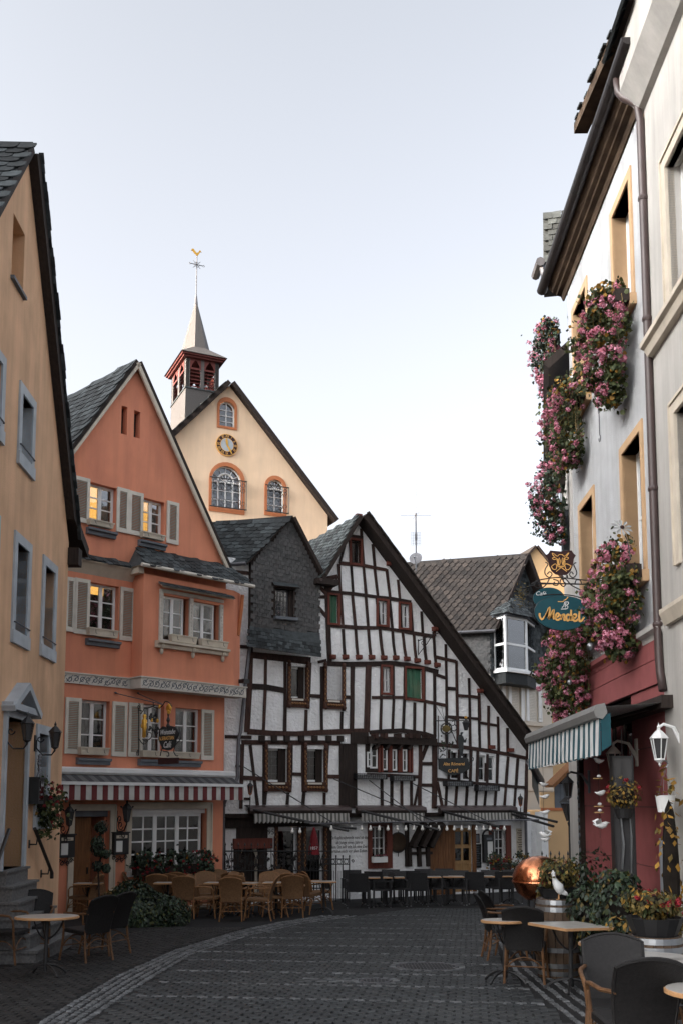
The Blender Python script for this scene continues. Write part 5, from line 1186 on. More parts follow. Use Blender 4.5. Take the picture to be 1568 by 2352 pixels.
# ---------------------------------------------------------------- slate-roofed house behind on the right, with an oriel
GF = Face(5.98, 40, .755, .656, -1.1); EF = Face(5.98, 40, .954, -.30, -1.1)
bh = thing('bay_window_house', 'cream house with a brown slate roof and white glazed oriel in its gable', 'house', GF.o, GF.rz)
ga = GF.uv(1195, 1281); gl = GF.uv(1126, 1446); gr_ = GF.uv(1262, 1474)
wz = GF.uv(1130, 1552)[1]
low = [(0, 0), (gr_[0], 0), (gr_[0], wz), (0, wz)]
bwn = [GF.rect((1134, 1570), (1152, 1655)), GF.rect((1172, 1572), (1196, 1655)), GF.rect((1212, 1576), (1236, 1658))]
MB().wall(low, [rectpoly(r) for r in bwn], .2).build('wall', m_beige, bh)
for i, r in enumerate(bwn):
    frame(bh, r, .16, -.04, m_white, name='window_frame'); wo = window(bh, *r, 2 if i == 0 else 1, 1, .1, .05, .03)
    if i:
        b = MB(); n = 22
        for k in range(n): z = r[1]+(r[3]-r[1])*k/n; b.box(r[0]+.02, r[2]-.02, .06, .075, z+.008, z+(r[3]-r[1])/n)
        b.build('shutter_slats', m_offwhite, wo, kind='stuff')
b = MB(); z = GF.uv(1176, 1657)[1]; b.box(-.05, gr_[0]+.05, -.1, .02, z-.12, z); z2 = GF.uv(1220, 1752)[1]; b.box(-.05, gr_[0]+.05, -.08, .02, z2-.1, z2); z3 = GF.uv(1220, 1812)[1]; b.box(-.05, gr_[0]+.05, -.06, .02, z3-.08, z3); b.build('string_course', m_beige, bh)
up_ = [(0, wz), (gr_[0], wz), gr_, ga, (gl[0], gl[1])]
MB().wall([(0, wz), (gr_[0]+.0, wz), (gr_[0], gr_[1]), ga, (0, gl[1])], [], .1, y=-.05).build('gable_wall', m_slateg, bh)
slates(bh, V((0, -.055, wz)), (1, 0, 0), (0, 0, 1), [(0, 0), (gr_[0], 0), (gr_[0], gr_[1]-wz), (ga[0], ga[1]-wz), (0, gl[1]-wz)], .17, .16, m_slate, 0, 'square', .014, 0)
body(bh, [(0, 0), (gr_[0], 0), gr_, ga, (0, gl[1])], 8, m_beige)
# roof in world space relative to the gable: local left direction of the eave wall
def gl2(v): return V((V(v).dot(GF.d), -V(v).dot(GF.n), V(v).z))
lv = gl2(V((-.954, .30, 0)))
Ae = V((gl[0]-.15, -.35, gl[1]-.1)); Aa = V((ga[0], -.4, ga[1]+.12)); Lr = 8.5
slab(bh, [Ae+lv*Lr, Ae, Aa, Aa+lv*Lr], .14, m_slateb, 'roof_slope', m_darkwood)
Ax = -lv; Bx = (Aa-Ae)-Ax*(Aa-Ae).dot(Ax); Lb = Bx.length; Bx.normalize(); sh = (Aa-Ae).dot(Ax)
us = [0]
slates(bh, Ae+(Ax.cross(Bx))*.005, Ax, Bx, [(-Lr, 0), (0, 0), (sh, Lb), (-Lr+sh, Lb)], .27, .22, m_slateb, 300, 'diam', .02, -.1, used=us, keep=lambda a, q: a > -5.6)
Ar = V((gr_[0]+.25, -.4, gr_[1]-.2)); slab(bh, [Ar, Ar+V((0, 8, 0)), Aa+V((0, 8, 0)), Aa], .14, m_slateb, 'roof_slope', m_darkwood)
b = MB(); b.prism(band([(gr_[0]+.2, gr_[1]-.1), (ga[0], ga[1]+.05)], .22), -.44, -.38); b.prism(band([(gl[0]-.1, gl[1]), (ga[0], ga[1]+.05)], .16), -.44, -.38); b.build('bargeboard', m_darkwood, bh)
b = MB(); b.tube([Ae+V((-.05, -.05, -.02))+lv*Lr, Ae+V((-.05, -.05, -.02))], .07, 7); b.build('gutter', m_zinc, bh)
# eave wall, slate clad
b = MB(); e0 = V((0, 0, 0)); zt = gl[1]-.05; zb_ = EF.uv(1100, 1548)[1]
b.add([e0+V((0, 0, zb_))+lv*.0, e0+V((0, 0, zt)), lv*8+V((0, 0, zt)), lv*8+V((0, 0, zb_))], [(0, 1, 2, 3)]); b.build('clad_wall', m_slateg, bh)
nl = lv.cross(V((0, 0, 1))); nl = nl if nl.y < 0 else -nl
slates(bh, V((0, 0, zb_))+nl*.01+lv*4, -lv, (0, 0, 1), [(0, 0), (3.75, 0), (3.9, .2), (3.9, zt-zb_), (0, zt-zb_)], .30, .155, m_slateg, 0, 'square', .02, 0)
b = MB(); b.add([V((0, 0, 0)), V((0, 0, zb_)), lv*8+V((0, 0, zb_)), lv*8], [(0, 1, 2, 3)]); b.build('side_wall', m_beige, bh)
# oriel
o0 = GF.uv(1131, 1500)[0]; o1 = GF.uv(1160, 1500, .75)[0]; o2 = GF.uv(1210, 1500, .75)[0]; o3 = GF.uv(1230, 1500, 0)[0]; ozb = GF.uv(1185, 1540, .75)[1]; ozt = GF.uv(1185, 1418, .75)[1]
ori = bpy.data.objects.new('oriel', None); COL.objects.link(ori); ori.parent = bh
plan = [(o0, 0), (o1, -.75), (o2, -.75), (o3, 0)]
def planbox(pl, z0, z1, mat, name, par): 
    b = MB(); n = len(pl); b.v = [(p[0], p[1], z0) for p in pl]+[(p[0], p[1], z1) for p in pl]; b.f = [(i, (i+1) % n, n+(i+1) % n, n+i) for i in range(n)]+[tuple(range(n-1, -1, -1)), tuple(range(n, 2*n))]; b.m = [0]*len(b.f); return b.build(name, mat, par)
grow = lambda pl, d: [(pl[0][0]-d, 0), (pl[1][0]-d*.4, pl[1][1]-d), (pl[2][0]+d*.4, pl[2][1]-d), (pl[3][0]+d, 0)]
planbox(grow(plan, .08), ozb-.10, ozb, m_white, 'sill', ori); planbox(grow(plan, -.02), ozb-.55, ozb-.10, m_slate, 'oriel_foot', ori); planbox(grow(plan, .1), ozt, ozt+.1, m_greyst, 'cornice', ori)
for (pa, pb) in zip(plan, plan[1:]):
    ww = V((pb[0]-pa[0], pb[1]-pa[1], 0)); L_ = ww.length; ww.normalize()
    s = bpy.data.objects.new('window', None); COL.objects.link(s); s.parent = ori; s.location = (pa[0], pa[1], 0); s.rotation_euler = (0, 0, math.atan2(ww.y, ww.x))
    b = MB(); f_ = .09; zm = ozb+(ozt-ozb)*.48
    b.box(0, f_, 0, .08, ozb, ozt); b.box(L_-f_, L_, 0, .08, ozb, ozt); b.box(f_, L_-f_, 0, .08, ozt-f_, ozt); b.box(f_, L_-f_, 0, .08, ozb, ozb+f_); b.box(f_, L_-f_, 0, .08, zm-f_/2, zm+f_/2); b.build('frame', m_white, s)
    b = MB(); b.box(f_, L_-f_, .04, .05, ozb+f_, ozt-f_); b.build('pane', m_glass, s)
    b = MB(); n = 18
    for i in range(n): a, c = L_*i/n, L_*(i+1)/n; b.add([(a, .14+.04*(i % 2), ozb), (c, .14+.04*((i+1) % 2), ozb), (c, .14+.04*((i+1) % 2), ozt), (a, .14+.04*(i % 2), ozt)], [(0, 1, 2, 3)])
    b.build('curtain', m_curtain, s)
apx_ = ((o0+o3)/2, -.05, GF.uv(1187, 1352, .1)[1]); pl = grow(plan, .2)
b = MB(); b.v = [(p[0], p[1], ozt+.1) for p in pl]+[apx_]; b.f = [(i, i+1, 4) for i in range(3)]+[(3, 2, 1, 0)]; b.m = [0]*4; b.build('oriel_roof', m_slate, ori)
for i in range(3):
    p, q = V((*pl[i], ozt+.1)), V((*pl[i+1], ozt+.1)); Ax = (q-p).normalized(); L_ = (q-p).length; h_ = V(apx_)-p; Bx = h_-Ax*h_.dot(Ax); Lh = Bx.length; Bx.normalize()
    slates(ori, p+(Ax.cross(Bx))*.006, Ax, Bx, [(0, 0), (L_, 0), (h_.dot(Ax), Lh)], .2, .16, m_slate, 999, 'fish', .018)
# aerial and dish on its ridge
p = Aa+lv*(4.05); p = bh.matrix_basis @ p if False else None
am = at(955, 1296, 41.3)
ae = thing('roof_aerial', 'thin radio aerial with cross arms on the brown slate roof', 'aerial', am)
zz = lambda y: at(955, y, 41.3).z-am.z
b = MB(); b.tube([(0, 0, -.3), (0, 0, zz(1182))], .03, 5); b.tube([(0, 0, zz(1182)), (0, 0, zz(1100))], .014, 4); b.lathe([(.05, 0), (.02, .12)], 6, (0, 0, zz(1184))); b.build('mast', m_zinc, ae)
b = MB()
for a in (8, 98): b.tube([(-.66*cos(rad(a)), -.66*sin(rad(a)), zz(1186)), (.66*cos(rad(a)), .66*sin(rad(a)), zz(1183))], .008, 3)
b.build('cross_arms', m_zinc, ae)
b = MB()
for k in range(9): z = zz(1252)+.55*k/8*1.0; b.tube([(-.2+.02*(k % 2), 0, z), (.2, 0, z)], .006, 3)
for k in range(6): b.tube([(-.2+.08*k, 0, zz(1252)), (-.2+.08*k, 0, zz(1252)+.55)], .005, 3)
b.box(-.05, .05, -.05, .05, zz(1240), zz(1226)); b.build('antenna_grid', m_zinc, ae)
ds = thing('satellite_dish', 'round grey satellite dish on the roof ridge below the aerial', 'satellite dish', at(954, 1283, 41.1), rot=(rad(72), 0, rad(-14)))
b = MB(); b.lathe([(.27, .03), (.2, -.01), (.1, -.03), (.01, -.04)], 20); b.build('dish', m_zinc, ds); b = MB(); b.tube([(0, -.26, .0), (0, -.1, .28)], .014, 4); b.box(-.03, .03, -.13, -.07, .26, .34); b.tube([(0, 0, -.05), (0, -.3, -.25)], .025, 4); b.build('feed_arm', m_greyst, ds)
# ---------------------------------------------------------------- peach house and boarded annexe at the end of the lane
PF = Face(7.6, 47, 1, .25, -1.1)
ph = thing('peach_house', 'plain peach gabled house seen in the gap at the end of the lane', 'house', PF.o, PF.rz)
pa = PF.uv(1229, 1257); pl_ = PF.uv(1206, 1284); s_ = (pa[1]-pl_[1])/(pa[0]-pl_[0]); wdt = 4.2
o_ = [(pa[0]-wdt, 0), (pa[0]+wdt, 0), (pa[0]+wdt, pa[1]-wdt*s_), pa, (pa[0]-wdt, pa[1]-wdt*s_)]
MB().wall(o_, []).build('wall', m_peach, ph); body(ph, o_, 9, m_peach)
slope(ph, o_[4], pa, -.15, 9, .1, m_slateb, m_darkwood, .3); slope(ph, o_[2], pa, -.15, 9, .1, m_slateb, m_darkwood, .3)
AF = Face(7.0, 36, 1, .1, -1.1)
an = thing('boarded_annexe', 'low peach annexe with a grey boarded gable, behind the lamp post', 'house', AF.o, AF.rz)
a0 = AF.uv(1243, 1900)[0]; a1 = a0+4.5; az = AF.uv(1290, 1862)[1]
MB().wall([(a0, 0), (a1, 0), (a1, az), (a0, az)], []).build('wall', m_peach, an); body(an, [(a0, 0), (a1, 0), (a1, az), (a0, az)], 5, m_peach)
b1 = AF.uv(1272, 1823)
MB().box(a0, a1, -.03, .1, az, az+.1).build('string_course', m_terra, an)
MB().box(a0, b1[0], .0, .2, az+.1, b1[1]+.05).build('wall', m_peach, an)
n = 18
for i in range(n): x = b1[0]+(a1-b1[0])*i/n; MB().box(x+.005, x+(a1-b1[0])/n-.005, -.02, .03, az+.1, az+.1+.85).build('board', m_greyst, an)
q0 = AF.uv(1259, 1806); q1 = AF.uv(1296, 1770); MB().prism(band([q0, (q1[0]+(q1[0]-q0[0])*1.5, q1[1]+(q1[1]-q0[1])*1.5)], .12), -.6, .5).build('roof', m_brownwood, an)
MB().prism([q0, (a1, q0[1]), (a1, q1[1]+.8), (q1[0]+(q1[0]-q0[0])*1.4, q1[1]+(q1[1]-q0[1])*1.4)], .1, .2).build('gable_boarding', m_darkwood, an)
# street lamp and spiked railing
lp = ground(1310, 2050); lp = V((lp.x, lp.y, gz(lp.y))); lp = V((at(1310, 2000, 29).x, 29, gz(29)))
sl = thing('street_lamp', 'old fashioned lantern on a slim iron post before the peach annexe', 'street lamp', lp)
zt = at(1310, 1890, 29).z-lp.z
b = MB(); b.lathe([(.12, 0), (.12, .1), (.07, .2), (.05, .8), (.045, zt-.1), (.07, zt), (.03, zt+.06)], 8); b.build('post', m_black, sl)
b = MB(); b.lathe([(.30, .58), (.06, .80), (.02, .9)], 6, (0, 0, zt)); b.build('lamp_roof', m_black, sl)
b = MB(); 
for i in range(6): a = pi/3*i; b.tube([(.08*cos(a), .08*sin(a), zt+.05), (.24*cos(a), .24*sin(a), zt+.56)], .014, 4)
b.build('frame', m_black, sl); b = MB(); b.lathe([(.07, .06), (.22, .55)], 6, (0, 0, zt)); b.build('glass', m_lampglass, sl)
rl = thing('spiked_railing', 'black spiked iron railing in front of the peach annexe', 'railing', V((at(1240, 2000, 27).x, 27, gz(27))))
b = MB(); zr = at(1280, 1984, 27).z-gz(27)
for z in (.3, zr-.05): b.tube([(0, 0, z), (2.2, 0, z)], .016, 4)
b.build('rail', m_black, rl)
for i in range(19):
    b = MB(); x = .05+i*.115; h = zr+(.12 if i % 2 else .22); b.tube([(x, 0, .05), (x, 0, h)], .011, 4); b.lathe([(.011, h), (.03, h+.04), (.002, h+.13)], 5, (x, 0, 0)); b.build('spike', m_black, rl)
# ---------------------------------------------------------------- white rendered house on the right
RF = Face(3.85+.0243*18.1, 18.1, -.0243, -1, -.75)
rb = thing('white_house', 'white roughcast house with tan window frames over a red shop front', 'house', RF.o, RF.rz)
U = lambda x, y, o=0: RF.uv(x, y, o)
uN = U(1530, 1450)[0]; vT = (U(1288, 701)[1]+U(1480, 235)[1])/2
vB1 = (U(1530, 1437)[1]+U(1325, 1545)[1])/2; vB0 = (U(1534, 1562)[1]+U(1322, 1650)[1])/2
def rwin(ntop, ftop, nbot):
    u1 = (U(*ntop)[0]+U(*nbot)[0])/2; u0 = U(*ftop)[0]; return u0, U(*nbot)[1], u1, (U(*ntop)[1]+U(*ftop)[1])/2
rw = [rwin((1446, 386), (1401, 494), (1462, 690)), rwin((1346, 632), (1313, 720), (1358, 912)), rwin((1475, 960), (1423, 1034), (1488, 1330)), rwin((1363.7, 1112), (1328, 1165), (1375, 1462))]
ti = .13
holes = [rectpoly((r[0]+ti, r[1]+ti, r[2]-ti, r[3]-ti)) for r in rw]
MB().wall([(0, vB1), (uN, vB1), (uN, vT), (0, vT)], holes, .3, 0, 1).build('wall', [m_stucco, m_tan], rb)
body(rb, [(0, -.5), (uN, -.5), (uN, vT), (uN*.5, vT+3.5), (0, vT)][:3]+[(0, vT)], 7, m_stucco)
for r in rw:
    u0, v0, u1, v1 = r; b = MB()
    b.box(u0, u0+ti, -.025, .28, v0, v1); b.box(u1-ti, u1, -.025, .28, v0, v1); b.box(u0+ti, u1-ti, -.025, .28, v1-ti, v1); b.build('window_surround', m_tan, rb)
    b = MB(); b.box(u0-.03, u1+.05, -.09, .28, v0-.03, v0+ti); b.build('sill', m_tan, rb)
    wo = window(rb, u0+ti, v0+ti, u1-ti, v1-ti, 2, 2, .20, .07, .045, m_white, m_glass, True, curtain=2)
MB().box(uN-.16, uN, -.02, .01, vB1, vT).build('corner_strip', m_tan, rb)
# eave: moulded soffit, gutter, roof
GO = .38; gA = U(1243, 668, GO); gB = U(1443, 84, GO); gzv = (gA[1]+gB[1])/2; gy = -GO; ge0 = gA[0]; ge1 = gB[0]; wT = (U(1288, 701)[1], U(1480, 235)[1]); print('GUT', gzv, vT, wT, ge0, ge1)
dz_ = max(.06, gzv-.06-vT)
b = MB(); sof = [(.0, vT), (-.03, vT-.01), (-.07, vT+dz_*.28), (-.15, vT+dz_*.36), (-.165, vT+dz_*.45), (-.23, vT+dz_*.55), (-.245, vT+dz_*.65), (-.29, vT+dz_*.78), (-.31, vT+dz_), (0, vT+dz_+.05)]
b.profile(sof, -.3, uN-.25); b.build('eave_cornice', m_soffit, rb)
MB().profile([(.0, vT-.05), (-.28, vT+dz_*.7), (-.30, vT+dz_+.02), (0, vT+dz_+.05)], uN-.25, uN+.12).build('cornice_return', m_greywall, rb)
n = 8
for i in range(n):
    a = ge0+(ge1-ge0)*i/n; c = ge0+(ge1-ge0)*(i+1)/n; b = MB(); prof = [(gy+.10*cos(t), gzv+.10*sin(t)) for t in [pi+pi*k/8 for k in range(9)]]+[(gy+.085, gzv), (gy-.085, gzv)]
    b.profile(prof, a+.004, c-.004); b.build('gutter', m_gutter, rb)
b = MB(); P = [(uN-.12, gy, gzv-.06), (uN-.12, gy+.02, gzv-.28), (uN-.1, gy+.08, gzv-.38), (uN-.05, -.24, gzv-.45), (uN-.01, -.14, gzv-.55), (uN, -.11, gzv-.8), (uN, -.11, U(1552, 1480, .1)[1]), (uN+.03, -.11, U(1555, 1520, .1)[1]-.05), (uN+.12, -.11, U(1565, 1550, .1)[1]-.1)]
b.tube(P, .055, 9); dp = b.build('downpipe', m_brownpipe, rb, True)
for y in (330, 650, 1085, 1420): z = U(1535, y, .1)[1]; e = MB(); e.lathe([(.064, -.03), (.072, 0), (.064, .03)], 9, (uN, -.11, z)); e.build('pipe_clip', m_brownpipe, dp)
q = [V((-.45, -.34, gzv+.02)), V((uN-.1, -.34, gzv+.02)), V((uN-.1, 3, gzv+5)), V((-.45, 3, gzv+5))]; slab(rb, q, .1, m_slateb, 'roof_slope', m_soffit)
slates(rb, q[0], (1, 0, 0), (q[3]-q[0]), [(.1, .16), (uN+.2, .16), (uN+.2, 1.2), (.1, 1.2)], .3, .28, m_slateb, 300, 'fish', .03)
# dormer verge over the gutter
dm = bpy.data.objects.new('dormer', None); COL.objects.link(dm); dm.parent = rb
def ouv(x, y, off): u, v = U(x, y, off); return u, v
d0 = ouv(1348, 300, .2); d1 = ouv(1440, 90, .2)
b = MB(); b.prism([(d0[0], d0[1]-.05), (d1[0], d1[1]-.1), (d1[0], d1[1]+.12), (d0[0], d0[1]+.1)], -.42, -.2); b.build('bargeboard', m_soffit, dm)
MB().prism([(d0[0], vT+.3), (d1[0], vT+.3), (d1[0], d1[1]), (d0[0], d0[1])], -.06, 1.5).build('cheek', m_soffit, dm)
dd = V((d1[0]-d0[0], d1[1]-d0[1])); n = 16
for i in range(n):
    t_ = i/n; p = V(d0)+dd*t_; e = MB(); e.box(-.02, dd.length/n+.03, -.40-R(0, .08), .3, 0, .03); child('slate', e.mesh('slate', m_slate), dm, M.Translation((p.x, 0, p.y+.11)) @ M.Rotation(-math.atan2(dd.y, dd.x)+.06, 4, 'Y'))
# red band with joints, cornice
js = [0, U(1405, 1600)[0], uN]
hm = (vB0+vB1)/2-.05
for i in range(2):
    for (z0, z1) in ((vB0, hm), (hm, vB1-.16)):
        MB().box(js[i]+.008, js[i+1]-.008, -.05-.004*i, .02, z0+.006, z1-.006).build('stone', m_red, rb)
MB().box(0, uN, -.035, .0, vB0, vB1).build('joint_bed', m_maroon, rb)
b = MB(); b.profile([(0, vB1-.17), (-.06, vB1-.17), (-.08, vB1-.1), (-.14, vB1-.07), (-.14, vB1), (0, vB1+.03)], -.05, uN-.9); b.build('cornice', m_red, rb)
b = MB(); b.profile([(0, vB1-.17), (-.06, vB1-.17), (-.08, vB1-.1), (-.15, vB1-.07), (-.15, vB1), (0, vB1+.03)], uN-.9, uN+.05); b.build('cornice', m_greywall, rb)
# shop front: red piers, dark recess
gp = [(U(1343, 1950)[0], U(1384, 1950)[0]), (U(1462, 1950)[0], uN)]
for (a, c) in gp:
    n = 5
    for k in range(n): z0 = vB0*k/n; MB().box(a, c, -.02-.003*(k % 2), .25, z0+.006-(.4 if k == 0 else 0), z0+vB0/n-.006).build('stone', m_red, rb)
    MB().box(a+.01, c-.01, -.005, .24, -.4, vB0-.01).build('joint_bed', m_maroon, rb)
MB().box(0, U(1343, 1950)[0]-.02, -.0, .1, -.4, vB0-.001).build('shop_window_wall', m_darkwood, rb)
wr = (gp[0][1]+.02, .7, gp[1][0]-.02, vB0-.25)
window(rb, wr[0], wr[1], wr[2], wr[3], 3, 1, .2, .07, .05, m_darkwood, m_glassd, False); MB().box(wr[0], wr[2], .1, .3, -.4, .7).build('stall_riser', m_darkwood, rb); MB().box(wr[0], wr[2], .1, .3, wr[3], vB0).build('fascia', m_darkwood, rb)
MB().box(0, uN, 1.6, 1.7, -.4, vB0).build('shop_shade_backing', m_roomshade, rb); MB().box(0, uN, 1.2, 1.25, vB1, vT).build('shade_backing', m_roomshade, rb)
p0 = U(1331, 1950, .1)[0]; b = MB(); b.box(p0-.1, p0+.1, -.1, .0, -.3, vB0-.4); b.build('carved_post', m_darkwood, rb)
b = MB(); z = .2
while z < vB0-.9: b.ell((p0+.02*(-1)**int(z*10), -.105, z), .05, .02, .045, 6, 4); z += .13
b.build('carving', m_greyst, rb, kind='stuff')
b = MB(); sd_ = U(1527, 1900)[0]; b.box(sd_-.14, uN-.05, -.05, .0, .1, 2.0); b.build('side_panel', m_blue, rb)
# ---------------------------------------------------------------- grey house nearest on the right
QF = Face(RF.pt(uN, 0).x, RF.pt(uN, 0).y, -.0243, -1, -.4)
gb = thing('grey_house', 'grey rendered house with a stone string course and a brown downpipe beside it', 'house', QF.o, QF.rz)
QU = lambda x, y: QF.uv(x, y, .06)
vtop = 12.2; w0 = QU(1537, 440); 
gwin = (QU(1532, 400)[0], QU(1566, 720)[1]+.25, QU(1532, 400)[0]+1.25, QU(1566, 310)[1]); gwin2 = (gwin[0], gwin[1]-3.2, gwin[2], gwin[3]-3.2)
MB().wall([(0.002, -.4), (3.2, -.4), (3.2, vtop), (.002, vtop)], [rectpoly(gwin), rectpoly(gwin2)], .28, y=-.06).build('wall', m_greywall, gb)
body(gb, [(0.002, -.4), (3.2, -.4), (3.2, vtop), (.002, vtop)], 7, m_greywall)
for g in (gwin, gwin2):
    frame(gb, g, .16, -.1, m_greyst if False else m_trim, name='window_surround'); window(gb, *g, 2, 2, .1, .07, .05, m_white)
zc = QU(1552, 700)[1]
b = MB(); b.profile([(0, zc-.22), (-.14, zc-.2), (-.17, zc-.1), (-.22, zc-.07), (-.22, zc), (0, zc+.03)], -.0, 3.2); b.build('string_course', m_trim, gb)
zc2 = QU(1560, 1385)[1]; b = MB(); b.profile([(0, zc2-.2), (-.12, zc2-.2), (-.18, zc2-.05), (-.18, zc2), (0, zc2+.03)], .3, 3.2); b.build('string_course', m_trim, gb)
b = MB(); zE = QU(1510, 160)[1]
b.profile([(0, zE-.1), (-.14, zE-.05), (-.36, zE+.25), (-.36, zE+1.0), (0, zE+1.0)], -.05, 3.2); b.build('eave_cornice', m_greywall, gb)
ge = V((-.1, -.42, zE+.95)); slab(gb, [ge, ge+V((3.3, 0, 0)), ge+V((3.3, 3, 4.5)), ge+V((0, 3, 4.5))], .1, m_slate, 'roof_slope', m_darkwood)
us = [0]; slates(gb, ge+V((-.06, 0, 0)), (1, 0, 0), (0, 3, 4.5), [(0, 0), (1.2, 0), (1.2, 4), (0, 4)], .3, .22, m_slate, 300, 'square', .04, used=us)
MB().box(-.02, .55, -.06, -.058, -.4, 2.4)
# ---------------------------------------------------------------- house beyond, turned away: only its boxes, roof and gutter show
SF2 = Face(RF.pt(-.05, 0).x+1.75, RF.pt(-.05, 0).y+8.6, -.2, -1, -.95)
sh2 = thing('flower_box_house', 'house behind the white one, showing a slate dormer and stacks of pink flower boxes', 'house', SF2.o, SF2.rz)
MB().wall([(0, -.2), (8.7, -.2), (8.7, 11), (0, 11)], []).build('wall', m_greywall, sh2); body(sh2, [(0, -.2), (8.7, -.2), (8.7, 11), (0, 11)], 6, m_greywall)
pL = at(1247, 540, 21.3); du = (pL-SF2.o).dot(SF2.d); dof = (pL-SF2.o).dot(SF2.n); dz0 = at(1250, 588, 21.3).z-SF2.o.z; dz1 = at(1250, 497, 21.3).z-SF2.o.z
b = MB(); b.box(du-1.7, du, -dof, 2.2, dz0-.1, dz1); b.build('dormer', m_slate, sh2)
slates(sh2, V((du+.01, -dof, dz0-.1)), (0, 1, 0), (0, 0, 1), [(.10, 0), (1.6, 0), (1.6, dz1-dz0+.18), (.10, dz1-dz0+.18)], .2, .13, m_slate, 300, 'square', .03, jit=.05)
slab(sh2, [V((0, -.5, 11)), V((8.7, -.5, 11)), V((8.7, 3, 14)), V((0, 3, 14))], .15, m_slateb, 'roof_slope', m_darkwood)
gq = at(1240, 600, 20.5); g2 = at(1262, 640, 20.5)
g_ = at(1240, 600, 20.6); b = MB(); b.tube([g_, g_+V((.03, .7, .05))], .10, 8); b.tube([g_+V((.05, .1, -.05)), g_+V((.08, .1, -.3)), g_+V((.25, .1, -.5))], .06, 7); o = b.build('gutter', m_zinc, None); o.parent = sh2; o.matrix_parent_inverse = sh2.matrix_basis.inverted()
# ---------------------------------------------------------------- chairs and tables
def wicker_chair(label, weave, cane, name='wicker_chair', group=None, H=.94, frame=None):
    o = thing(name, label, 'chair', (0, 0, 0), 0, group)
    W = .238; sh = .45; n = 8
    # back panel: curved, arched top, leaning back
    def P(s, t):   # s -1..1, t 0..1
        zt = H-.055*s*s; z = sh-.04+(zt-sh+.04)*t; w_ = W*(.86+.14*t+.03*sin(pi*t))
        return V((s*w_, .21+.13*t*t+.03*t-.045*s*s*(.4+.6*t)+.045, z))
    b = MB()
    for th in (0, .022):
        for j in range(7):
            for i in range(n+1): b.v.append(tuple(P(-1+2*i/n, j/6)+V((0, th, 0))))
    q = (n+1)*7
    for j in range(6):
        for i in range(n):
            a = j*(n+1)+i; b.f.append((a, a+1, a+n+2, a+n+1)); b.f.append((q+a, q+a+n+1, q+a+n+2, q+a+1)); b.m += [0, 0]
    b.build('backrest', weave, o, True)
    b = MB(); pts = [P(-1, j/6)+V((0, .011, 0)) for j in range(7)]+[P(-1+2*i/n, 1)+V((0, .011, .004)) for i in range(1, n)]+[P(1, 1-j/6)+V((0, .011, 0)) for j in range(7)]
    b.tube(pts, .016, 5); b.build('back_frame', frame or cane, o)
    b = MB(); r_ = .05; pl = [(-W, .24), (-W, -.2), (-W+r_, -.245), (W-r_, -.245), (W, -.2), (W, .24)]; k = len(pl)
    b.v = [(x, y, sh-.05) for x, y in pl]+[(x, y, sh-.005) for x, y in pl]+[(x*.9, y*.9, sh+.006) for x, y in pl]
    for l in (0, k):
        for i in range(k): j = (i+1) % k; b.f.append((l+i, l+j, l+k+j, l+k+i)); b.m.append(0)
    b.f += [tuple(range(2*k, 3*k)), tuple(range(k-1, -1, -1))]; b.m += [0, 0]; b.build('seat', weave, o)
    for sx in (-1, 1):
        MB().tube([(sx*W*.98, -.21, sh), (sx*(W+.0), -.225, sh*.5), (sx*(W+.02), -.25, 0)], .017, 6).build('leg', cane, o)
        MB().tube([(sx*W*.9, .24, sh), (sx*W*.95, .27, sh*.5), (sx*W, .33, 0)], .017, 6).build('leg', cane, o)
        MB().tube([(sx*W*.93, .31, .70), (sx*(W+.035), .15, .685), (sx*(W+.04), -.08, .68), (sx*(W+.035), -.17, .665), (sx*(W+.02), -.215, .61), (sx*W, -.22, sh)], .017, 6).build('armrest', cane, o)
        b = MB(); b.tube(bez((sx*W, -.22, sh*.45), (sx*W*.9, -.1, sh*.95), (sx*W*.95, .24, sh*.55), 6), .009, 4); b.tube(bez((-sx*W, -.23, sh*.4), (0, -.22, sh*1.1), (sx*W, -.23, sh*.4), 6), .009, 4); b.tube(bez((sx*W, .27, sh*.4), (0, .25, sh*1.05), (-sx*W, .27, sh*.4), 6), .009, 4); b.build('brace', cane, o)
    MB().tube([(-W, -.235, .2), (W, -.235, .2)], .009, 4).build('stretcher', cane, o); MB().tube([(-W*.96, .29, .22), (W*.96, .29, .22)], .009, 4).build('stretcher', cane, o)
    return o
def modern_chair(label, group):
    o = thing('garden_chair', label, 'chair', (0, 0, 0), 0, group); W = .25; m = m_blkch
    b = MB(); 
    for j, (z, y) in enumerate([(.40, .2), (.62, .24), (.88, .29)]): b.v += [(-W, y, z), (W, y, z), (W, y+.025, z), (-W, y+.025, z)]
    for j in (0, 4): b.f += [(j, j+1, j+5, j+4), (j+2, j+3, j+7, j+6), (j+1, j+2, j+6, j+5), (j+3, j, j+4, j+7)]
    b.f += [(8, 9, 10, 11), (3, 2, 1, 0)]; b.m = [0]*len(b.f); b.build('backrest', m, o)
    MB().box(-W, W, -.24, .22, .41, .45).build('seat', m, o)
    for sx in (-1, 1):
        x = sx*(W+.02)
        for y in (-.23, .22):
            l = MB().box(x-.02, x+.02, y-.02, y+.02, .02, .64).build('leg', m, o); MB().box(x-.016, x+.016, y-.016, y+.016, 0, .022).build('foot_cap', m_steel, l)
        MB().box(x-.025, x+.025, -.26, .27, .64, .67).build('armrest', m, o)
    return o
used_ch = {}
def put(kind, x, y, rz, label, first={}):
    if y < 100: y = 1925+1.72*FL/y
    c = ground(x, y)
    if kind not in first: first[kind] = o = KIND[kind]()
    else: o = copy_tree(first[kind])
    o.location = (c.x, c.y, gz(c.y)); o.rotation_euler = (SL, 0, rad(rz)); o['label'] = label
    return o
G1, G2, G3, G4 = 'tan wicker chairs on the left terrace', 'charcoal chairs before the timber house', 'dark wicker chairs by the yellow house', 'dark wicker chairs by the white house'
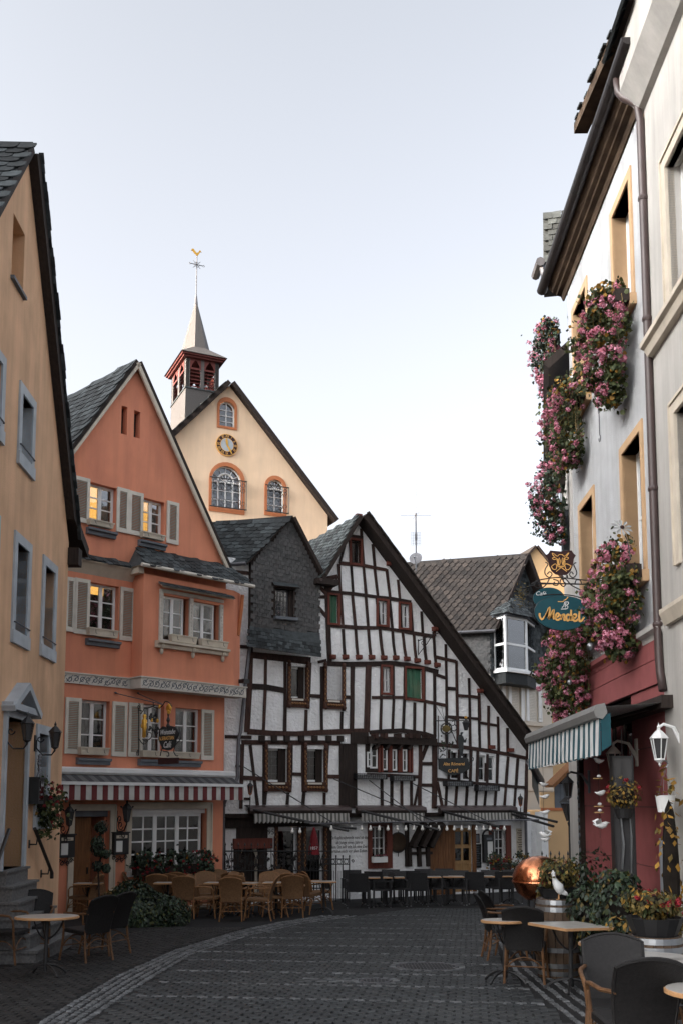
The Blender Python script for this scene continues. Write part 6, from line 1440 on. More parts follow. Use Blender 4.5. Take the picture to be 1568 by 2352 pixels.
KIND = {'tan': lambda: wicker_chair('', m_wick, m_cane, group=G1), 'blk': lambda: modern_chair('', G2), 'dkl': lambda: wicker_chair('', m_wickd, m_cane_d, group=G3, frame=m_wickd), 'dkr': lambda: wicker_chair('', m_wickd, m_cane_d, group=G4, frame=m_wickd)}
TAN = [(425, 2107, 182, 'back to the street, beside the ivy bush'), (535, 2113, 178, 'back to the street, second of the front row from the ivy bush'), (671, 2104, 184, 'back to the street, last wide back of the front row'),
 (478, 2107, 80, 'turned sideways between the first two backs of the front row'), (592, 2112, -95, 'sideways in the front row with its seat towards the ivy bush'), (626, 2104, -80, 'pushed close to the sideways chair of the front row'), (708, 2097, 150, 'angled, last but one towards the black fence'), (735, 2089, 110, 'leaning outermost next to the black railing'),
 (474, 22.9, 12, 'in the second row facing the street, right of the bush top'), (611, 22.8, -8, 'in the second row facing the street, before the arched doorway'), (570, 23.1, 60, 'in the second row, angled under the iron grapevine fence'), (545, 22.4, 175, 'in the second row, back to the street under the fence'), (645, 24.3, 5, 'in the rear row before the carved shop windows'), (668, 23.5, 176, 'behind the last wide back of the front row'),
 (500, 24.4, 8, 'in the rear row at the corner downpipe'), (535, 24.1, 180, 'in the rear row right of the corner downpipe'), (411, 24.1, 178, 'under the middle geranium box of the orange house'), (362, 22.9, 186, 'showing its back above the ivy bush'), (326, 23.3, 90, 'sideways at the door end above the ivy bush'), (400, 23.0, 170, 'between the bush and the long white window'), (512, 22.3, -70, 'between the two front row tables'), (187, 21.9, -100, 'alone at the doorway of the orange house, nearest the iron stool'), (250, 22.9, 20, 'behind the ball-clipped topiary at the doorway')]
for x, y, r, l in TAN: put('tan', x, y, r, 'tan wicker chair '+l)
BLK = [(821, 25.0, 182, 'back to the street, first beside the ring fence'), (871, 25.2, -78, 'turned sideways, second from the ring fence'), (915, 25.4, 8, 'facing the street below the window with white planter'), (956, 25.5, 181, 'back to the street, fourth from the ring fence'), (999, 25.7, -25, 'facing the street before the timber braces'), (1050, 25.9, -15, 'facing the street before the panelled door'), (1086, 26.0, 179, 'back to the street below the chalkboard'), (1124, 26.2, -12, 'facing the street below the menu case'), (1150, 26.3, 184, 'back to the street below the small window'), (1175, 26.5, -10, 'last of the row beside the copper dome'),
 (812, 26.2, 8, 'in the back row at the ring fence'), (858, 26.4, 176, 'in the back row under the wall verse'), (900, 26.6, 4, 'in the back row under the red framed window'), (940, 26.8, 183, 'in the back row under the round pan'), (975, 27.0, 2, 'in the back row between the timber braces'), (1020, 27.2, -5, 'in the back row before the boarded wall')]
for x, y, r, l in BLK: put('blk', x, y, r, 'charcoal garden chair '+l)
for x, y, r, l in [(196, 2205, -128, 'nearest the ivy bush, back to the street'), (238, 2190, -118, 'tucked behind its twin against the ivy bush'), (74, 2196, 12, 'facing the street from behind the round table'), (16, 2212, 82, 'at the picture edge with its arm towards the table')]: put('dkl', x, y, r, 'dark wicker chair '+l)
for x, y, r, l in [(1207, 2252, 166, 'nearest the road, back to the street'), (1172, 2188, 100, 'first of the pair stacked by the road edge'), (1163, 2202, 92, 'second of the pair stacked by the road edge'), (1352, 2232, -80, 'turned towards the beech edged table with its back to the plants'), (1318, 2176, 4, 'behind the beech edged table before the barrel with the white goose')]: put('dkr', x, y, r, 'dark wicker chair '+l)
def putz(kind, x, z, rz, label):
    o = copy_tree(bpy.data.objects[[k.name for k in bpy.data.objects if k.get('group') == G4][0]]); X = (x-784)/FL*z
    o.location = (X, z, gz(z)); o.rotation_euler = (SL, 0, rad(rz)); o['label'] = label
putz('dkr', 1402, 7.95, -10, 'dark wicker chair between the two round tables, facing the street'); putz('dkr', 1430, 7.4, 183, 'largest dark wicker chair back, in front of everything')
putz('dkr', 1600, 8.4, -100, 'dark wicker chair cut off beside the barrel with the flower bowl')
def table(label, x, z, group, r=.35, square=None, rz=0, top=None, h=.74):
    o = thing('cafe_table', label, 'table', ((x-784)/FL*z, z, gz(z)), rz, group, rot=(SL, 0, rad(rz)))
    if square:
        a, c = square; MB().box(-a, a, -c, c, h-.03, h-.002).build('edge', m_tedge, o); MB().box(-a+.012, a-.012, -c+.012, c-.012, h-.002, h+.003).build('tabletop', top or m_ttop, o)
    else:
        b = MB(); b.lathe([(r-.012, h-.034), (r, h-.028), (r, h-.006), (r-.01, h)], 32); b.build('edge', m_tedge, o); b = MB(); b.lathe([(r-.012, h-.003), (r-.012, h+.002)], 32); b.build('tabletop', top or m_ttop, o)
    b = MB(); b.lathe([(.03, .06), (.024, .4), (.035, h-.04)], 8); b.build('pedestal', m_black, o)
    for k in range(4): a = pi/4+pi/2*k; MB().tube(bez((0, 0, .14), (.2*cos(a), .2*sin(a), .13), (.30*cos(a), .30*sin(a), 0.01), 5), .016, 5).build('foot', m_black, o)
    b = MB()
    for k in range(3): a = 2*pi*k/3; b.tube(bez((.02*cos(a), .02*sin(a), h-.28), (.14*cos(a), .14*sin(a), h-.25), (.22*cos(a), .22*sin(a), h-.035), 5), .011, 4)
    b.build('brace', m_black, o)
    return o
table('round stone topped table at the steps of the yellow house', 120, 13.0, 'tables by the yellow house', .40)
TG = 'cafe tables on the left terrace'
for i, (x, z, l) in enumerate([(392, 22.9, 'beside the ivy bush'), (506, 22.9, 'between the first two front chairs'), (568, 22.7, 'behind the sideways front chair'), (637, 23.0, 'left of the last wide chair back'), (744, 23.6, 'outermost beside the black railing'), (212, 22.6, 'in front of the orange doorway')]): table('beech edged table '+l, x, z, TG, square=(.29, .29), rz=R(-4, 4))
TG2 = 'cafe tables before the timber house'
for x, z, l in [(847, 26.0, 'first beside the ring fence'), (902, 26.2, 'below the red framed window'), (985, 26.5, 'before the timber braces'), (1036, 26.7, 'before the panelled door'), (1104, 26.9, 'below the menu case'), (1168, 27.1, 'last before the copper dome')]: table('pale topped table '+l, x, z, TG2, square=(.27, .27), rz=R(-3, 3))
TG3 = 'cafe tables by the white house'
table('round table in front of the wooden planter', 1404, 9.7, TG3, .36); table('round table half hidden by the largest chair back', 1475, 8.6, TG3, .34); table('round table cut off at the corner of the picture', 1650, 6.7, TG3, .40); table('beech edged table in front of the goose barrel', 1296, 11.7, TG3, square=(.33, .36), rz=-62); table('small pale round table at the road edge', 1150, 12.4, TG3, .28); table('round table beside the right hand barrel', 1585, 8.1, TG3, .36)
# wrought iron stool at the house corner
c = ground(156, 2086); o = thing('iron_stool', 'tall wrought iron stand with splayed legs at the orange house corner', 'stool', (c.x, c.y, gz(c.y)))
b = MB(); b.lathe([(.17, .74), (.18, .76), (.17, .78)], 16); b.build('seat', m_black, o)
for k in range(4): a = pi/4+pi/2*k; MB().tube([(.1*cos(a), .1*sin(a), .75), (.18*cos(a), .18*sin(a), .4), (.27*cos(a), .27*sin(a), 0)], .018, 5).build('leg', m_black, o)
b = MB(); b.tube(arc((0, 0, .3), .2, 0, 360, 14, 'xy'), .01, 4)
for k in range(4): a = pi/2*k; b.tube(bez((.2*cos(a), .2*sin(a), .1), (0, 0, .75), (-.2*cos(a), -.2*sin(a), .1), 8), .01, 4)
b.build('ring', m_black, o)
# ---------------------------------------------------------------- bushes and pot plants
def bush(name, label, cat, loc, rx, ry, rz_, n, size, mats, lump=14, seed=1, group=None, base=.0, hollow=.55):
    rg = random.Random(seed); o = thing(name, label, cat, loc, 0, group)
    L = []
    for i in range(lump): d = V((rg.gauss(0, 1), rg.gauss(0, 1), abs(rg.gauss(0, .9)))).normalized(); L.append((d, rg.uniform(.08, .22)))
    bs = [MB() for _ in mats]
    for i in range(n):
        d = V((rg.gauss(0, 1), rg.gauss(0, 1), rg.gauss(0, 1)))
        d.z = abs(d.z) if base == 0 else d.z
        d.normalize(); k = .84
        for e, a in L: k += a*max(0, d.dot(e)-.72)/.28
        k *= 1-rg.random()**2*(1-hollow)
        p = V((d.x*rx*k, d.y*ry*k, d.z*rz_*k+base))
        nn = (d+V((rg.gauss(0, .5), rg.gauss(0, .5), rg.gauss(0, .5)+.2))).normalized(); a = nn.cross(V((rg.random()-.5, rg.random()-.5, 1))).normalized(); c = nn.cross(a); s = size*rg.uniform(.6, 1.3)
        bs[0 if len(mats) == 1 or rg.random() < .8 else rg.randrange(1, len(mats))].add([p+c*s, p+a*s*.6+c*s*.1, p-c*s*.8+nn*s*.15, p-a*s*.6+c*s*.1], [(0, 1, 2, 3)])
    for q, m in zip(bs, mats):
        if q.v: q.build('foliage', m, o, kind='stuff')
    core = MB(); core.ell((0, 0, base), rx*.62, ry*.62, rz_*.62, 10, 6); core.build('branches', m_soil, o, kind='stuff')
    return o
gp_ = lambda x, z: (x-784)/FL*z
c = ground(322, 2122); bush('ivy_bush', 'big rounded ivy bush at the edge of the left terrace', 'bush', (gp_(322, 20.75), 20.75, gz(20.7)-.02), .82, .72, .66, 9000, .042, [m_leafd, m_leaf], 16, 5)
c = ground(262, 2070); bush('shrub', 'loose olive shrub rising behind the ivy bush', 'shrub', (gp_(258, 21.6), 21.6, gz(21.6)), .4, .35, .62, 1200, .04, [m_leafo, m_leafy], 10, 8)
# ball-clipped topiary
tp = thing('topiary', 'dark topiary clipped in balls before the orange doorway', 'topiary', V((at(230, 2050, 21.9).x, 21.9, gz(21.9))))
zz = lambda y: at(230, y, 21.9).z-gz(21.9)
xx = lambda x: (x-230)/FL*21.9
b = MB(); b.tube([(0, 0, .3), (xx(224), 0, zz(1990)), (xx(232), .05, zz(1960)), (xx(224), 0, zz(1940)), (xx(230), 0, zz(1900))], .022, 5); b.tube([(xx(224), 0, zz(1995)), (xx(243), 0, zz(1985))], .014, 4); b.tube([(xx(228), 0, zz(1970)), (xx(241), 0, zz(1960))], .014, 4); b.build('trunk', m_darkwood, tp)
b = MB(); b.lathe([(.17, 0), (.23, .38), (.21, .4)], 12); b.build('pot', m_terra, tp)
for k, (x, y, r) in enumerate([(230, 1902, 17), (222, 1935, 17), (223, 1951, 19), (241, 1962, 12), (223, 1990, 14), (243, 1995, 12)]):
    q = bush('crown', None, None, (xx(x), 0, zz(y)), r/105, r/105, r/105, 420, .028, [m_leafd], 5, 40+k, base=.001); q.parent = tp
    for key in ('label', 'category'):
        if key in q: del q[key]
def potplant(name, label, cat, X, Z, zb, pot, ph, pr, rx, rz_, n, mats, seed, size=.035, group=None, bl=0, bm=None):
    o = thing(name, label, cat, (X, Z, zb), 0, group)
    if pot: b = MB(); b.lathe([(pr*.75, 0), (pr, ph), (pr*.95, ph), (pr*.9, ph-.03)], 14); b.build('pot', pot, o)
    q = bush('foliage', None, None, (0, 0, ph+rz_*.5), rx, rx, rz_*.7, n, size, mats, 10, seed, base=.001); q.parent = o
    for kk in ('label', 'category'):
        if kk in q: del q[kk]
    rg = random.Random(seed)
    for i in range(bl):
        d = V((rg.gauss(0, 1), rg.gauss(0, 1)-.5, rg.random()+.2)).normalized(); child('blossom', (bm or BLOSSOM_R)[i % 3], o, M.Translation((d.x*rx*.95, d.y*rx*.95, ph+rz_*.5+d.z*rz_*.7)))
    return o
def gp(x, z): return (x-784)/FL*z
potplant('oleander', 'tall dark shrub in front of the first red pier of the white house', 'shrub', gp(1352, 12.6), 12.6, gz(12.6), m_zinc, .3, .2, .30, .75, 1500, [m_leafd, m_leafo], 11, .04)
potplant('laurel', 'full green shrub against the shop window of the white house', 'shrub', gp(1405, 11.9), 11.9, gz(11.9), m_zinc, .3, .2, .32, .95, 1900, [m_leafd, m_leaf, m_leafo], 12, .04)
potplant('dark_shrub', 'low dark shrub with reddish tips behind the copper dome', 'shrub', gp(1318, 15.4), 15.4, gz(15.4), m_zinc, .3, .2, .5, .95, 1600, [m_leafd, m_leafo], 13, .045, bl=10)
wp = thing('wooden_planter', 'tapered wooden planter with a small green shrub by the round table', 'planter', (gp(1428, 10.3), 10.3, gz(10.3)), .3)
for k in range(4):
    a = pi/2*k; e = MB(); e.v = [(-.12, -.12, 0), (.12, -.12, 0), (.16, -.16, .42), (-.16, -.16, .42), (-.12, -.1, 0), (.12, -.1, 0), (.16, -.14, .42), (-.16, -.14, .42)]; e.f = [(0, 1, 2, 3), (5, 4, 7, 6), (3, 2, 6, 7), (1, 5, 6, 2), (4, 0, 3, 7)]; e.m = [0]*5; e.build('board', m_plank, wp, mat=M.Rotation(a, 4, 'Z'))
q = bush('foliage', None, None, (0, 0, .55), .22, .22, .28, 500, .035, [m_leafo, m_leafy], 8, 21, base=.001); q.parent = wp
for kk in ('label', 'category'):
    if kk in q: del q[kk]
def barrel(label, x, z, h, r):
    o = thing('barrel', label, 'barrel', (gp(x, z), z, gz(z)), 0, 'old wine barrels used as stands'); n = 20
    prof = [(r*(.86+.14*sin(pi*t)), h*t) for t in [i/6 for i in range(7)]]
    for k in range(n):
        a0, a1 = 2*pi*k/n+.012, 2*pi*(k+1)/n-.012; b = MB()
        for (q, zz_) in prof: b.v += [(q*cos(a0), q*sin(a0), zz_), (q*cos(a1), q*sin(a1), zz_), (q*.9*cos(a1), q*.9*sin(a1), zz_), (q*.9*cos(a0), q*.9*sin(a0), zz_)]
        for j in range(6):
            for s in range(4): b.f.append((4*j+s, 4*j+(s+1) % 4, 4*j+4+(s+1) % 4, 4*j+4+s)); b.m.append(0)
        b.f.append((24, 25, 26, 27)); b.m.append(0); b.build('stave', m_barrel, o)
    b = MB(); b.lathe([(r*.8, h-.04), (r*.8, h-.03)], n); b.build('head', m_barrel, o)
    for t in (.03, .13, .33, .67, .84, .93):
        q = r*(.86+.14*sin(pi*t))+.004; q2 = r*(.86+.14*sin(pi*(t+.06)))+.004; b = MB(); b.lathe([(q, h*t), (q2, h*(t+.06))], 24); b.build('hoop', m_steel, o)
    return o
b1 = barrel('wine barrel with steel hoops carrying the white goose', 1270, 13, .97, .30); b2 = barrel('wine barrel carrying the bowl of mixed flowers', 1488, 9.2, .86, .27)
X, Z = gp(1270, 13), 13; zt = gz(13)+.97
potplant('barrel_planting', 'green planting in a dark tub on the goose barrel', 'plant', X+.02, Z+.06, zt, m_black, .12, .26, .3, .3, 700, [m_leafo, m_leaf], 31, .03)
gs = thing('goose_figure', 'small white goose figure standing on the barrel', 'figurine', (X-.03, Z-.2, zt+.0), rad(180))
b = MB(); sk_ = [(V((-.02, 0, .06)), .012), (V((-.03, 0, .10)), .055), (V((-.01, 0, .16)), .062), (V((.03, 0, .22)), .04), (V((.045, 0, .27)), .022), (V((.05, 0, .31)), .024), (V((.055, 0, .335)), .028), (V((.06, 0, .36)), .008)]
b.tube([p for p, r in sk_], [r for p, r in sk_], 10); b.build('body', m_white, gs, True)
b = MB(); b.tube([(.07, 0, .335), (.12, 0, .325)], [.012, .003], 5); b.build('beak', m_tedge, gs)
b = MB(); b.tube([(-.05, 0, .1), (-.10, 0, .07), (-.13, 0, .05)], [.04, .028, .004], 6); b.build('tail', m_white, gs)
for s in (-1, 1): MB().tube([(-.01, s*.02, .06), (-.01, s*.02, 0), (.02, s*.02, 0)], .006, 4).build('leg', m_tedge, gs)
cp = thing('copper_dome', 'large polished copper kettle dome shining behind the goose barrel', 'copper kettle', (gp(1231, 15), 15, gz(15)))
b = MB(); zc = at(1231, 2022, 15).z-gz(15); b.lathe([(.02, zc-.3), (.2, zc-.28), (.33, zc-.18), (.395, zc-.02), (.39, zc+.08), (.34, zc+.2), (.25, zc+.29), (.12, zc+.345), (.01, zc+.36)], 32); b.build('dome', m_copper, cp, True)
b = MB(); b.lathe([(.40, zc-.04), (.405, zc-.02), (.40, zc+.0)], 32); b.build('rim', m_copper, cp)
for k in range(3): a = 2*pi*k/3; MB().tube([(.25*cos(a), .25*sin(a), zc-.25), (.3*cos(a), .3*sin(a), 0)], .02, 5).build('leg', m_black, cp)
potplant('dome_planting', 'green pot plant leaning against the copper dome', 'plant', gp(1262, 14.3), 14.3, gz(14.3), m_zinc, .75, .15, .26, .4, 600, [m_leafo, m_leafd], 33, .035, bl=5)
X, Z = gp(1488, 9.2), 9.2; zt = gz(9.2)+.86
potplant('flower_bowl', 'dark bowl of red and yellow-green flowers on the right barrel', 'flower bowl', X, Z, zt, m_black, .16, .26, .26, .2, 700, [m_leafo, m_leaf, m_leafy], 34, .03, bl=10)
potplant('red_flower_pot', 'grey pot of red flowers with orange leaves beside the red pier', 'plant', gp(1515, 10.6), 10.6, gz(10.6)+.45, m_greyst, .22, .14, .22, .35, 350, [m_leafo, m_leafy], 35, .04, bl=14)
potplant('autumn_vine', 'orange autumn vine leaves climbing the red pier near the corner', 'vine', gp(1530, 11.6), 11.6, gz(11.6), m_zinc, .3, .14, .16, 2.0, 160, [m_leafy, m_leafo], 36, .05)
# cart wheel leaning by the pier
o = thing('cart_wheel', 'old thin rimmed wheel leaning on the red pier behind the bowl', 'wheel', (gp(1492, 10.9), 10.9, gz(10.9)+.42), rot=(rad(90), 0, rad(25)))
b = MB(); b.tube(arc((0, 0, 0), .4, 0, 360, 30, 'xy'), .015, 5, closed=False); b.build('rim', m_greyst, o)
b = MB()
for k in range(10): a = 2*pi*k/10; b.tube([(0, 0, 0), (.4*cos(a), .4*sin(a), 0)], .006, 4)
b.build('spokes', m_greyst, o)
# ---------------------------------------------------------------- flower boxes of the white house and its neighbour
fb = 'pink geranium boxes on the right'
for i, (lb, of_, dr, ri, nb, lv_, sd) in enumerate([('pink geraniums at the upper window nearest the downpipe', .62, 1.25, .35, 75, 1500, 51), ('pink geraniums with a yellow top at the second upper window', .6, 1.0, .4, 60, 1200, 52), ('pink geraniums with a tin daisy at the lower window nearest the corner', .62, 1.05, .55, 70, 1500, 53), ('pink geraniums behind the oval hanging sign', .62, 1.15, .5, 60, 1300, 54)]):
    r = rw[i]; flowerbox(RF, r[0]-.02, r[2]+.02, r[1]+.05, .09, lb, fb, nb, lv_, of_, dr, ri, seed=sd, yel=.16, lm=m_leaf, extra_u=.22)
def freebox(x, y, z, w, rz, lb, dr, ri, nb, lv_, out, sd, yel=.06):
    p = at(x, y, z); F = Face(p.x, p.y, sin(rad(rz)), -cos(rad(rz)), p.z); return flowerbox(F, -w/2, w/2, 0, .0, lb, fb, nb, lv_, out, dr, ri, seed=sd, yel=yel, lm=m_leafd if sd % 2 else m_leaf, extra_u=.4)
freebox(1284, 800, 20.8, .6, -10, 'highest pink geraniums of the house beyond, under the slate dormer', 1.2, .55, 60, 1200, .66, 61)
freebox(1296, 1120, 21.2, .6, -10, 'pink geraniums of the house beyond, above the hanging signs', 1.25, .6, 60, 1200, .76, 63)
freebox(1322, 1520, 18.8, .6, -4, 'lowest pink geraniums of the house beyond, above the striped awning', 1.1, .35, 55, 1100, .72, 64)
# window edges of the house beyond
for (x, y, z) in [(1284, 880, 21.2), (1300, 1235, 21.6)]:
    p = at(x, y, z); b = MB(); b.box(-.1, .12, -.1, .1, -.6, .6); o = child('window_frame', b.mesh('window_frame', m_greyst), sh2); o.matrix_local = sh2.matrix_basis.inverted() @ M.Translation(p)
    b = MB(); b.box(-.15, .14, -.13, .1, .6, .7); o = child('window_head', b.mesh('window_head', m_white), sh2); o.matrix_local = sh2.matrix_basis.inverted() @ M.Translation(p)
# tin daisy
p = at(1427, 1212, 12.5); o = thing('tin_daisy', 'grey tin daisy on a stick above the lower geraniums', 'ornament', p, rot=(rad(60), rad(20), 0))
for k in range(10): a = 2*pi*k/10; MB().add([(0, 0, 0), (.11*cos(a-.2), .11*sin(a-.2), .01), (.15*cos(a), .15*sin(a), 0), (.11*cos(a+.2), .11*sin(a+.2), .01)], [(0, 1, 2, 3)]).build('petal', m_petal, o)
MB().ell((0, 0, .01), .03, .03, .02, 8, 4).build('centre', m_maroon, o); MB().tube([(0, 0, 0), (.12, -.15, -.05), (.2, -.45, -.05)], .008, 4).build('stem', m_black, o)
for (x, y, z, r, l) in [(1355, 1485, 14.2, .058, 'silvery glass ball hanging among the lower geraniums'), (1307, 1567, 15.5, .04, 'small white glass ball at the end of the red cornice')]:
    o = thing('glass_ball', l, 'glass ball', at(x, y, z)); MB().ell((0, 0, 0), r, r, r, 14, 8).build('ball', m_steel, o, True); MB().tube([(0, 0, r), (0, 0, r+.25)], .003, 3).build('string', m_black, o)
u, v = RF.uv(1383, 1000); v2 = RF.uv(1383, 947)[1]; o = onface(RF, u, v, .02, 'wall_hook', 'wrought iron hook on the white wall between the windows', 'hook')
b = MB(); b.tube([(0, -.03, 0), (0, -.03, v2-v)], .009, 5); b.tube(arc((0, -.03, v2-v+.05), .045, -90, 240, 10), .008, 4); b.tube(arc((0, -.03, -.05), .055, 90, -200, 10), .008, 4); b.build('hook', m_zinc, o)
# ---------------------------------------------------------------- striped awning of the white house
m_aw = stripes('blue_white_stripes', (.52, .53, .53), (.03, .08, .10), .11, 0, .8, .55)
m_steelp = pm('grey_aluminium', (.22, .22, .215), .4, .1, 5, .05, 30)
OFF = .95
u0, va = RF.uv(1214, 1700, OFF); u1, vb = RF.uv(1379, 1636, OFF); va = (va+vb)/2
aw = onface(RF, (u0+u1)/2, va-.5, 0, 'shop_awning', 'half open awning with blue and white striped valance over the red shop front', 'awning'); hw = (u1-u0)/2
b = MB(); b.profile([(-OFF+.02, .42), (-OFF-.06, .44), (-OFF-.09, .52), (-OFF-.05, .60), (-OFF+.05, .62), (-OFF+.08, .5)], -hw, hw); b.build('front_bar', m_steelp, aw)
b = MB(); b.add([(-hw+.04, -OFF+.02, .58), (hw-.04, -OFF+.02, .58), (hw-.04, -.15, .63), (-hw+.04, -.15, .63)], [(3, 2, 1, 0)]); b.build('canopy', m_aw, aw)
b = MB(); b.box(-hw, hw, -.2, 0, .56, .72); b.build('cassette', m_darkwood, aw)
b = MB(); n = 190
for i in range(n):
    xa, xb = -hw+.02+(2*hw-.04)*i/n, -hw+.02+(2*hw-.04)*(i+1)/n; f = lambda x: -OFF-.02+.03*sin(x*37)*1.0; hm_ = lambda x: .0-.035*abs(sin(x*9))
    b.add([(xa, f(xa), hm_(xa)), (xb, f(xb), hm_(xb)), (xb, -OFF-.01+.012*sin(xb*37), .45), (xa, -OFF-.01+.012*sin(xa*37), .45)], [(0, 1, 2, 3)])
b.build('valance', m_aw, aw)
b = MB(); b.add([(hw-.02, -OFF-.0, .02), (hw-.02, -OFF+.12, .1), (hw-.02, -OFF+.12, .5), (hw-.02, -OFF, .45)], [(0, 1, 2, 3)]); b.build('end_flap', m_teal, aw)
for s in (-.8, .8):
    b = MB(); b.tube([(hw*s, -.2, .6), (hw*s*.7, -.55, .52), (hw*s, -OFF, .5)], .025, 5); b.build('arm', m_black, aw)
p = at(1213, 1752, 17.8); o = thing('awning_end', 'rounded grey end of a second rolled awning beyond the shop front', 'awning', p)
MB().tube([(0, 0, .05), (.06, -.05, -.06), (.2, .4, -.16), (.45, 1.2, -.3)], .07, 8).build('cassette', m_zinc, o); MB().add([(.05, 0, -.1), (.4, 1.2, -.35), (.4, 1.2, -.75), (.05, 0, -.42)], [(0, 1, 2, 3)]).build('canopy', m_teal, o)
# ---------------------------------------------------------------- lanterns
LG = 'white wall lanterns under the shop awning'
for (x, y, off, l, h, m) in [(1513, 1722, .30, 'bright white coach lantern nearest the grey house', .44, m_white), (1408, 1752, .36, 'shaded pale coach lantern in the middle of the shop front', .42, m_offwhite), (1303, 1815, .40, 'shaded pale coach lantern at the far end of the shop front', .42, m_greyst)]:  # two farther lanterns painted greyer, putting the awning's shade into their colour
    u, v = RF.uv(x, y, off); o = iron_lantern(RF.pt(u, v, off), RF.rz, l, LG, h, m)
    b = MB(); b.tube([(0, 0, .27), (0, .06, .31), (0, off*.6, .27), (0, off-.02, .05)], [.018, .02, .024, .03], 6); b.box(-.04, .04, off-.05, off, -.05, .34); b.build('bracket', m, o)
    if m is m_white: MB().ell((0, 0, 0), .035, .035, .05, 8, 5).build('bulb', m_bulb, o)
for (x, y, l) in [(160, 1880, 'ornate black lantern over a menu case left of the orange doorway'), (292, 1872, 'ornate black lantern over a menu case right of the orange doorway')]:
    off = .45; u, v = OF.uv(x, y, off); o = iron_lantern(OF.pt(u, v, off), OF.rz, l, 'black lanterns of the orange house', .5)
    b = MB(); b.tube([(0, 0, -.22), (0, .1, -.36), (0, .35, -.40), (0, off, -.30)], .018, 5); b.tube(scroll((0, .26, -.24), .12, 200, 1.3, 1, 14, 'yz'), .013, 4); b.tube(scroll((0, .12, -.46), .1, 100, 1.3, -1, 14, 'yz'), .013, 4); b.tube([(0, off-.02, -.75), (0, off-.02, .1)], .02, 5)
    b.tube(scroll((0, off-.15, -.1), .1, -90, 1.2, 1, 12, 'yz'), .013, 4)
    for k in range(8): a = pi/4*k; b.tube([(.13*cos(a), .13*sin(a), .17), (.155*cos(a), .155*sin(a), .21)], .012, 4)
    b.build('bracket', m_black, o)
for (x, y, l) in [(278, 1937, 'dark menu case with a white page right of the orange doorway'), (153, 1943, 'dark menu case with a white page left of the orange doorway')]:
    u, v = OF.uv(x, y, .1); o = onface(OF, u, v, .0, 'menu_case', l, 'menu case', 'menu cases of the orange house')
    b = MB(); b.box(-.2, .2, -.14, 0, -.26, .24); b.box(-.22, .22, -.17, 0, .24, .27); b.build('case', m_black, o); MB().box(-.15, .02, -.147, -.141, -.2, .06).build('page', m_paper, o)
    np2 = MB().box(-.15, .15, -.148, -.141, .12, .19).build('name_strip', m_trim, o); text(np2, 'Menü', .07, m_black, (0, -.15, .155))
    b = MB()
    for k in range(5): b.tube(scroll((-.16+.08*k, -.06, -.34-.05*(k % 2)), .055, 90*k, 1.2, (-1)**k, 10), .012, 4)
    b.build('scrollwork', m_black, o)
for (x, y, l, c) in [(575, 1815, 'copper topped lantern beside the corner post of the timber house', 1), (1194, 1842, 'copper topped lantern at the low right corner of the timber house', 1)]:
    off = .4; u, v = HF.uv(x, y, off); o = iron_lantern(HF.pt(u, v, off), HF.rz, l, 'lanterns of the timber house', .36); o.children[0].data.materials[0] = m_copper if False else pm('rust_copper'+str(x), (.30, .09, .03), .5, .3, 9, .2, 40)
    b = MB(); b.tube([(0, 0, -.17), (0, .02, -.5)], .016, 5); b.tube([(0, .02, -.4), (0, off, -.4)], .013, 5); b.tube(scroll((0, .18, -.46), .07, 90, 1.2, 1, 10, 'yz'), .01, 4); b.build('bracket', m_black, o)
# ---------------------------------------------------------------- hanging things under the awning
def bird(par, loc, s=1, rz=0, wings=False):
    o = bpy.data.objects.new('bird', None); COL.objects.link(o); o.parent = par; o.matrix_local = M.Translation(loc) @ M.Rotation(rz, 4, 'Z') @ M.Scale(s, 4)
    P = [((-.11, 0, .02), .006), ((-.06, 0, .0), .022), ((0, 0, -.005), .045), ((.05, 0, .01), .042), ((.08, 0, .035), .028), ((.1, 0, .04), .01), ((.125, 0, .035), .002)]
    MB().tube([p for p, r in P], [r for p, r in P], 8).build('body', m_white, o, True)
    if wings:
        for k in (-1, 1): MB().add([(.02, 0, .02), (-.02, k*.1, .1), (-.1, k*.12, .06), (-.05, 0, .0)], [(0, 1, 2, 3)]).build('wing', m_white, o)
    return o
for (x, y0, y1, z, l, items) in [(1372, 1735, 1925, 13.4, 'string of white wooden birds under the middle of the awning', [(1748, 'b'), (1788, 'd'), (1822, 'b'), (1852, 'd'), (1866, 'd'), (1896, 'w')]), (1246, 1785, 1935, 16.6, 'string of white wooden birds at the far end of the awning', [(1802, 'b'), (1830, 'k'), (1866, 'b'), (1918, 'w'), (1928, 'b')])]:
    p = at(x, y0, z); o = thing('bird_garland', l, 'garland', p, 0, 'bird garlands under the shop awning'); zz = lambda y: at(x, y, z).z-p.z
    MB().tube([(0, 0, .4), (0, 0, zz(y1))], .003, 3).build('string', m_black, o)
    for k, (y, t) in enumerate(items):
        if t in 'bwk': bird(o, (.01, -.02, zz(y)), .75 if t != 'w' else .95, R(-.5, .5)+(pi if k % 3 == 0 else 0), t == 'w')
        else:
            e = MB(); e.box(-.07, .05, -.02, .02, zz(y)-.008, zz(y)+.008); e.build('driftwood', m_plank, o); MB().ell((0, -.02, zz(y)+.03), .03, .02, .02, 7, 4).build('bead', m_white, o)
p = at(1527, 1846, 12.0); o = thing('hanging_pot', 'white hanging flower pot with trailing plant next to the white lantern', 'hanging pot', p)
b = MB(); b.lathe([(.09, -.1), (.115, .09), (.12, .1), (.11, .1), (.1, .06)], 16); b.build('pot', m_white, o)
b = MB()
for k in range(3): a = 2*pi*k/3; b.tube([(.11*cos(a), .11*sin(a), .09), (0, 0, .42)], .003, 3)
b.tube(arc((0, 0, .47), .045, -90, 180, 8), .009, 4); b.build('hanger', m_steel, o)
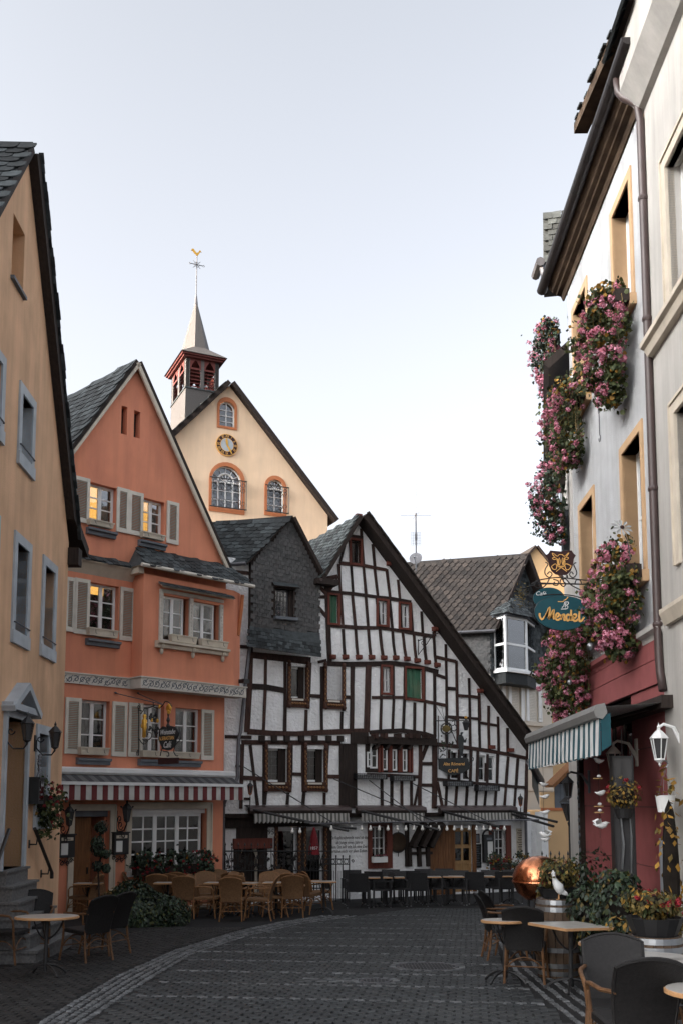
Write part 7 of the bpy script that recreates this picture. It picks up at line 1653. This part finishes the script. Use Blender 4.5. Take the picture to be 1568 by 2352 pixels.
q = potplant('trailing_plant', 'thin reddish trailing plant in a dark basket left of the white hanging pot', 'hanging plant', p.x-.36, p.y+.5, p.z-.18, m_black, .12, .12, .24, .3, 420, [m_leafo, m_leafy], 71, .025, bl=5)
MB().tube([(0, 0, .1), (0, 0, 1.1)], .003, 3).build('string', m_black, q)
p = at(1431, 1940, 12.6); o = thing('display_case', 'tall narrow glass fronted display case on the shop window', 'display case', p)
b = MB(); h = 1.1
b.box(-.13, -.11, -.08, .08, -h/2, h); b.box(.11, .13, -.08, .08, -h/2, h); b.box(-.11, .11, -.08, .08, h-.03, h); b.box(-.11, .11, -.08, .08, -h/2, -h/2+.05); b.build('frame', m_black, o); b = MB(); b.box(-.11, .11, -.07, -.06, -h/2+.05, h-.03); b.build('glass', m_lampglass, o); b = MB(); b.tube([(-.05, -.09, -.3), (-.03, -.1, 0), (-.06, -.09, .5)], [.012, .02, .008], 5); b.tube([(.06, -.09, -.35), (.07, -.1, .1), (.06, -.09, .4)], [.01, .016, .008], 5); b.build('silver_ornament', m_steel, o)
# ---------------------------------------------------------------- hanging signs on the white house
def strokes(par, curves, w, y, mat, name='lettering', t=.006):
    b = MB()
    for c in curves: b.prism(band(c, w), y-t, y)
    return b.build(name, mat, par)
def smooth(pts, k=3):
    out = []; n = len(pts)
    for i in range(n-1):
        p0, p1, p2, p3 = (V(pts[max(0, min(n-1, j))]) for j in (i-1, i, i+1, i+2))
        for s in range(k): t = s/k; out.append(tuple(.5*((2*p1)+(p2-p0)*t+(2*p0-5*p1+4*p2-p3)*t*t+(3*p1-p0-3*p2+p3)*t**3)))
    out.append(tuple(pts[-1])); return out
SZ = 15.6; q = SZ/FL   # metres per photo pixel at the signs
so2 = at(1287, 1404, SZ); cv = lambda x, y: ((x-1287)*q*.99, (1404-y)*q*.99)
k8 = lambda x, y: cv(1190+x*.1148, 1230+y*.1148)
sg_ = thing('oval_sign', 'oval teal hanging sign with golden script under a bull head shield', 'sign', so2)
el = [k8(865+565*cos(a), 1535+375*sin(a)*1.0) for a in [2*pi*i/44 for i in range(44)]]
el = [(x, z if z < .12 else .12+(z-.12)*.8) for x, z in el]
b = MB(); b.prism(el, -.02, .02); b.build('board', m_teal, sg_)
b = MB(); b.tube([(p[0], -.0, p[1]) for p in el], .008, 4, closed=True); b.build('rim', m_black, sg_)
T8 = lambda L: [[k8(*p) for p in smooth(c)] for c in L]
mend = T8([[(405, 1560), (400, 1620), (440, 1690), (500, 1640), (560, 1540), (605, 1440), (600, 1560), (575, 1680)], [(575, 1680), (640, 1580), (690, 1490), (680, 1600), (690, 1690)], [(725, 1650), (775, 1630), (800, 1590), (765, 1560), (730, 1610), (735, 1690), (780, 1700), (820, 1670)], [(840, 1590), (835, 1700)], [(838, 1660), (870, 1600), (905, 1590), (905, 1650), (900, 1710), (935, 1690)], [(1020, 1610), (970, 1590), (945, 1650), (965, 1715), (1010, 1690), (1035, 1620)], [(1050, 1490), (1035, 1620), (1035, 1710), (1070, 1690)], [(1085, 1670), (1130, 1650), (1150, 1600), (1115, 1580), (1085, 1640), (1100, 1720), (1150, 1715), (1185, 1680)], [(1225, 1510), (1205, 1620), (1215, 1725), (1265, 1710), (1305, 1640)]])
strokes(sg_, mend, .030, -.022, m_goldp, 'sign_lettering')
strokes(sg_, T8([[(920, 1330), (990, 1330), (990, 1370), (950, 1400), (980, 1420), (960, 1470), (840, 1475)], [(920, 1330), (900, 1400), (860, 1450)], [(945, 1345), (925, 1420), (940, 1440)]]), .011, -.022, m_white, 'cup_emblem')
strokes(sg_, T8([[(895, 1300), (950, 1270), (990, 1225)], [(780, 1320), (860, 1322), (900, 1315)]]), .012, -.022, m_goldp, 'steam_emblem')
# shield with bull head and crossed cleavers
b = MB(); b.prism([k8(*p) for p in [(650, 245), (860, 265), (1090, 242), (1125, 300), (1175, 350), (1130, 430), (1110, 560), (1060, 680), (985, 750), (865, 765), (750, 740), (670, 670), (625, 560), (600, 420), (545, 350), (610, 310)]], -.015, .015); b.build('shield', m_maroon, sg_)
strokes(sg_, T8([[(690, 300), (730, 320), (790, 370), (830, 335), (890, 335), (935, 370), (1000, 320), (1030, 300), (1000, 350), (960, 400), (925, 410), (945, 480), (920, 580), (800, 590), (790, 480), (770, 410), (740, 390), (700, 340), (690, 300)], [(685, 410), (740, 395), (775, 420), (720, 440), (685, 410)], [(1025, 400), (970, 390), (940, 420), (990, 440), (1025, 400)],
    [(665, 585), (740, 530), (770, 560), (760, 640), (700, 640), (665, 585)], [(1070, 570), (980, 530), (940, 560), (970, 650), (1030, 640), (1070, 570)], [(760, 690), (870, 600)], [(980, 690), (860, 600)], [(830, 400), (850, 480), (830, 560)], [(900, 400), (885, 480), (905, 560)]]), .011, -.017, m_goldp, 'bull_emblem')
strokes(sg_, T8([[(805, 420), (815, 560)], [(930, 430), (905, 560)], [(800, 585), (920, 585)]]), .02, -.017, m_goldp, 'bull_emblem')
b = MB(); K3 = lambda L, y=0: [(k8(*p)[0], y, k8(*p)[1]) for p in smooth(L)]
for L in ([(250, 950), (400, 870), (600, 830), (800, 810), (1000, 825), (1300, 860), (1500, 880)], [(250, 945), (500, 945), (840, 940)], [(545, 490), (600, 530), (540, 640), (540, 740), (620, 810), (680, 740), (630, 690), (580, 740)], [(1185, 500), (1130, 530), (1180, 660), (1185, 740), (1110, 815), (1040, 750), (1080, 690), (1120, 740)],
          [(620, 840), (560, 950), (460, 1030), (330, 1010), (310, 940), (380, 910), (410, 960)], [(700, 850), (800, 880), (790, 970), (700, 960), (730, 900)], [(840, 930), (860, 850), (960, 840), (1060, 960), (1200, 1040), (1430, 1150)], [(840, 940), (900, 1000), (960, 950), (900, 890)], [(1150, 930), (1180, 860), (1260, 870), (1280, 940)], [(480, 1180), (800, 1165), (1100, 1190), (1300, 1250)]):
    b.tube(K3(L), .010, 5)
b.tube([(k8(985, 760)[0], 0, k8(985, 760)[1]), (k8(990, 830)[0], 0, k8(990, 830)[1])], .015, 5)
xw = RF.pt(0, 0).x+.0; xe = RF.pt(RF.uv(1407, 1340)[0], 0).x-so2.x
for y in (850, 1150): z_ = k8(1400, y)[1]; b.tube([(k8(1430, y)[0], 0, z_), (xe+.02, 0, z_+.02)], .012, 5)
b.box(xe-.02, xe+.02, -.03, .03, k8(0, 1180)[1], k8(0, 780)[1]); b.build('bracket', m_black, sg_)
p2 = at(1256, 1368, 17.0); s2 = thing('cafe_sign', 'smaller dark teal sign partly hidden behind the oval one', 'sign', p2)
e2 = [(.27*cos(a)+.02, .19*sin(a)-.05) for a in [2*pi*i/30 for i in range(30)]]; MB().prism(e2, -.02, .02).build('board', m_teal, s2); text(s2, 'Café', .10, m_white, (-.12, -.022, .03), shear=.25)
b = MB(); b.tube([(-.45, 0, .12), (-.1, 0, .22), (.6, 0, .2), (1.25, 0, .2)], .012, 4); b.tube(scroll((-.36, 0, .05), .1, 90, 1.2, 1, 12), .009, 4); b.tube(scroll((-.3, 0, -.15), .08, -90, 1.2, 1, 12), .009, 4); b.build('bracket', m_black, s2)
bush_ = MB(); rg = random.Random(9)
for i in range(160): p = V((-.45+rg.gauss(0, .06), rg.gauss(0, .05), .0+rg.gauss(0, .09))); d = V((rg.gauss(0, 1), rg.gauss(0, 1), rg.gauss(0, 1))).normalized()*.03; bush_.add([p, p+d, p+d+V((.01, .01, .02))], [(0, 1, 2)])
bush_.build('garland_leaves', m_leafo, s2, kind='stuff')
# ---------------------------------------------------------------- wine bar sign on the orange house (perpendicular to its wall)
u, v = OF.uv(311, 1680); wu = u
ws = thing('wine_bar_sign', 'ornate wrought iron wine bar sign with gilt figures on the orange house', 'sign', OF.pt(u, v, 0), OF.rz-pi/2)
# local x = outward from the wall, z up
def wq(x, y):   # photo pixel -> (outward, z) on the sign plane
    r = ray(x, y); n_ = OF.d; o_ = OF.pt(u, v, 0); t = (o_-CAM).dot(n_)/r.dot(n_); p = CAM+r*t-o_; return p.dot(OF.n), p.z
w9 = lambda x, y: wq(290+x*.0893, 1570+y*.0893)
W3 = lambda L, y=0: [(w9(*p)[0], y, w9(*p)[1]) for p in smooth(L)]
b = MB()
for L in ([(320, 640), (325, 1000), (320, 1400), (330, 1860)], [(330, 680), (430, 720), (370, 780)], [(440, 700), (480, 640), (600, 620), (740, 560)], [(700, 480), (720, 600), (850, 620), (950, 560), (1000, 470), (1100, 480), (1180, 590)], [(430, 1430), (500, 1480), (640, 1400), (650, 1280), (570, 1260), (560, 1330)], [(330, 1420), (450, 1560), (560, 1480)], [(720, 640), (760, 760), (700, 900), (760, 1000)], [(830, 1260), (760, 1330), (740, 1200)], [(1370, 1130), (1400, 1280), (1390, 1440), (1260, 1600), (1230, 1760)], [(890, 1500), (930, 1640), (900, 1760), (880, 1860)], [(950, 1740), (1080, 1760), (1100, 1860), (1050, 1860)], [(1230, 1760), (1280, 1850), (1340, 1860)]): b.tube(W3(L), .013, 5)
for (cx, cz, a) in ((130, 600, 1), (250, 590, -1), (130, 780, 1), (110, 1580, -1), (100, 1790, 1), (210, 1790, -1)):
    c_ = w9(cx+80, cz); b.tube(scroll((c_[0], .0, c_[1]), .07, 90, 1.4, a, 14), .012, 4)
b.build('scrollwork', m_black, ws)
b = MB(); a0_ = OF.uv(265, 1592); 
for (x, y) in ((265, 1592), (317, 1593)):
    uu, vv = OF.uv(x, y); e = w9(960, 540); b.tube([(0, (uu-wu)*-1*-1 if False else (uu-wu), vv-v), (e[0], 0, e[1])], .010, 4); b.lathe([(.04, 0), (.02, .03)], 8, (0.02, (uu-wu), vv-v))
b.build('stay', m_zinc, ws)
bd = [w9(*p) for p in [(870, 1180), (960, 1100), (1060, 1130), (1150, 1090), (1290, 1120), (1370, 1260), (1330, 1380), (1290, 1430), (1260, 1600), (1150, 1700), (1080, 1720), (960, 1690), (900, 1560), (850, 1440)]]
MB().prism(bd, -.02, .02).build('board', m_board, ws)
for (s, x, y, sz, sh_, m_) in (('Weinstube', 1085, 1250, .17, .35, m_white), ('St.SEBASTIAN', 1065, 1410, .125, 0, m_goldp), ('Café', 1075, 1580, .21, .35, m_white)): c_ = w9(x, y); text(ws, s, sz, m_, (c_[0], -.022, c_[1]), shear=sh_, name='sign_lettering', sx=.8)
c_ = w9(840, 1930); d_ = w9(1350, 2060); e = MB(); e.box(c_[0], d_[0], -.015, .015, d_[1], c_[1]); e.build('lower_board', m_maroon, ws)
# gilt statue of a standing figure on the sign: one rounded body
c_ = w9(465, 1400); s_ = w9(465, 780)[1]-c_[1]
b = MB(); b.lathe([(.02, 0), (.05, .05*s_), (.045, .3*s_), (.065, .45*s_), (.05, .55*s_), (.075, .72*s_), (.03, .8*s_), (.05, .88*s_), (.045, .95*s_), (.005, s_)], 10, (c_[0], 0, c_[1])); b.tube([(c_[0]-.06, 0, c_[1]+.72*s_), (c_[0]-.1, -.02, c_[1]+.5*s_), (c_[0]-.02, -.05, c_[1]+.42*s_)], .02, 5); b.build('gilt_figure', m_gold, ws, True)
c_ = w9(1105, 690); b = MB()
for k in range(7): a = rad(20+140*k/6); b.ell((c_[0]+.06*cos(a), 0, c_[1]+.04+.05*sin(a)), .025, .04, .075, 6, 5)
b.ell((c_[0], 0, c_[1]-.04), .05, .05, .05, 8, 5); b.build('gilt_flower', m_gold, ws)
for (x, y) in ((660, 940), (810, 960), (860, 600)): c_ = w9(x, y); MB().ell((c_[0], 0, c_[1]), .045, .03, .05, 7, 5).build('gilt_rosette', m_gold, ws)
b = MB(); c_ = w9(1085, 960); b.lathe([(.02, -.2), (.05, -.12), (.02, -.05), (.045, .02), (.015, .1), (.03, .18)], 8, (c_[0], 0, c_[1])); b.build('finial', m_black, ws)
for (x, y) in ((650, 1130), (780, 1180), (760, 830), (640, 830)):
    c_ = w9(x, y); b = MB()
    for k in range(9): b.ell((c_[0]+R(-.06, .06), R(-.03, .03), c_[1]+R(-.09, .06)), .03, .03, .03, 6, 4)
    b.build('iron_grapes', m_black, ws)
# ---------------------------------------------------------------- cafe sign of the timber house
u, v = HF.uv(1003, 1700); hu, hv = u, v
cs = thing('tavern_sign', 'wrought iron sign with a forged man, wreath and lantern on the timber house', 'sign', HF.pt(u, v, .12), HF.rz-rad(42))
def tq(x, y):
    n_ = V((sin(cs.rotation_euler.z)*-1, cos(cs.rotation_euler.z), 0)); o_ = cs.location; d_ = V((cos(cs.rotation_euler.z), sin(cs.rotation_euler.z), 0)); r = ray(x, y); t = (o_-CAM).dot(n_)/r.dot(n_); p = CAM+r*t-o_; return p.dot(d_), p.z
t9 = lambda x, y: tq(980+x*.0893, 1620+y*.0893)
T3 = lambda L, y=0: [(t9(*p)[0], y, t9(*p)[1]) for p in smooth(L)]
b = MB()
for L in ([(285, 270), (285, 800), (280, 1400)], [(200, 400), (500, 395), (1000, 390)], [(480, 200), (515, 700), (500, 1400)], [(520, 420), (620, 640), (760, 980)], [(560, 440), (600, 520), (700, 500), (690, 400), (640, 420)], [(700, 480), (760, 580), (700, 660), (640, 640)], [(560, 950), (620, 1000), (660, 920)], [(1080, 1420), (1170, 1430), (1180, 1350), (1110, 1360)], [(310, 1100), (400, 1180), (480, 1120)], [(320, 1350), (400, 1260), (470, 1300)]): b.tube(T3(L), .014, 5)
b.build('scrollwork', m_black, cs)
b = MB()
c_ = t9(490, 600); b.tube(arc((c_[0], 0, c_[1]), .16, 0, 360, 22), .02, 5); b.build('wreath_ring', m_black, cs)
b = MB(); b.prism([(c_[0]+.125*cos(a), c_[1]+.1*sin(a)) for a in [2*pi*i/20 for i in range(20)]], -.02, .02); b.build('shield', m_leafo, cs)
bd = [t9(*p) for p in [(280, 1370), (1000, 1340), (1060, 1380), (1070, 1460), (1120, 1520), (1080, 1560), (1100, 1600), (1050, 1660), (900, 1740), (700, 1800), (560, 1790), (440, 1720), (290, 1640)]]
MB().prism(bd, -.02, .02).build('board', m_board, cs)
c_ = t9(690, 1510); text(cs, 'Alte Römerei', .135, m_goldp, (c_[0], -.022, c_[1]), name='sign_lettering', sx=.85, shear=.1); c_ = t9(670, 1690); text(cs, 'CAFÉ', .13, m_goldp, (c_[0], -.022, c_[1]), name='sign_lettering')
MB().prism([t9(*p) for p in [(820, 1340), (840, 1260), (800, 1000), (790, 800), (830, 760), (860, 750), (850, 710), (890, 685), (930, 700), (905, 730), (890, 765), (920, 800), (960, 900), (990, 860), (1020, 840), (990, 960), (930, 960), (930, 1100), (910, 1270), (960, 1330), (890, 1310), (870, 1290), (870, 1340)]], -.03, .03).build('forged_figure', m_board, cs)
c_ = t9(995, 540); o = bpy.data.objects.new('lantern', None); COL.objects.link(o); o.parent = cs; o.location = (c_[0], 0, c_[1])
b = MB(); b.lathe([(.05, -.12), (.1, .09), (.12, .1), (.03, .2), (.02, .22)], 6); b.build('lamp_body', m_black, o); MB().ell((0, 0, .26), .045, .045, .045, 8, 5).build('gilt_ball', m_gold, o)
b = MB(); rg = random.Random(3)
for i in range(26): c_ = t9(rg.choice((370, 620, 720, 400)), rg.uniform(480, 1300)); b.ell((c_[0]+rg.gauss(0, .03), 0, c_[1]), .03, .01, .03, 5, 3)
b.build('iron_leaves', m_leafd, cs, kind='stuff')
st_ = MB(); c_ = t9(440, 380); 
for (x, y) in ((1000, 1621), (1012, 1617)): pu = HF.uv(x, y); pw = HF.pt(pu[0], pu[1], 0); lc = (cs.matrix_basis.inverted() @ M()) ; cs_m = M.Translation(cs.location) @ M.Rotation(cs.rotation_euler.z, 4, 'Z'); pl2 = cs_m.inverted() @ pw; st_.tube([pl2, (c_[0], 0, c_[1])], .007, 3)
st_.build('stay', m_black, cs)
u, v = HF.uv(964, 1475, .3); o = onface(HF, HF.uv(957, 1475)[0], v, .04, 'iron_bracket', 'empty wrought iron scroll bracket high on the timber gable', 'bracket')
b = MB(); b.tube([(0, -.03, -.35), (0, -.03, .12)], .014, 5); b.tube([(0, -.03, .08), (.1, -.3, .14), (.24, -.75, .22)], .014, 5); b.tube([(0, -.03, -.33), (.1, -.35, -.05), (.16, -.5, .15)], .012, 5); b.tube(scroll((.06, -.2, -.02), .08, 0, 1.2), .01, 4); b.build('bracket', m_black, o)
# ---------------------------------------------------------------- awnings, arms, light string of the timber house
m_hv = stripes('dark_valance', (.11, .11, .10), (.38, .37, .35), .12, 0)
for i, (x0, x1, l) in enumerate([(574, 806, 'dark folded awning over the carved windows'), (820, 978, 'dark folded awning over the wall verse'), (1010, 1186, 'dark folded awning over the panelled door')]):
    ua, va = HF.uv(x0, 1853, .3); ub, vb = HF.uv(x1, 1856, .3); o = onface(HF, (ua+ub)/2, (va+vb)/2-.3, 0, 'dark_awning', l, 'awning', 'folded awnings of the timber house'); hw = (ub-ua)/2
    b = MB(); b.tube([(-hw, -.25, .2), (hw, -.25, .2)], .09, 9); b.build('roller', m_darkwood, o)
    b = MB(); b.profile([(0, .33), (-.3, .27), (-.34, .22), (-.3, .3), (0, .36)], -hw, hw); b.build('cover', m_brownpipe, o)
    b = MB(); n = int(hw*2/.02)
    for k in range(n):
        xa, xb = -hw+.1+(2*hw-.2)*k/n, -hw+.1+(2*hw-.2)*(k+1)/n; h = lambda x: -.06-.06*abs(sin(x*pi/.12)); f = lambda x: -.38+.02*sin(x*25)
        b.add([(xa, f(xa), h(xa)), (xb, f(xb), h(xb)), (xb, -.36, .14), (xa, -.36, .14)], [(0, 1, 2, 3)])
    b.build('valance', m_hv, o)
fr_ = thing('awning_gantry', 'dark awning arms and front bar with stays reaching out from the timber house', 'awning arms', HF.pt(*HF.uv(850, 1870), 0), HF.rz)
LW = lambda x, y, off: (lambda q: (q[0]-HF.uv(850, 1870)[0], -off, q[1]-HF.uv(850, 1870)[1]))(HF.uv(x, y, off))
MB().tube([LW(712, 1892, 2.1), LW(985, 1887, 2.1), LW(1236, 1883, 2.1)], .025, 6).build('front_bar', m_zinc, fr_)
for (a, c) in [((572, 1858, .2), (800, 1908, 2.4)), ((820, 1860, .2), (1006, 1906, 2.4)), ((1010, 1862, .2), (1145, 1899, 2.4)), ((1165, 1860, .2), (1278, 1888, 2.3)), ((1168, 1868, .2), (1270, 1898, 2.4)), ((700, 1890, 1.6), (818, 1903, 2.3))]: MB().tube([LW(*a), LW(*c)], .038, 6).build('arm', m_black, fr_)
for (a, c) in [((560, 1761, .05), (768, 1892, 2.1)), ((766, 1789, .05), (1000, 1888, 2.1)), ((847, 1792, .05), (968, 1886, 2.1)), ((946, 1799, .05), (1122, 1888, 2.1)), ((1058, 1768, .05), (1085, 1800, .6))]: MB().tube([LW(*a), LW(*c)], .013, 4).build('stay', m_black, fr_)
ls = thing('light_string', 'row of white bulbs hanging below the awning bar', 'string lights', HF.pt(*HF.uv(850, 1895, 2.1), 2.1), HF.rz)
o_ = HF.uv(850, 1895, 2.1); BX = [672, 689, 761, 807, 830, 850, 870, 890, 912, 931, 950, 969, 988, 1007, 1025, 1042, 1059, 1076, 1093, 1109, 1125, 1141, 1157]
pts = []
for k, x in enumerate(BX):
    yy = 1893 if x > 700 else 1899
    uu, vv = HF.uv(x, yy+8, 2.1); bb = MB(); bb.lathe([(.02, .06), (.022, .02), (.045, -.03), (.04, -.06), (.005, -.085)], 8, (uu-o_[0], 0, vv-o_[1])); bb.build('bulb', m_bulb, ls, True); pts.append((uu-o_[0], 0, vv-o_[1]+.07))
MB().tube(pts, .008, 4).build('cable', m_black, ls)
# ---------------------------------------------------------------- wall fittings of the timber house
def fit(x0, y0, x1, y1, name, label, cat, t=.05, mat=None, part='board', off=-GB):
    r = HF.rect((x0, y0), (x1, y1), off); o = onface(HF, (r[0]+r[2])/2, (r[1]+r[3])/2, off, name, label, cat); w, h = (r[2]-r[0])/2, (r[3]-r[1])/2; MB().box(-w, w, -t, 0, -h, h).build(part, mat, o); return o, w, h
o, w, h = fit(1084, 1939, 1103, 1993, 'chalkboard', 'narrow chalkboard with a handwritten menu beside the panelled door', 'chalkboard', .03, m_chalk)
for k in range(9): text(o, ['Menu', 'Suppe', 'Salat', 'Schnitzel', 'Fisch', 'Wein', 'Bier', 'Kaffee', 'Kuchen'][k], .07, m_greyst, (0, -.033, h*.8-h*1.55*k/8), name='chalk_lettering')
o, w, h = fit(1086, 1915, 1099, 1936, 'small_picture', 'small dark picture above the chalkboard', 'picture', .03, m_maroon)
MB().box(-w*.7, w*.7, -.034, -.03, -h*.75, h*.75).build('print', m_greyst, o)
o, w, h = fit(1105, 1917, 1129, 1980, 'menu_case', 'tall black menu case with two white pages beside the small window', 'menu case', .12, m_black, 'case'); MB().box(-w*.3, w*.7, -.125, -.12, -h*.85, h*.5).build('page', m_paper, o); b = MB(); b.tube(arc((0, -.06, h*.9), w, 0, 180, 8), .03, 5); b.build('arched_top', m_black, o); t_ = MB().box(-w*.5, w*.5, -.125, -.12, h*.62, h*.78).build('title_strip', m_greyst, o)
o, w, h = fit(1184, 1903, 1209, 1962, 'menu_board', 'cream menu board in two columns at the right end of the timber house', 'menu board', .06, m_trim)
for c_ in (-1, 1):
    for k in range(10): text(o, ['Rumpsteak', 'Forelle', 'Schnitzel', 'Bratwurst', 'Flammkuchen', 'Spargel', 'Salatteller', 'Käse', 'Eis', 'Kuchen'][(k+c_) % 10], .055, m_darkwood, (c_*w*.5, -.064, h*.85-h*1.7*k/9.5), name='menu_lettering', sx=.8)
u, v = HF.uv(912, 1935, -GB); o = onface(HF, u, v, -GB, 'brass_pan', 'round dark pan in an iron ring on the white wall', 'pan')
b = MB(); b.lathe([(.26, 0), (.28, .03), (.24, .06), (.2, .03), (.01, .02)], 26); b.build('pan', m_soffit, o, True, mat=M.Rotation(pi/2, 4, 'X')); b = MB(); b.tube(arc((0, -.04, 0), .28, 0, 360, 28), .022, 5); b.tube([(0, -.04, .28), (0, -.04, .38)], .012, 4); b.tube([(0, -.04, -.28), (0, -.04, -.4)], .015, 4); b.tube([(-.28, -.04, 0), (-.36, -.04, 0)], .014, 4); b.tube([(.28, -.04, 0), (.36, -.04, 0)], .014, 4); b.build('ring', m_black, o)
r = HF.rect((853, 1968), (884, 1980), -GB+.12); o = onface(HF, (r[0]+r[2])/2, r[1], -GB+.1, 'white_planter', 'white planter box with pansies at the red framed window', 'planter'); w = (r[2]-r[0])/2; MB().box(-w, w, -.16, 0, 0, .16).build('box', m_white, o)
q = bush('foliage', None, None, (0, -.08, .14), w*.9, .1, .14, 160, .03, [m_leafd, m_leaf], 5, 91); q.parent = o
for kk in ('label', 'category'):
    if kk in q: del q[kk]
for k in range(5): child('blossom', BLOSSOM_P[k % 3], o, M.Translation((-w*.7+w*.35*k, -.16, .2)) @ M.Scale(.5, 4))
flowerbox(HF, HF.uv(1126, 1990, .3)[0], HF.uv(1165, 1990, .3)[0], HF.uv(1145, 1990, .3)[1]-.1, .25, 'dark planting with red flowers under the small window of the timber house', 'red geranium boxes', 16, 320, .35, .3, .45, seed=81, red=True, lm=m_leafd)
flowerbox(HF, HF.uv(1180, 1985, .3)[0], HF.uv(1204, 1985, .3)[0], HF.uv(1195, 1985, .3)[1]-.15, .25, 'dark green planting below the cream menu board', 'red geranium boxes', 3, 240, .3, .2, .5, seed=82, red=True, lm=m_leafd)
for (a, c, l) in [((818, 1776), (888, 1790), 'iron planter with cut-out flowers below the left oak windows'), ((902, 1780), (952, 1794), 'iron planter with cut-out flowers below the right oak windows'), ((1024, 1793), (1085, 1806), 'iron planter with cut-out flowers behind the tavern sign'), ((1096, 1803), (1146, 1817), 'iron planter with cut-out flowers near the low right corner')]:
    r = HF.rect(a, c, .25); o = onface(HF, (r[0]+r[2])/2, (r[1]+r[3])/2, .05, 'iron_planter', l, 'planter', 'cut-out iron planters of the timber house'); w, h = (r[2]-r[0])/2, max(.07, (r[3]-r[1])/2)
    b = MB(); b.box(-w, w, -.22, -.0, -h, -h+.015); b.box(-w, w, -.22, -.21, h-.02, h); b.box(-w, -w+.015, -.22, 0, -h, h); b.box(w-.015, w, -.22, 0, -h, h); b.build('frame', m_black, o)
    MB().box(-w+.03, w-.03, -.19, -.03, -h+.02, h-.03).build('liner', m_steel, o)
    b = MB(); n = int(w*2/.07)
    for k in range(n): x = -w+.035+.07*k; b.tube([(x-.03, -.215, -h), (x, -.215, 0), (x-.02, -.215, h)], .007, 3); b.tube(arc((x, -.215, R(-.03, .03)), .025, 0, 300, 6), .006, 3)
    b.build('cut_out_flowers', m_black, o, kind='stuff')
# iron fences, closed parasol
fe = thing('grapevine_fence', 'black iron fence with forged vine leaves in front of the arched doorway', 'fence', HF.pt(*HF.uv(515, 2020, .9), .9), HF.rz); fo = HF.uv(515, 2020, .9)
def FQ(x, y): q = HF.uv(x, y, .9); return (q[0]-fo[0], 0, q[1]-fo[1])
b = MB()
for y in (1955, 2000, 2040): b.tube([FQ(516, y), FQ(758, y)], .016, 4)
b.build('rail', m_black, fe)
for k in range(17):
    x = 518+15*k; b = MB(); b.tube([FQ(x, 2060), FQ(x, 1945 if k % 2 else 1940)], .011, 4); q = FQ(x, 1943); b.lathe([(.01, 0), (.025, .03), (.002, .09)], 5, q); b.build('bar', m_black, fe)
b = MB(); rg = random.Random(6); lf = MB()
for k in range(22):
    x = 520+10.6*k; s = (-1)**k; q0, q1, q2 = FQ(x, 1998), FQ(x+9*s, 1980), FQ(x, 1960); b.tube(bez(q0, q1, q2, 6), .011, 4); c_ = FQ(x+rg.uniform(-5, 5), rg.uniform(1962, 1996)); b.tube(scroll(c_, .07, rg.uniform(0, 360), 1.1, s, 9), .009, 3)
    for j in range(2):
        c_ = FQ(x+rg.uniform(-7, 7), rg.uniform(1962, 1998)); lf.prism([(c_[0]+.055*cos(a)*(1 if i % 2 else .5), c_[2]+.055*sin(a)*(1 if i % 2 else .5)) for i, a in enumerate([2*pi*i/10 for i in range(10)])], -.02, .01)
b.build('scrollwork', m_black, fe); lf.build('vine_leaves', m_black, fe, kind='stuff')
rf = thing('ring_fence', 'black iron railing with a row of rings beside the wall verse', 'fence', HF.pt(*HF.uv(755, 2060, 1.3), 1.3), HF.rz); fo2 = HF.uv(755, 2060, 1.3)
def RQ(x, y): q = HF.uv(x, y, 1.3); return (q[0]-fo2[0], 0, q[1]-fo2[1])
b = MB()
for y in (1973, 1985, 2065): b.tube([RQ(740, y), RQ(803, y)], .013, 4)
b.build('rail', m_black, rf)
for k in range(5): x = 742+15*k; b = MB(); b.tube([RQ(x, 2072), RQ(x, 1968)], .016, 5); b.lathe([(.02, 0), (.025, .03), (.004, .05)], 6, RQ(x, 1968)); b.build('bar', m_black, rf)
for k in range(4): b = MB(); c_ = RQ(749.5+15*k, 1979); b.tube(arc(c_, .06, 0, 360, 14), .01, 4); b.build('ring', m_black, rf)
b = MB(); c_ = RQ(810, 1978); b.tube(scroll((c_[0], 0, c_[2]), .05, 180, 1.2, -1, 10), .012, 4); b.build('finial', m_black, rf)
for k in range(10): x = 757+5*k; b = MB(); b.tube([RQ(x, 2068), RQ(x, 2000)], .008, 4); b.build('bar', m_black, rf)
p = HF.pt(*HF.uv(721, 2060, .8), .8); o = thing('closed_parasol', 'closed dark red parasol with white lettering behind the wicker chairs', 'parasol', (p.x, p.y, gz(p.y)))
zt = at(721, 1900, p.y).z-gz(p.y)
b = MB(); b.tube([(0, 0, 0), (0, 0, zt)], .02, 6); b.build('pole', m_black, o); b = MB(); b.lathe([(.02, zt), (.08, zt-.2), (.13, zt-.5), (.16, zt-.72), (.05, zt-.74)], 10); b.build('canopy', m_redfl, o); text(o, '1857', .11, m_white, (0, -.17, zt-.55)); MB().lathe([(.25, 0), (.25, .05), (.05, .07)], 14).build('base', m_zinc, o)
